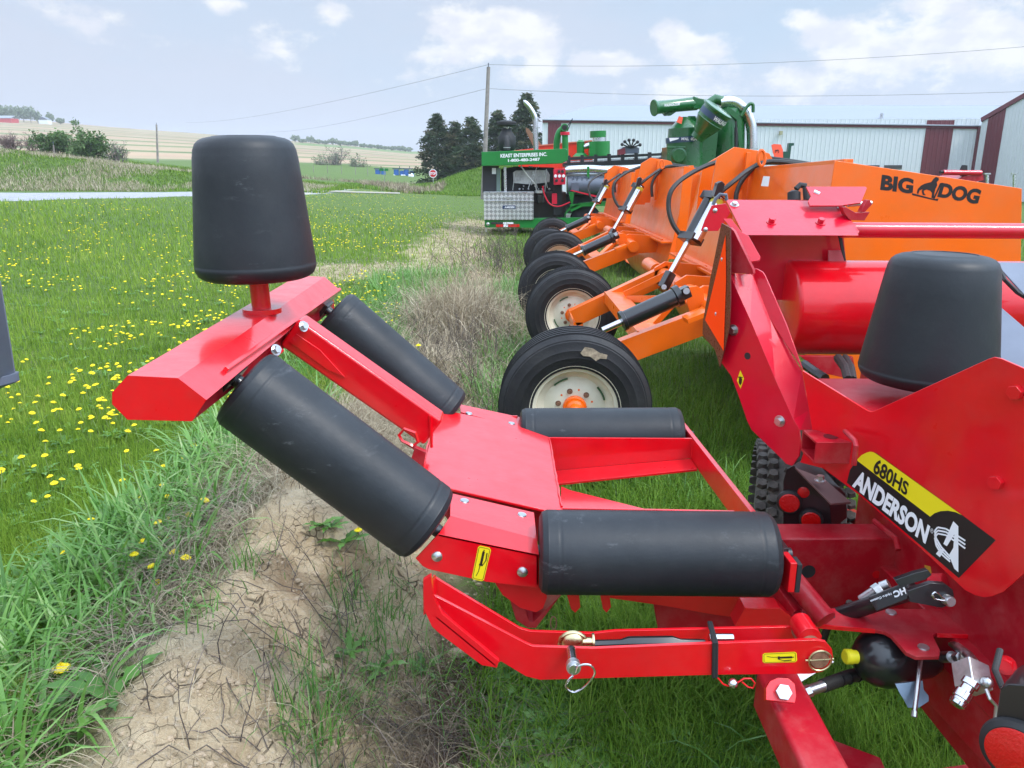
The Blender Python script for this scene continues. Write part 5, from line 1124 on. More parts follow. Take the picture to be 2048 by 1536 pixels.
g = G().lathe(PY(Y)(1368, 345), PY(Y)(1370, 234), [(0, s_(34)), (.62, s_(34)), (.625, s_(32)), (.80, s_(31)), (.97, s_(12)), (1, s_(10))], 28); bd = e4('vacuum_body', g, GRN, smooth=30)
g = G().cyl(PY(Y)(1368, 285), PY(Y)(1368, 274), s_(34) + .004, 28); e4('stripe_band', g, mat('navy_stripe', (.03, .06, .12), .4), parent=bd)
g = G(); text_on(g, 'WALINGA', [PY(Y - .39)(1362, 280.5), PY(Y - .36)(1394, 281), PY(Y - .36)(1393, 274.5), PY(Y - .39)(1363, 275)], (0, 0, 0), .04, .2); g.poly([PY(Y - .385)(*a_) for a_ in ((1338, 276), (1358, 275.5), (1357, 278), (1340, 283))]); part('body_lettering', g, WHT, bd, smooth=0)
g = G().lathe(PY(Y - .36)(1357, 311), PY(Y - .46)(1358, 311), [(0, s_(15)), (.3, s_(15)), (.4, s_(12)), (1, s_(11.5))], 24); e4('round_door', g, GRN)
g = G(); fr_(g, [(1334, 294), (1425, 298), (1420, 345), (1334, 345)], Y + .1, .6); fr_(g, rect(1334, 293, 1372, 297), Y - .40, .1); e4('lower_case', g, GRN, .01)
g = G()
for u_, w_ in ((1377, 14), (1395, 10)): fr_(g, [(u_, 232), (u_ + w_, 232), (u_ + w_ + 3, 244), (u_ - 4, 244)], Y - .05, .08)
e4('lifting_lug', g, GRN)
# tilted cyclone
a, b = PY(Y - .55)(1394, 277), PY(Y - .75)(1437, 217)
g = G().lathe(a, b, [(0, s_(13)), (.14, s_(13.5)), (.15, s_(14.5)), (.58, s_(26)), (.60, s_(26.8)), (.62, s_(26)), (.93, s_(27)), (.95, s_(30)), (1, s_(30)), (1.02, s_(24)), (1.02, 0)], 36); cy = e4('cyclone', g, GRN, smooth=30)
g = G().lathe(a.lerp(b, .70), a.lerp(b, .86), [(0, s_(26.6)), (1, s_(27.2))], 36); e4('stripe_band', g, mat('navy_stripe', (0, 0, 0)), parent=cy)
ax = (b - a).normalized(); ctr = a.lerp(b, .78); 
V_, F_ = text_mesh('WALINGA', .04, .15); g = G(); sd = Vector((0, -1, 0)); sd = (sd - ax * sd.dot(ax)).normalized(); s2_ = ax.cross(sd)
vs = []
for (tx, ty) in V_:
    an = (tx - .0) * 1.25 - .05; vs.append(ctr + (sd * math.cos(an) - s2_ * math.sin(an) * (-1)) * s_(28.0) + ax * ((ty - .5) * s_(8)))
g._add(vs, F_); part('cyclone_lettering', g, WHT, cy, smooth=0)
g = G().lathe(PY(Y + .3)(1455, 345), PY(Y + .3)(1455, 205), [(0, s_(32)), (.7, s_(33)), (.9, s_(28)), (1, s_(14))], 32); e4('rear_drum', g, GRN)
g = G(); fr_(g, [(1400, 288), (1425, 262), (1437, 262), (1428, 345), (1390, 345)], Y - .1, .3); e4('drum_skirt', g, GRN, .01)
pts = smoothpts([PY(Y + .1)(*a_) for a_ in ((1440, 205), (1455, 203), (1472, 206), (1490, 222), (1501, 245), (1504, 270), (1504, 296))]); g = G().tube(pts, s_(10), 20); e4('silver_pipe', g, ALU, smooth=60)
g = G().cyl(pts[-1], pts[-1] + Vector((0, 0, -.12)), s_(11), 20); e4('pipe_collar', g, ZINC); g = G().tube([PY(Y + .1)(1420, 206), PY(Y + .1)(1430, 198), PY(Y + .1)(1448, 203)], s_(9), 14); e4('green_elbow', g, GRN)
g = G().tube(smoothpts([PY(Y - .1)(*a_) for a_ in ((1482, 232), (1492, 216), (1500, 208), (1506, 210), (1506, 225))]), .035, 8); e4('guard_arc', g, GRN)
g = G(); fr_(g, [(1455, 212), (1482, 232), (1486, 300), (1478, 300), (1474, 240), (1452, 222)], Y - .1, .06); e4('mast_frame', g, GRN); g = G(); pc(g, 1472, 255, 1472, 300, Y - .25, 3); pc(g, 1472, 242, 1472, 256, Y - .25, 1.5); e4('gas_strut', g, BLKM)
g = G(); fr_(g, [(1358, 232), (1366, 235), (1363, 248), (1353, 244)], Y - .55, .01); e4('orange_tag', g, TAG)
for u_ in (1345, 1400, 1470):
    e4('stand_leg', G().beam(PY(Y + .2)(u_, 343), Vector((PY(Y + .2)(u_, 343).x, Y + .2, -.05)), .1, .1), GRN)
g = G(); c_ = Vector((PY(Y + .5)(1440, 300).x, Y + .5, .38)); g.lathe(c_ - Vector((0, .12, 0)), c_ + Vector((0, .12, 0)), [(0, .2), (.1, .38), (.9, .38), (1, .2)], 28); e4('stand_wheel', g, RUB)
# --- small green implement with orange tag, behind the first scraper
Y = 8.0; SG = root('drawbar_jack', (PY(Y)(1575, 330).x, Y, 0), 'dark green upright jack with an orange tag beside it, behind the first scraper', 'jack')
part('jack_post', fr_(G(), [(1578, 286), (1588, 286), (1588, 291), (1583, 292), (1577, 340), (1571, 340)], Y, .05), GRND, SG); part('jack_sleeve', fr_(G(), rect(1567, 303, 1577, 400), Y - .02, .1), GRND, SG)
part('jack_foot', G().box((PY(Y)(1560, 330).x, Y - .1, 0), (PY(Y)(1590, 330).x, Y + .2, .06)), GRND, SG); part('jack_leg', G().box((PY(Y)(1570, 330).x, Y, .05), (PY(Y)(1576, 330).x, Y + .05, 1.5)), GRND, SG)
g = G().prism(PY(Y - .3).pts([(1543, 290), (1548, 288), (1562, 289), (1566, 300), (1566, 322), (1551, 322), (1546, 305)]), (0, .006, 0)); tg = part('orange_tag', g, TAG, SG)
g = G(); text_on(g, '3', [PY(Y - .305)(1558, 306), PY(Y - .305)(1558, 299), PY(Y - .305)(1550, 299), PY(Y - .305)(1550, 306)], (0, 0, 0), .0); part('tag_number', g, INK, SG, smooth=0)
# --- red implement just showing over the side panel
Y = 14.0; RI = root('red_implement', (PY(Y)(1920, 350).x, Y, 0), 'small dark red implement seen over the lettered orange panel, before the shed', 'implement')
g = G(); pc(g, 1886, 345, 1962, 346, Y, 5, 16); part('cylinder', g, CRIM, RI); g = G(); pc(g, 1880, 344, 1888, 344, Y, 3); fr_(g, [(1926, 338), (1930, 330), (1935, 331), (1935, 352), (1926, 352)], Y, .1); part('black_knob', g, BLKM, RI)
part('implement_frame', fr_(G(), [(1930, 352), (1966, 350), (1968, 360), (1940, 366), (1900, 364)], Y, .8), REDD, RI); part('implement_leg', G().box((PY(Y)(1930, 350).x, Y + .1, 0), (PY(Y)(1945, 350).x, Y + .3, 1.5)), REDD, RI)
for i_, u_ in enumerate((1976, 2030)):
    o = root('bollard', (PY(30)(u_, 360).x, 30, 0), ['white post by the corner of the shed', 'white post right of the other one, against the right-hand shed'][i_], 'post', 'white posts by the sheds')
    g = G(); fr_(g, rect(u_ - 2, 348, u_ + 2, 400), 30, .08); fr_(g, rect(u_ - 6, 346, u_ + 6, 349), 30, .08); part('post_body', g, ALU, o)

# --- sheds
SHW = mat('white_siding', (.58, .61, .63), .5, var=.03); MAR = mat('maroon_siding', (.13, .025, .035), .5); RF = mat('pale_roof', (.26, .285, .32), .7, spec=.25)
def corr(p0, p1, zb, zt0, zt1, pitch=.3, dep=.025):
    """ribbed wall sheet from p0 to p1 with a sloping or level top"""
    p0, p1 = Vector(p0), Vector(p1); L_ = (p1 - p0).length; d = (p1 - p0) / L_; n = Vector((d.y, -d.x, 0)); n = -n if n.y > 0 else n
    g = G(); s = []; x = 0
    while x < L_:
        for dx, o in ((0, 0), (.02, dep), (.07, dep), (.09, 0)):
            if x + dx <= L_: s.append((x + dx, o))
        x += pitch
    s.append((L_, 0)); vs = []; fs = []
    for x, o in s:
        q = p0 + d * x + n * o; vs += [(q.x, q.y, zb), (q.x, q.y, zt0 + (zt1 - zt0) * x / L_)]
    for i in range(len(s) - 1): fs.append([2 * i, 2 * i + 2, 2 * i + 3, 2 * i + 1])
    g._add(vs, fs); return g, n
SA = root('machine_shed', (18, 56, 0), 'long white metal shed with maroon panels and a pale roof, behind the machines', 'shed')
ZE = 4.9
def eave(u, v, z): r_ = ray(u, v); return O + r_ * ((z - CAM_H) / r_.z)
E0, E1 = PY(58)(1085, 240.5), PY(56)(1958, 253); ZE = E0.z
g, nn = corr((E0.x, E0.y, 0), (E1.x, E1.y, 0), -.6, ZE, ZE); part('long_wall', g, SHW, SA, smooth=0)
dd = (E1 - E0).normalized(); Wp = PL(E0, nn)
for (ua, ub) in ((1096, 1122), (1851, 1906)):
    a, b = Wp(ua, 262), Wp(ub, 262); a.z = b.z = 0; g, _ = corr(a + nn * .03, b + nn * .03, -.6, ZE - .1, ZE - .1); part('maroon_panel', g, MAR, SA, smooth=0)
part('eave_trim', G().prism([E0 + nn * .1 + Vector((0, 0, -.16)), E1 + nn * .1 + Vector((0, 0, -.16)), E1 + nn * .1 + Vector((0, 0, .06)), E0 + nn * .1 + Vector((0, 0, .06))], -nn * .05), MAR, SA)
Rg = PL(E0 - nn * 9, nn); R0, R1 = Rg(1190, 211.5), Rg(2040, 212)

part('roof', G().prism([E0 + nn * .2, E1 + nn * .2, R1, R0], (0, 0, .05)), RF, SA); part('ridge_cap', G().beam(R0, R1, .25, .08), ZINC, SA)
p = PL(E0 - nn * 2.0, nn)(1762, 240); part('roof_vent', G().cyl(p - Vector((0, 0, .3)), p + Vector((0, 0, .45)), .12, 14), ALU, SA)
p = Wp(1560, 266) + nn * .1; part('wall_lamp', G().beam(p, p + nn * .25, .2, .25), mat('old_lamp', (.35, .33, .2), .5), SA)
B0 = E0 + Vector((2.5, 18, 0)); part('hip_roof', G().prism([E0, R0, B0], (0, 0, .05)), RF, SA); g, n2_ = corr((E0.x, E0.y, 0), (B0.x, B0.y, 0), -.6, ZE, ZE); part('end_wall', g, SHW, SA, smooth=0)
part('corner_trim', G().beam(E1 + nn * .08 + Vector((0, 0, -5.4)), E1 + nn * .08, .18, .18, up=(0, 1, 0)), MAR, SA)
for u_ in (1785, 1740): 
    a = Wp(u_, 334); part('wall_vent', G().beam(a + nn * .05, a + nn * .12 , 1.2, .25), mat('dark_opening', (.05, .05, .05), .7), SA)
SBd = root('right_shed', (39, 52, 0), 'white metal shed with maroon corner panel and rising roof edge at the right edge', 'shed')
c0 = E1 + nn * .3; c0.z = 0; c1 = c0 + nn * 14 + dd * 2.5
g, n3 = corr(c0, c1, -.6, ZE - .1, ZE + 4.9); part('end_wall', g, SHW, SBd, smooth=0)
W3 = PL(c0, Vector(((c1 - c0).y, -(c1 - c0).x, 0)))
n3 = W3.n if W3.n.dot(W3(2000, 300) - O) < 0 else -W3.n
def top3(p): t = (Vector((p.x, p.y, 0)) - c0).length / (c1 - c0).length; return ZE - .1 + 5 * t
a, b = W3(1968, 300), W3(2000, 300); ta, tb_ = top3(a), top3(b); a.z = b.z = 0; g, _ = corr(a + n3 * .03, b + n3 * .03, -.6, ta, tb_); part('maroon_panel', g, MAR, SBd, smooth=0)
a = c0 + Vector((0, 0, ZE - .1)) + n3 * .06; b = c1 + Vector((0, 0, ZE + 4.9)) + n3 * .06; part('rake_trim', G().beam(a, b, .1, .28), MAR, SBd)
part('shed_roof', G().prism([a - n3 * .05, b - n3 * .05, b - n3 * 14, a - n3 * 14], (0, 0, .05)), RF, SBd)

# --- poles and wires
PW = mat('weathered_pole', (.24, .21, .19), .9, var=.3, vscale=3, bump=.3, bscale=10)
def pole(u0, v0, u1, v1, y, r_, label):
    a, b = PY(y)(u0, v0), PY(y)(u1, v1); b.z = float(zt(b.x, b.y)) - .2
    o = root('utility_pole', (b.x, b.y, b.z), label, 'utility pole'); part('pole_shaft', G().cyl(b, a, r_ * 1.25, 14, r1=r_ * .8), PW, o); part('pole_pin', G().cyl(a, a + Vector((0, 0, .25)), .04, 8), GREYP, o); return a
t1_ = pole(977, 134, 966, 388, 56, .15, 'tall wooden utility pole behind the engine trailer')
t2_ = pole(313, 249, 317, 348, 118, .14, 'distant thin utility pole in front of the striped hillside')
p3 = pole(107, 290, 110, 322, 62, .07, 'short pale post on the grassy bank, left of the green bush')
def wire(a, b, sag, r_, label):
    a, b = Vector(a), Vector(b); pts = [a.lerp(b, t) - Vector((0, 0, 4 * sag * t * (1 - t))) for t in np.linspace(0, 1, 25)]
    o = part('power_line', G().tube(pts, r_, 5), mat('wire', (.12, .12, .13), .6), None, loc=a); tag(o, label, 'power line', 'power lines')
ta = PY(56)(978, 129); tb2 = PY(56)(974, 177)
wire(ta, P(2300, 70, 40), .6, .010, 'uppermost power line, running right from the pole top'); wire(tb2, P(2300, 172, 42), .5, .010, 'lower power line, running right from below the pole top')
wire(ta, P(372, 245, 190), 1.0, .012, 'uppermost power line, running left from the pole top'); wire(tb2, P(530, 264, 190), .8, .012, 'lower power line, running left from the pole'); 

# --- grey implement at the left edge
GI = root('grey_implement', (-1.7, 2.4, 0), 'grey steel machine corner cut off by the left edge', 'implement')
Yg = 2.35
part('corner_post', fr_(G(), [(-60, 470), (-12, 480), (0, 560), (29, 742), (29, 748), (-60, 760)], Yg, -.09), GREYP, GI, .003)
part('post_flange', fr_(G(), [(-2, 562), (2, 562), (31, 742), (27, 748)], Yg + .012, -.012), SLATE, GI, .001)
g = G().prism([P(38, 744, 2.42), P(41, 762, 2.42), P(-260, 880, 2.15), P(-264, 848, 2.15)], (-.03, -.08, .0)); part('foot_beam', g, GREYP, GI, .003)
g = G().prism([P(38, 743, 2.42), P(22, 742, 2.5), P(-260, 840, 2.3), P(-264, 847, 2.15)], (0, 0, -.004)); part('foot_plate', g, SLATE, GI)
part('grease_fitting', G().cyl(P(11, 746, 2.4), P(9, 726, 2.4), .008, 8), WHT, GI); part('support_leg', G().box((-2.1, 2.4, 0), (-2.0, 2.5, 1.0)), GREYP, GI)
part('post_groove', fr_(G(), [(-3, 670), (-1, 670), (9, 740), (7, 742)], Yg - .003, .003), BLKM, GI)

# --- far small things: stop sign, street sign, blue pump units, tank
def gz(x, y): return float(zt(np.array(x), np.array(y)))
b = PY(76)(867, 383); ST = root('stop_sign', (b.x, 76, gz(b.x, 76)), 'red octagonal stop sign on a thin post before the evergreens', 'stop sign')
c_ = PY(76)(866, 347); oc = lambda r_, y: [Vector((c_.x + r_ * math.cos(math.pi / 8 + k * math.pi / 4), y, c_.z + r_ * math.sin(math.pi / 8 + k * math.pi / 4))) for k in range(8)]
part('sign_plate', G().prism(oc(.41, 76), (0, .02, 0)), WHT, ST); part('sign_face', G().prism(oc(.34, 75.99), (0, .005, 0)), mat('sign_red', (.6, .01, .02), .4), ST)
g = G(); text_on(g, 'STOP', [c_ + Vector((x, -.03, z)) for x, z in ((-.28, -.12), (.28, -.12), (.28, .12), (-.28, .12))], (0, 0, 0), .04); part('sign_lettering', g, WHT, ST, smooth=0)
part('sign_post', G().box((c_.x - .04, 76.03, gz(b.x, 76)), (c_.x + .04, 76.1, c_.z + .3)), ZINC, ST)
b = PY(80)(770, 383); SS = root('street_sign', (b.x, 80, gz(b.x, 80)), 'green street-name sign on a thin grey post near the blue units', 'street sign')
part('name_plate', G().box((b.x - .48, 80, PY(80)(770, 342).z), (b.x + .42, 80.02, PY(80)(770, 337).z)), GRNL, SS); part('sign_post', G().cyl((b.x, 80.02, gz(b.x, 80)), (b.x, 80.02, PY(80)(770, 336).z), .035, 8), ZINC, SS)
BLU = mat('blue_paint', (.02, .11, .38), .4)
def unit(u0, lab):
    y = 140; a = PY(y)(u0, 355); s = (PY(y)(u0 + 24, 355) - a).x; z0 = a.z; o = root('pump_unit', (a.x + s / 2, y, z0), lab, 'pump unit', 'blue pump units on the far grass')
    part('engine_housing', G().box((a.x + s * .12, y, z0 + .35), (a.x + s * .52, y + .9, z0 + 1.35)), BLU, o, .05); part('pump_housing', G().box((a.x + s * .60, y, z0 + .35), (a.x + s * .92, y + .9, z0 + 1.15)), BLU, o, .1)
    part('canopy', G().box((a.x + s * .02, y - .1, z0 + 1.4), (a.x + s * .8, y + 1.0, z0 + 1.55)), mat('dark_blue', (.01, .03, .10), .5), o); part('skid', G().box((a.x, y, z0 + .2), (a.x + s, y + .9, z0 + .34)), BLU, o)
    for k in (.15, .8): part('wheel', G().lathe((a.x + s * k, y - .12, z0 + .25), (a.x + s * k, y, z0 + .25), [(0, .2), (.1, .26), (.9, .26), (1, .2)], 14), WHT, o)
    part('stack', G().cyl((a.x + s * .6, y + .3, z0 + 1.4), (a.x + s * .6, y + .3, z0 + 1.9), .06, 8), BLKM, o)
for u_, lb in ((748, 'blue pump unit, leftmost of the three, standing alone'), (785, 'middle blue pump unit, close beside the right-hand one'), (805, 'right-hand blue pump unit, next to the white tank')): unit(u_, lb)
c_ = PY(135)(822, 352); o = part('white_tank', G().sphere(c_, .48, 20, 12, sc_=(1, 1, 1)), WHT, None, loc=(c_.x, 135, c_.z - .48)); tag(o, 'round white tank at the foot of the evergreens', 'tank')
for k, u_ in enumerate((628, 656, 684, 712, 736)):
    b = PY(130)(u_, 357); b.z = gz(b.x, 130); o = part('fence_post', G().cyl(b, b + Vector((0, 0, 1.25)), .05, 6), PW, None, loc=b); tag(o, ['leftmost', 'second from left', 'middle', 'fourth from left', 'rightmost'][k] + ' of the five thin fence posts in the far green field', 'fence post', 'fence posts in the far green field')

# ------------------------------------------------------------------ trees
NEED = leaf_mat('spruce_needles', [(.014, .032, .014), (.026, .055, .022), (.048, .08, .03), (.11, .10, .05)], rough=.7, trans=.1)
LEAF = leaf_mat('spring_leaves', [(.05, .10, .03), (.09, .17, .05), (.15, .24, .08), (.21, .29, .12)], rough=.6, trans=.3)
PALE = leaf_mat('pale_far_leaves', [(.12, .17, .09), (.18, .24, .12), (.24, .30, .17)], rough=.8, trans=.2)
BARK = mat('bark', (.09, .07, .06), .9, var=.3, vscale=2); BARKR = mat('reddish_twigs', (.19, .13, .12), .9, var=.3, vscale=2); BARKP = mat('grey_twigs', (.20, .17, .155), .9, var=.3, vscale=2)
def cards(name, c, s, m, parent, nrm=None, asp=(.5, 1), rnd=None):
    c = np.asarray(c); N = len(c); a = rng.normal(0, 1, (N, 3)); a /= np.linalg.norm(a, axis=1)[:, None]
    if nrm is not None: a = a * .5 + nrm; a /= np.linalg.norm(a, axis=1)[:, None]
    b = np.cross(a, rng.normal(0, 1, (N, 3))); b /= np.linalg.norm(b, axis=1)[:, None]; s = np.asarray(s)[:, None]
    q0 = c - a * s * asp[1]; q1 = c + b * s * asp[0]; q2 = c + a * s * asp[1]; q3 = c - b * s * asp[0]
    co = np.stack([q0, q1, q2, q3], 1).reshape(-1, 3) - np.array(ROOTL[parent.name])
    return np_mesh(name, co, np.arange(4 * N).reshape(-1, 4), m, dict(rnd=np.repeat(np.clip(rng.random(N) if rnd is None else rnd, 0, 1), 4)), False, None, parent=parent)
def spruce(u, vtop, vbase, y, wpx, label, seed, bare=0):
    rs = np.random.default_rng(seed); a, b = PY(y)(u, vtop), PY(y)(u, vbase); b.z = gz(b.x, y) - .1; Hh = a.z - b.z; Rw = wpx * y / F
    o = root('spruce_tree', b, label, 'spruce tree', 'evergreens behind the stop sign')
    part('trunk', G().cyl(b, b + Vector((0, 0, Hh * .97)), .16, 10, r1=.02), BARK, o)
    C = []; Nn = []; rr = []; br = G()
    nb = 150
    for k in range(nb):
        t = .03 + .95 * rs.random() ** .85; an = rs.uniform(0, 2 * np.pi); Lb = Rw * (1 - t) ** .78 * rs.uniform(.55, 1.18) + .12; z0 = b.z + Hh * t
        d = np.array([np.cos(an), np.sin(an), rs.uniform(-.22, .12)]); p0 = np.array([b.x, b.y, z0]); n_ = int(34 * Lb / Rw * 3.2) + 14
        s = rs.random(n_) ** .6; sp = .09 + .24 * (1 - s) * Lb + .06
        pt = p0 + d * (Lb * s)[:, None] + rs.normal(0, 1, (n_, 3)) * sp[:, None] * np.array([1, 1, .5]) + np.array([0, 0, -.12]) * (s ** 2)[:, None] * Lb + np.array([0, 0, .25]) * ((s > .85) * .4)[:, None]
        C.append(pt); Nn.append(np.repeat(d[None], n_, 0)); rr.append(np.clip(rs.normal(.25 + .5 * rs.random(), .15) + 0 * s + .1 * s, 0, 1))
        if k % 3 == 0: br.tube([Vector(p0), Vector(p0 + d * Lb * .9)], [.035, .008], 4)
    C = np.concatenate(C); cards('crown', C, rng.uniform(.07, .20, len(C)) * (.8 + Hh / 20), NEED, o, np.concatenate(Nn) * .8, (.38, 1), np.concatenate(rr)); part('limbs', br, BARK, o)
spruce(876, 226, 356, 88, 58, 'leftmost evergreen, broad and dark', 1); spruce(911, 243, 355, 88, 46, 'low evergreen second from the left, filling the gap', 2); spruce(943, 235, 352, 82, 44, 'evergreen just left of the utility pole, with bare brown lower limbs', 3)
spruce(996, 220, 350, 86, 42, 'evergreen behind the black air cleaner, right of the pole', 4); spruce(1052, 186, 350, 80, 54, 'tallest evergreen, behind the chrome exhaust stack', 5)
def branchy(o, b, Hh, Rw, rs, m, leaf=None, nl=0, stems=4, r0=.05, lsize=.12, depth=4, name='limbs', crown='crown'):
    g = G(); tips = []
    def go(p, d, L_, r, k):
        n_ = 3; pts = [p]; q = p.copy(); dd = d.copy()
        for i in range(n_): dd = (dd + Vector(rs.normal(0, .16, 3))).normalized(); q = q + dd * L_ / n_; pts.append(q.copy())
        g.tube(pts, [r, r * .85, r * .72, r * .6], 4 if k > 1 else 3)
        if k <= 1: tips.extend(pts[1:])
        if k:
            for j in range(rs.integers(2, 5)): 
                nd = (dd + Vector(rs.normal(0, .62, 3)) + Vector((0, 0, .12))).normalized(); go(pts[rs.integers(1, 4)], nd, L_ * rs.uniform(.55, .85), r * .58, k - 1)
    for s in range(stems):
        an = rs.uniform(0, 6.28); t = rs.uniform(.15, .75); d = Vector((math.cos(an) * Rw / Hh * t * 1.2, math.sin(an) * .4 * t, 1)).normalized(); go(b + Vector((rs.normal(0, .2), rs.normal(0, .2), 0)), d, Hh * rs.uniform(.34, .44), r0, depth)
    part(name, g, m, o, smooth=0)
    if leaf is not None:
        T = np.array([tuple(t) for t in tips]); k = rs.integers(0, len(T), nl); C = T[k] + rs.normal(0, .22, (nl, 3)) * (Rw / 3.5); cl = fbm(T[k][:, 0], T[k][:, 2], .9, 2, 7); cards(crown, C, rng.uniform(.5, 1.2, nl) * lsize, leaf, o, None, (.6, 1), np.clip(cl + rs.normal(0, .2, nl), 0, 1))
def bush(u, vt, vb, y, w, name, label, cat, m, leaf, nl, seed, stems=5, r0=.05, lsize=.12, grp=None, depth=4):
    a, b = PY(y)(u, vt), PY(y)(u, vb); b.z = gz(b.x, y) - .1 if y < 165 else PY(y)(u, vb).z; o = root(name, b, label, cat, grp)
    branchy(o, b, a.z - b.z, w * y / F, np.random.default_rng(seed), m, leaf, nl, stems, r0, lsize, depth); return o
bush(118, 252, 330, 63, 40, 'leafy_tree', 'rounded green leafing tree on the bank, left of its darker neighbour', 'tree', BARK, LEAF, 3000, 21, 9, lsize=.11)
bush(178, 255, 345, 62, 46, 'leafy_tree', 'dense dark green bushy tree, widest on the grassy bank', 'tree', BARK, LEAF, 5200, 22, 10, lsize=.12)
bush(30, 260, 318, 64, 44, 'bare_shrub', 'reddish leafless shrub at the far left of the bank', 'shrub', BARKR, None, 0, 23, 14, .06); bush(68, 266, 320, 64, 24, 'bare_shrub', 'small leafless shrub between the reddish one and the green tree', 'shrub', BARKR, None, 0, 24, 9, .05)
bush(238, 278, 340, 62, 22, 'bare_shrub', 'grey leafless tree right of the dark green bushy tree', 'shrub', BARKP, PALE, 500, 25, 10, .05, .07)
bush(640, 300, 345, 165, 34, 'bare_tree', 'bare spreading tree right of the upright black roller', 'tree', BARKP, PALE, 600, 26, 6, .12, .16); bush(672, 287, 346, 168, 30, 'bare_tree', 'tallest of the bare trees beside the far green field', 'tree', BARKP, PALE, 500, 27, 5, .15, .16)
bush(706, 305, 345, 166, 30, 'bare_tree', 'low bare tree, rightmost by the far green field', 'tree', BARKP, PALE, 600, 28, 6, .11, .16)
# hilltop farm and hedgerow trees
def far_tree(u, vt, vb, w, label, seed, r_=640, m=None):
    b = hill_z(u, r_); sc_ = r_ / F * 1.0; Hh = (vb - vt) * sc_; o = root('hilltop_tree', b, label, 'tree', 'trees on the far hill'); rs = np.random.default_rng(seed); part('trunk', G().cyl(b, b + Vector((0, 0, Hh * .7)), .25, 6, r1=.08), BARKP, o)
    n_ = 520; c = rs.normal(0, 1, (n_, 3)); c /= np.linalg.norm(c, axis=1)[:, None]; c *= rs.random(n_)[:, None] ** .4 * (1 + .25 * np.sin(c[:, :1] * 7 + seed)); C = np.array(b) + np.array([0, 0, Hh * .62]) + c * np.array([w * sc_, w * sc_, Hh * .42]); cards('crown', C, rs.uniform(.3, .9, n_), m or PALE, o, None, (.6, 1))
spec = [(6, 216, 'hilltop tree at the far left edge'), (22, 219, 'hilltop tree behind the red barn roof'), (38, 219, 'hilltop tree just right of the red barn'), (52, 220, 'hilltop tree in the middle of the farm row'), (66, 220, 'hilltop tree at the right end of the farm row'), (80, 227, 'small hilltop tree left of the white house'), (104, 229, 'small brownish hilltop tree right of the white house'), (124, 236, 'tiny hilltop tree beyond the farm'), (153, 238, 'lone tiny tree on the hill crest')]
for i, (u, v, lb) in enumerate(spec): far_tree(u, v, 241 + i * .6, 9 if i < 5 else 6, lb, 40 + i)
for i in range(16): u = 590 + i * 15; far_tree(u, np.interp(u, sky_u, sky_v) - random.uniform(2, 9), np.interp(u, sky_u, sky_v) + 3, random.uniform(6, 10), ['first', 'second', 'third', 'fourth', 'fifth', 'sixth', 'seventh', 'eighth', 'ninth', 'tenth', 'eleventh', 'twelfth', 'thirteenth', 'fourteenth', 'fifteenth', 'last'][i] + ' pale tree along the distant ridge, counted rightward from the upright roller', 60 + i)
b = hill_z(8, 610); o = root('red_barn', b, 'tiny red barn on the hilltop at the far left', 'barn'); part('barn_wall', G().box((b.x - 9, b.y, b.z - 1), (b.x + 6, b.y + 8, b.z + 2.4)), mat('barn_red', (.45, .03, .03), .7), o); part('barn_roof', G().prism([(b.x - 9.3, b.y - .3, b.z + 2.4), (b.x + 6.3, b.y - .3, b.z + 2.4), (b.x + 6.3, b.y + 4, b.z + 4), (b.x - 9.3, b.y + 4, b.z + 4)], (0, 0, .2)), RF, o)
b = hill_z(90, 620); o = root('farmhouse', b, 'tiny white farmhouse among the hilltop trees', 'house'); part('house_wall', G().box((b.x - 3, b.y, b.z - 1), (b.x + 3, b.y + 5, b.z + 2.6)), WHT, o); part('house_roof', G().prism([(b.x - 3.2, b.y - .2, b.z + 2.6), (b.x + 3.2, b.y - .2, b.z + 2.6), (b.x, b.y - .2, b.z + 4.4)], (0, 5.4, 0)), GREYP, o)

# ------------------------------------------------------------------ spring haze
g = G().box((-1500, -80, -8), (1500, 1600, 75)); hz_ = NT('haze_air'); hz_.t.nodes.remove(hz_.b); pv = hz_.t.nodes.new('ShaderNodeVolumePrincipled'); pv.inputs['Color'].default_value = (.95, .96, 1, 1); pv.inputs['Density'].default_value = .0005; pv.inputs['Anisotropy'].default_value = .2
hz_.L(pv.outputs[0], hz_.t.nodes['Material Output'].inputs['Volume']); o = part('haze', g, hz_.m, smooth=0); o['kind'] = 'stuff'
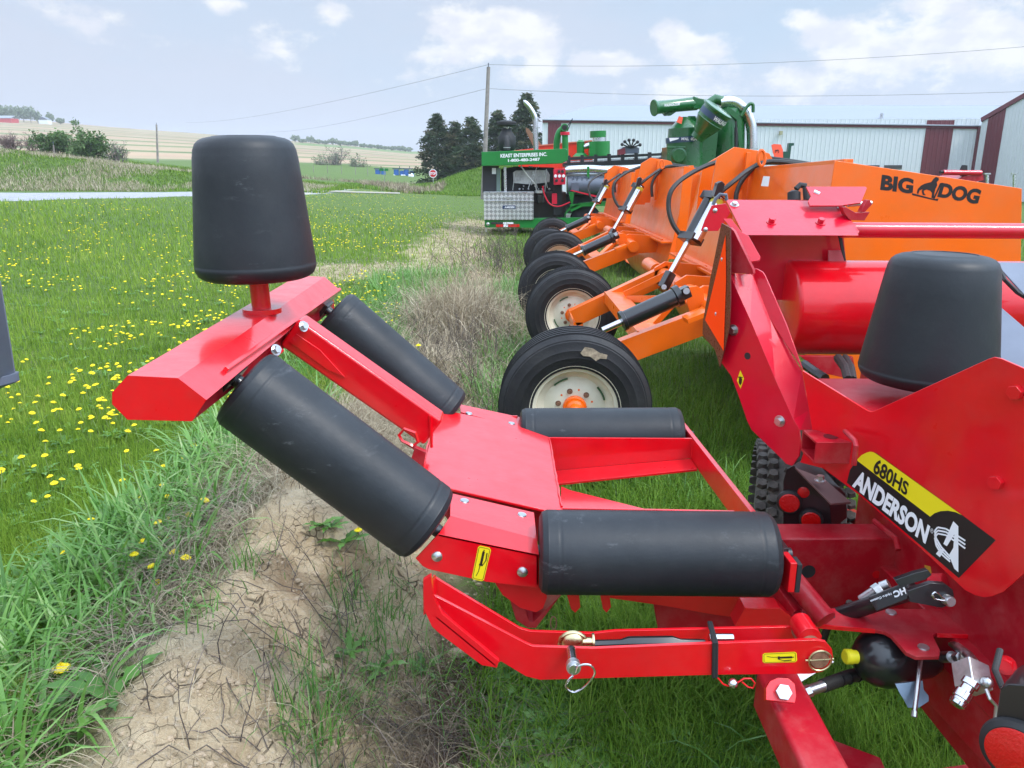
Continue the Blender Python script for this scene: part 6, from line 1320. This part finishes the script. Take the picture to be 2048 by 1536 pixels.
# ------------------------------------------------------------------ grass, straw, weeds
def blades(name, x, y, h, w, lean, m, seg=2, rnd=None, curl=1.0, z=None, kind='stuff', label=None, cat=None, az=None, flat=0., parent=None, loc=None, zoff=-.01, twist=0.):
    N = len(x); x = np.asarray(x); y = np.asarray(y)
    z = (zt(x, y) if z is None else z) + zoff
    a = rng.uniform(0, 2 * np.pi, N) if az is None else az
    ld = np.stack([np.cos(a), np.sin(a)], -1); wd = np.stack([-np.sin(a), np.cos(a)], -1)
    if flat: b = a + rng.normal(0, 1, N) * flat; wd = np.stack([-np.sin(b), np.cos(b)], -1)
    co = np.zeros((N, 2 * seg + 1, 3)); ts = np.linspace(0, 1, seg + 1)
    for k, t in enumerate(ts):
        out = lean * h * t ** 1.6 * curl; up = h * t * np.sqrt(np.maximum(.05, 1 - (np.minimum(lean, .95) * t) ** 2)) - h * np.maximum(0, lean - .8) * t ** 3 * .6
        ww = w * (1 - t ** 2.2) * .5 + (0 if t < 1 else 0)
        px_ = x + ld[:, 0] * out; py_ = y + ld[:, 1] * out; pz_ = z + up
        if t < 1:
            co[:, 2 * k] = np.stack([px_ - wd[:, 0] * ww, py_ - wd[:, 1] * ww, pz_], -1); co[:, 2 * k + 1] = np.stack([px_ + wd[:, 0] * ww, py_ + wd[:, 1] * ww, pz_], -1)
        else: co[:, 2 * seg] = np.stack([px_, py_, pz_], -1)
    b0 = np.arange(N)[:, None] * (2 * seg + 1)
    quads = np.concatenate([b0 + np.array([[2 * k, 2 * k + 1, 2 * k + 3, 2 * k + 2]]) for k in range(seg - 1)]) if seg > 1 else None
    tris = b0 + np.array([[2 * seg - 2, 2 * seg - 1, 2 * seg]])
    rnd = rng.random(N) if rnd is None else rnd
    co = co.reshape(-1, 3)
    if loc is not None: co = co - np.array(loc)
    return np_mesh(name, co, quads, m, dict(rnd=np.repeat(np.clip(rnd, 0, 1), 2 * seg + 1)), True, kind, tris, label, cat, parent, loc)
def scatter_px(n, u0, u1, v0, v1, test):
    u = rng.uniform(u0, u1, n); v = rng.uniform(v0, v1, n); x, y, d, ok = hit(u, v)
    k = ok & (d < 120); x, y, d = x[k], y[k], d[k]; t = test(x, y); k = rng.random(len(x)) < t; return x[k], y[k], d[k]
LAWN = leaf_mat('lawn_grass', [(.065, .130, .015), (.145, .255, .026), (.215, .335, .038), (.32, .40, .07), (.48, .43, .17)], spec=.1)
LUSH = leaf_mat('lush_grass', [(.055, .15, .02), (.11, .27, .04), (.18, .36, .075), (.30, .44, .15)], rough=.35, spec=.5)
DARK = leaf_mat('dark_green_grass', [(.06, .135, .012), (.11, .225, .022), (.17, .30, .036), (.26, .37, .07)], spec=.15)  # darker green blades, also used on the ridge and far right bank
STRAW = leaf_mat('dry_straw', [(.16, .12, .08), (.30, .24, .16), (.42, .35, .24), (.52, .45, .33)], rough=.7, trans=.15)
TWIG = leaf_mat('dead_weed_stems', [(.05, .035, .03), (.10, .075, .06), (.17, .14, .12)], rough=.8, trans=0)
def lawn_t(x, y):
    s = x - crest(y); return (s < -.12 - .2 * (y < 3.4) + .2 * (fbm(x, y, 2, 2, 3) - .5)) * (1 - .93 * dirt_mask(x, y)) * (1 - road_mask(x, y))
# the mown lawn west of the ridge
x, y, d = scatter_px(330000, -330, 1010, 383, 1750, lawn_t)
patch = fbm(x, y, .8, 3, 7); fine = fbm(x, y, 5, 2, 8)
h = (.05 + .09 * rng.random(len(x))) * (.6 + .9 * patch) * (1 + .4 * ss(d, 8, 20)) * (1 - .55 * ss(d, 20, 34)); w = np.maximum(.0035, d * .00075)
blades('lawn_grass', x, y, h, w, rng.uniform(.1, .9, len(x)), LAWN, rnd=.08 + .42 * patch + .30 * fine + rng.normal(0, .13, len(x)))
# grass under and right of the machines
def right_t(x, y):
    s = x - crest(y); return (s > .80) * (1 - .8 * np.clip(soil_mask(x, y), 0, 1)) * (fbm(x, y, 2.5, 3, 9) > .3)
x, y, d = scatter_px(150000, 860, 2350, 470, 1800, right_t)
patch = fbm(x, y, 1.4, 3, 17)
h = (.10 + .16 * rng.random(len(x))) * (.45 + 1.1 * patch) * (1 - .5 * (1 - ss(y, 1.9, 2.6)) * (1 - ss(x, .75, 1.0))); w = np.maximum(.0045, d * .0008)
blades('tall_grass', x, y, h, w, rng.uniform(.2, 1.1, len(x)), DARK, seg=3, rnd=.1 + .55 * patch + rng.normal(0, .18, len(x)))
# broad bluish grass leaning over the edge of the ridge, near left
def tufts(n_t, xs, ys, per, hh_, ww, m, rnd0=.5, spread=.07, name='grass_tuft', lean=(.3, 1.25), seg=5, label=None, curl=1.0):
    X = []; Y = []; 
    cx = np.asarray(xs); cy = np.asarray(ys)
    x = np.repeat(cx, per) + rng.normal(0, spread, len(cx) * per); y = np.repeat(cy, per) + rng.normal(0, spread, len(cx) * per)
    n = len(x); ang = np.arctan2(y - np.repeat(cy, per), x - np.repeat(cx, per)) + rng.normal(0, .5, n)
    sc_h = np.repeat(rng.uniform(.6, 1.15, len(cx)), per)
    return blades(name, x, y, hh_ * sc_h * rng.uniform(.6, 1.1, n), ww * rng.uniform(.6, 1.2, n), rng.uniform(*lean, n), m, seg=seg, rnd=rnd0 + rng.normal(0, .22, n), az=ang, label=label, curl=curl)
n = 210; ys = rng.uniform(1.15, 4.6, n); xs = crest(ys) - rng.uniform(.30, .85, n)
tufts(n, xs, ys, 17, .30, .0155, LUSH, .55, name='lush_grass')
n = 70; ys = rng.uniform(.9, 2.2, n); xs = rng.uniform(-1.95, -1.25, n); tufts(n, xs, ys, 17, .27, .014, LUSH, .45, name='lush_grass')
# strips of tall grass further along the ridge
n = 130; ys = rng.uniform(5.2, 12, n); xs = crest(ys) + rng.normal(-.55, .28, n); tufts(n, xs, ys, 34, .36, .009, LUSH, .45, spread=.12, name='ridge_grass', seg=4)
n = 90; ys = rng.uniform(4.6, 11, n); xs = rng.uniform(-.30, .12, n) + .01 * ys; tufts(n, xs, ys, 34, .34, .009, LUSH, .4, spread=.1, name='ridge_grass', seg=4)
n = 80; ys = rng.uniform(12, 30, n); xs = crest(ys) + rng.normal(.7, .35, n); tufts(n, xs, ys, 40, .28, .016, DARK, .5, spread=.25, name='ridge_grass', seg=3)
uu = rng.uniform(1600, 1860, 26); vv_ = rng.uniform(1440, 1640, 26); x, y, d, ok = hit(uu, vv_); tufts(26, x, y, 16, .24, .009, LUSH, .35, name='grass_under_hitch', lean=(.4, 1.5))
uu = rng.uniform(1000, 1560, 60); vv_ = rng.uniform(1330, 1640, 60); x, y, d, ok = hit(uu, vv_); tufts(60, x, y, 9, .13, .008, LUSH, .3, name='grass_under_hitch', lean=(.5, 1.5))
uu = rng.uniform(1120, 1500, 50); vv_ = rng.uniform(960, 1060, 50); x, y, d, ok = hit(uu, vv_); tufts(50, x, y, 12, .22, .009, LUSH, .45, name='grass_under_hitch', lean=(.4, 1.4))
# small green tufts on the clay and at its foot
pts = [(470, 1145, 26), (510, 1130, 26), (415, 1225, 22), (640, 1430, 70), (690, 1400, 60), (600, 1350, 40), (660, 1480, 50), (700, 1200, 40), (745, 1230, 40), (720, 1290, 30), (790, 1105, 30), (745, 1140, 24), (760, 1330, 26), (830, 1350, 20),
       (930, 1290, 30), (400, 1260, 16), (620, 1490, 50), (560, 1440, 20), (880, 1390, 14)]
for k in range(34): pts.append((rng.uniform(680, 960), rng.uniform(1180, 1500), 10))
u, v, c_ = np.array(pts).T; x, y, d, ok = hit(u, v)
xs = np.repeat(x, c_.astype(int)); ys = np.repeat(y, c_.astype(int)); m_ = len(xs); xs = xs + rng.normal(0, .055, m_); ys = ys + rng.normal(0, .055, m_)
blades('clay_bank_grass', xs, ys, rng.uniform(.05, .19, m_), rng.uniform(.0025, .005, m_), rng.uniform(.2, 1.1, m_), LUSH, seg=4, rnd=rng.normal(.4, .22, m_))
# dry straw matted along the ridge top behind the rollers, and lying round the clay
def strawfield(n, fx, fy, hh_, lean, w=.003, m=STRAW, name='dry_straw', rnd=.5):
    x, y = fx(n), fy(n); return blades(name, x, y, hh_[0] + (hh_[1] - hh_[0]) * rng.random(n), np.full(n, w) * rng.uniform(.6, 1.5, n), rng.uniform(*lean, n), m, seg=5, rnd=rng.normal(rnd, .25, n), flat=1.0)
N_ = lambda a, b: (lambda n: rng.normal(a, b, n)); U_ = lambda a, b: (lambda n: rng.uniform(a, b, n))
strawfield(7500, N_(-.90, .22), N_(3.85, .36), (.10, .38), (.5, 1.5))
strawfield(2600, N_(-1.14, .08), N_(2.7, .6), (.04, .16), (1.0, 1.9), .0028, rnd=.6); strawfield(1600, N_(-.95, .16), N_(3.25, .22), (.05, .2), (.9, 1.8), .003, rnd=.6); strawfield(700, N_(-.75, .25), N_(2.2, .7), (.04, .14), (1.2, 1.9), .0022, rnd=.5)
strawfield(1500, N_(-1.20, .07), N_(2.9, .40), (.08, .30), (.8, 1.7), rnd=.35)
strawfield(1400, N_(-1.22, .08), N_(2.2, .35), (.08, .25), (.8, 1.7), rnd=.3)
strawfield(4200, N_(-.45, .33), N_(6.0, .9), (.10, .34), (.5, 1.6), .004, rnd=.45)
strawfield(3000, N_(-.50, .26), N_(7.8, .42), (.2, .75), (.1, 1.7), .0065, rnd=.55)
strawfield(1500, N_(-.55, .4), N_(8.6, .9), (.12, .35), (.6, 1.4), .006, rnd=.5)
strawfield(4500, N_(-.35, .5), N_(13.5, 2.6), (.06, .24), (.5, 1.5), .009, rnd=.45)
strawfield(1300, N_(-.22, .2), N_(1.8, .35), (.06, .22), (.9, 1.8), .0026, rnd=.2); strawfield(900, N_(-.22, .25), N_(1.8, .4), (.06, .24), (.9, 1.8), .0026, TWIG, 'dead_stems')
strawfield(700, N_(.0, .3), N_(1.45, .2), (.08, .2), (.9, 1.8), .0025, rnd=.3)
strawfield(1600, N_(1.35, .3), N_(1.5, .35), (.06, .16), (.9, 1.8), .003, rnd=.2)
strawfield(5000, N_(-2.2, 1.2), N_(12.4, 1.1), (.03, .09), (.8, 1.7), .009, rnd=.55)
strawfield(9000, N_(-1.1, .8), N_(21, 5), (.03, .10), (.8, 1.7), .014, rnd=.5)
# rank brown growth on the far banks
def bank(n, xr, yr, hh_, w, m, rnd):
    x = rng.uniform(*xr, n); y = rng.uniform(*yr, n); k = rng.random(n) < ss(fbm(x, y, .35, 3, 77), .38, .6); x, y = x[k], y[k]; n = len(x)
    blades('bank_grass', x, y, rng.uniform(*hh_, n), np.full(n, w), rng.uniform(.2, .9, n), m, seg=2, rnd=rng.normal(rnd, .25, n))
bank(34000, (-48, -13), (50.5, 61), (.2, .42), .03, STRAW, .7)
x = rng.uniform(-48, -12, 60000); y = rng.uniform(50.5, 68, 60000); blades('bank_grass', x, y, rng.uniform(.1, .26, 60000), np.full(60000, .035), rng.uniform(.2, .9, 60000), LAWN, seg=2, rnd=rng.normal(.25, .2, 60000))
bank(9000, (-26, 2), (92, 99), (.5, 1.1), .07, STRAW, .35)
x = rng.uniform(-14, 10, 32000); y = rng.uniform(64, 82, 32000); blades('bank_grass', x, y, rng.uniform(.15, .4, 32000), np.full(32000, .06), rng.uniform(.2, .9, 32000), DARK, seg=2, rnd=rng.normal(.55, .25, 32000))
bank(5000, (-13, -6), (64, 74), (.4, .8), .05, STRAW, .4)

# dead weeds: branching stalks
def weed(g, p, h, n=5, lean=.3, r=.0022):
    p = Vector(p); up = Vector((random.gauss(0, lean), random.gauss(0, lean), 1)).normalized()
    def stem(p, d, L_, r, k):
        pts = [p]; q = p.copy(); dd = d.copy()
        for i_ in range(4):
            dd = (dd + Vector((random.gauss(0, .16), random.gauss(0, .16), random.gauss(0, .08)))).normalized(); q = q + dd * L_ / 4; pts.append(q.copy())
            if k and random.random() < .75: stem(q, (dd + Vector((random.gauss(0, .8), random.gauss(0, .8), .1))).normalized(), L_ * random.uniform(.25, .5), r * .6, k - 1)
        g.tube(pts, [r, r * .85, r * .7, r * .55, r * .35], 3)
    stem(p, up, h, r, 2)
WOOD = mat('dead_stem_bark', (.10, .078, .065), .85, var=.4, vscale=30)
wd = G()
for (u, v, h_w, k) in [(378, 1, 0, 0)]: pass
spots = [(672, 1215, .30), (660, 1330, .26), (690, 1275, .28), (715, 1240, .30), (650, 1290, .22), (440, 1320, .3), (380, 1500, .22), (300, 1420, .22), (480, 1480, .22), (560, 1420, .18), (820, 1180, .2), (350, 1200, .3), (330, 1090, .34), (420, 1010, .3)]
for u, v, hh_ in spots:
    x, y, d, ok = hit(np.array([u]), np.array([v]))
    weed(wd, (x[0], y[0], zt(x, y)[0] - .01), hh_)
for k in range(120):
    x = random.gauss(-.45, .25); y = random.uniform(4.2, 7.2); weed(wd, (x, y, float(zt(x, y)) - .01), random.uniform(.2, .5), r=.003)
for k in range(90):
    x = random.gauss(-.15, .4); y = random.uniform(11, 16); weed(wd, (x, y, float(zt(x, y)) - .01), random.uniform(.3, .7), r=.005)
for k in range(60):      # fallen stalks on the clay and the soil
    x = random.gauss(-.5, .3); y = random.uniform(1.3, 2.6); z0 = float(zt(x, y)); a = random.uniform(0, 6.28); Lw = random.uniform(.1, .4); pts = []
    for i_ in range(6):
        t = i_ / 5; xx = x + math.cos(a) * Lw * t + random.gauss(0, .008); yy = y + math.sin(a) * Lw * t + random.gauss(0, .008); pts.append((xx, yy, float(zt(xx, yy)) + .006 + .03 * math.sin(3.1 * t) * random.random()))
    wd.tube(pts, [.0016] * 5 + [.0008], 4)
wo = part('dead_weeds', wd, WOOD); wo['kind'] = 'stuff'

# broad leaves: dandelion rosettes on the ground
def rosette(co, fa, rn, cx, cy, n, L_):
    z0 = float(zt(cx, cy))
    for k in range(n):
        a = 2 * math.pi * k / n + random.uniform(-.3, .3); l = L_ * random.uniform(.6, 1.1); r_ = random.random(); S = 7; up = random.uniform(.25, .7)
        o = len(co)
        for i_ in range(S + 1):
            t = i_ / S; dd = l * t; w_ = l * .13 * math.sin(math.pi * min(1, t * .85 + .12)) * (1.35 if i_ % 2 else .6); zz = z0 + .01 + up * l * math.sin(t * 2.0) * .55
            for sgn in (-1, 1): co.append((cx + math.cos(a) * dd - math.sin(a) * w_ * sgn, cy + math.sin(a) * dd + math.cos(a) * w_ * sgn, zz + abs(sgn) * .0)); rn.append(r_)
        for i_ in range(S): fa.append([o + 2 * i_, o + 2 * i_ + 1, o + 2 * i_ + 3, o + 2 * i_ + 2])
# clods and crumbs on the bare clay and soil
cl = G()
for k in range(2600):
    y = random.uniform(1.2, 4.2) if k < 2200 else random.uniform(4.2, 9); x = float(crest(np.array(y))) + random.gauss(.35, .35); z0 = float(zt(x, y)); r_ = abs(random.gauss(0, .004)) + .002
    if random.random() < .02: r_ *= 2.5
    cl.sphere((x, y, z0), r_, 6, 4, sc_=(random.uniform(.7, 1.4), random.uniform(.7, 1.4), random.uniform(.5, .9)))
o = part('clay_crumbs', cl, mat('clay_crumb', (.40, .31, .21), .95, var=.3, vscale=12, bump=.5, bscale=90), smooth=0); o['kind'] = 'stuff'
co, fa, rn = [], [], []
for u, v, n_, L_ in [(100, 1410, 9, .17), (200, 1370, 8, .15), (60, 1360, 8, .15), (220, 1400, 7, .16), (690, 1090, 8, .12), (640, 1060, 7, .10), (760, 1340, 8, .10), (850, 1345, 7, .09), (960, 1320, 7, .08), (700, 1310, 6, .1), (980, 1530, 8, .1), (660, 1060, 7, .10)]:
    x, y, d, ok = hit(np.array([u]), np.array([v])); rosette(co, fa, rn, x[0], y[0], n_, L_)
for k in range(420):
    x, y, d, ok = hit(np.array([random.uniform(1000, 1620)]), np.array([random.uniform(1230, 1600)])); 
    if ok[0]: rosette(co, fa, rn, x[0], y[0], random.randint(5, 8), random.uniform(.07, .13))
for k in range(520):
    x, y, d, ok = hit(np.array([random.uniform(-60, 560)]), np.array([random.uniform(520, 1536)]));
    if ok[0] and x[0] < crest(y)[0] - .2: rosette(co, fa, rn, x[0], y[0], random.randint(5, 8), random.uniform(.06, .12))
np_mesh('dandelion_leaves', co, np.array(fa), LUSH, dict(rnd=np.array(rn) * .8), True, 'stuff')

# dandelions
PET = mat('dandelion_yellow', (.86, .67, .008), .8, var=.06, vscale=80); STEM = mat('flower_stem', (.22, .30, .10), .5)
def dandelion_mesh(r, stem, rings=4, pet=22, tilt=.0):
    g = G()
    for k in range(rings):
        rr = r * (1 - .22 * k); zz = stem + r * .05 * k
        for j in range(pet):
            a = 2 * math.pi * (j + .5 * (k % 2)) / pet + random.uniform(-.08, .08); up = r * (.02 + .13 * k) * random.uniform(.5, 1.3); da = .75 * math.pi / pet * 1.6
            c0 = Vector((0, 0, zz)); 
            p1 = Vector((math.cos(a - da) * rr * .8, math.sin(a - da) * rr * .8, zz + up * .8)); p2 = Vector((math.cos(a) * rr * random.uniform(.92, 1.08), math.sin(a) * rr, zz + up)); p3 = Vector((math.cos(a + da) * rr * .8, math.sin(a + da) * rr * .8, zz + up * .8))
            g._add([c0, p1, p2, p3], [[0, 1, 2, 3]], 0)
    g.lathe((0, 0, stem + r * .02), (0, 0, stem + r * .42), [(0, r * .85), (.35, r * .82), (.8, r * .45), (1, 0)], 12, 0)
    g.lathe((0, 0, stem - r * .35), (0, 0, stem + r * .05), [(0, r * .25), (.6, r * .42), (1, r * .3)], 8, 1)
    g.tube([(random.gauss(0, r * .4), random.gauss(0, r * .4), -.02), (0, 0, stem * .5), (0, 0, stem)], r * .12, 5, 1)
    return g
protos = []
for k in range(4):
    o = part('dandelion', dandelion_mesh(.019, .085 + .02 * k), None, mats=[PET, STEM], smooth=0)
    protos.append(o)
def dens(u, v):
    return 1
cand = []
def add_c(n, u0, u1, v0, v1, thr):
    u = rng.uniform(u0, u1, n); v = rng.uniform(v0, v1, n); x, y, d, ok = hit(u, v)
    nz = fbm(x, y, 1.1, 3, 101); k = ok & (nz > thr) & (x < crest(y) - .25) & (road_mask(x, y) < .1) & (dirt_mask(x, y) < .3)
    for a in np.nonzero(k)[0]: cand.append((d[a], x[a], y[a]))
add_c(60, -60, 400, 880, 1200, .35); add_c(170, -60, 420, 700, 900, .40); add_c(420, -60, 500, 560, 720, .44); add_c(520, -60, 640, 460, 580, .46); add_c(380, -60, 900, 410, 480, .46); add_c(700, 600, 900, 385, 520, .38); add_c(260, 600, 800, 560, 720, .3); add_c(500, 560, 960, 376, 400, .3); add_c(120, 200, 480, 640, 860, .40)
cand = [c_ for c_ in cand if not (c_[2] < 2.2 and c_[1] > -1.2)]
special = [(133, 1347, .026, 'largest yellow dandelion bloom, alone in the tall grass at the lower left', .10), (718, 1063, .017, 'yellow dandelion on top of the clay mound beneath the sloping roller', .05), (838, 672, .02, 'lone yellow dandelion among dead weeds beyond the angled arm', .12)]
DG = 'dandelions in the lawn'
for u, v, r_, lb, hgt in special:
    x, y, d, ok = hit(np.array([u]), np.array([v + 1547 * hgt / 3.0 * .9])); o = part('dandelion', dandelion_mesh(r_, hgt, 5, 30), None, mats=[PET, STEM], smooth=0)
    o.location = (x[0], y[0], float(zt(x, y)[0])); tag(o, lb, 'flower', DG)
cand.sort()
NEAR = cand[:290]; FAR = cand[290:]
for i_, (d, x, y) in enumerate(NEAR):
    o = protos[i_ % 4]
    if i_ >= 4: o = o.copy(); sc.collection.objects.link(o)
    o.location = (x, y, float(zt(x, y)) - .01); s_ = random.uniform(.75, 1.1); o.scale = (s_, s_, s_); o.rotation_euler = (random.gauss(0, .16), random.gauss(0, .16), random.uniform(0, 6.28))
    tag(o, 'small yellow dandelion flower growing in the green lawn left of the ridge', 'flower', DG)
g = G()
for d, x, y in FAR:
    z0 = float(zt(x, y)) + random.uniform(.08, .16); r_ = random.uniform(.011, .019) * (1 + .25 * min(1, d / 40)); n_ = Vector((random.gauss(0, .15), random.gauss(0, .15), 1)).normalized()
    c_ = Vector((x, y, z0)); g.lathe(c_, c_ + n_ * r_ * .8, [(0, r_ * .5), (.4, r_), (.8, r_ * .7), (1, 0)], 6)
o = part('distant_dandelions', g, PET, smooth=0); o['kind'] = 'stuff'
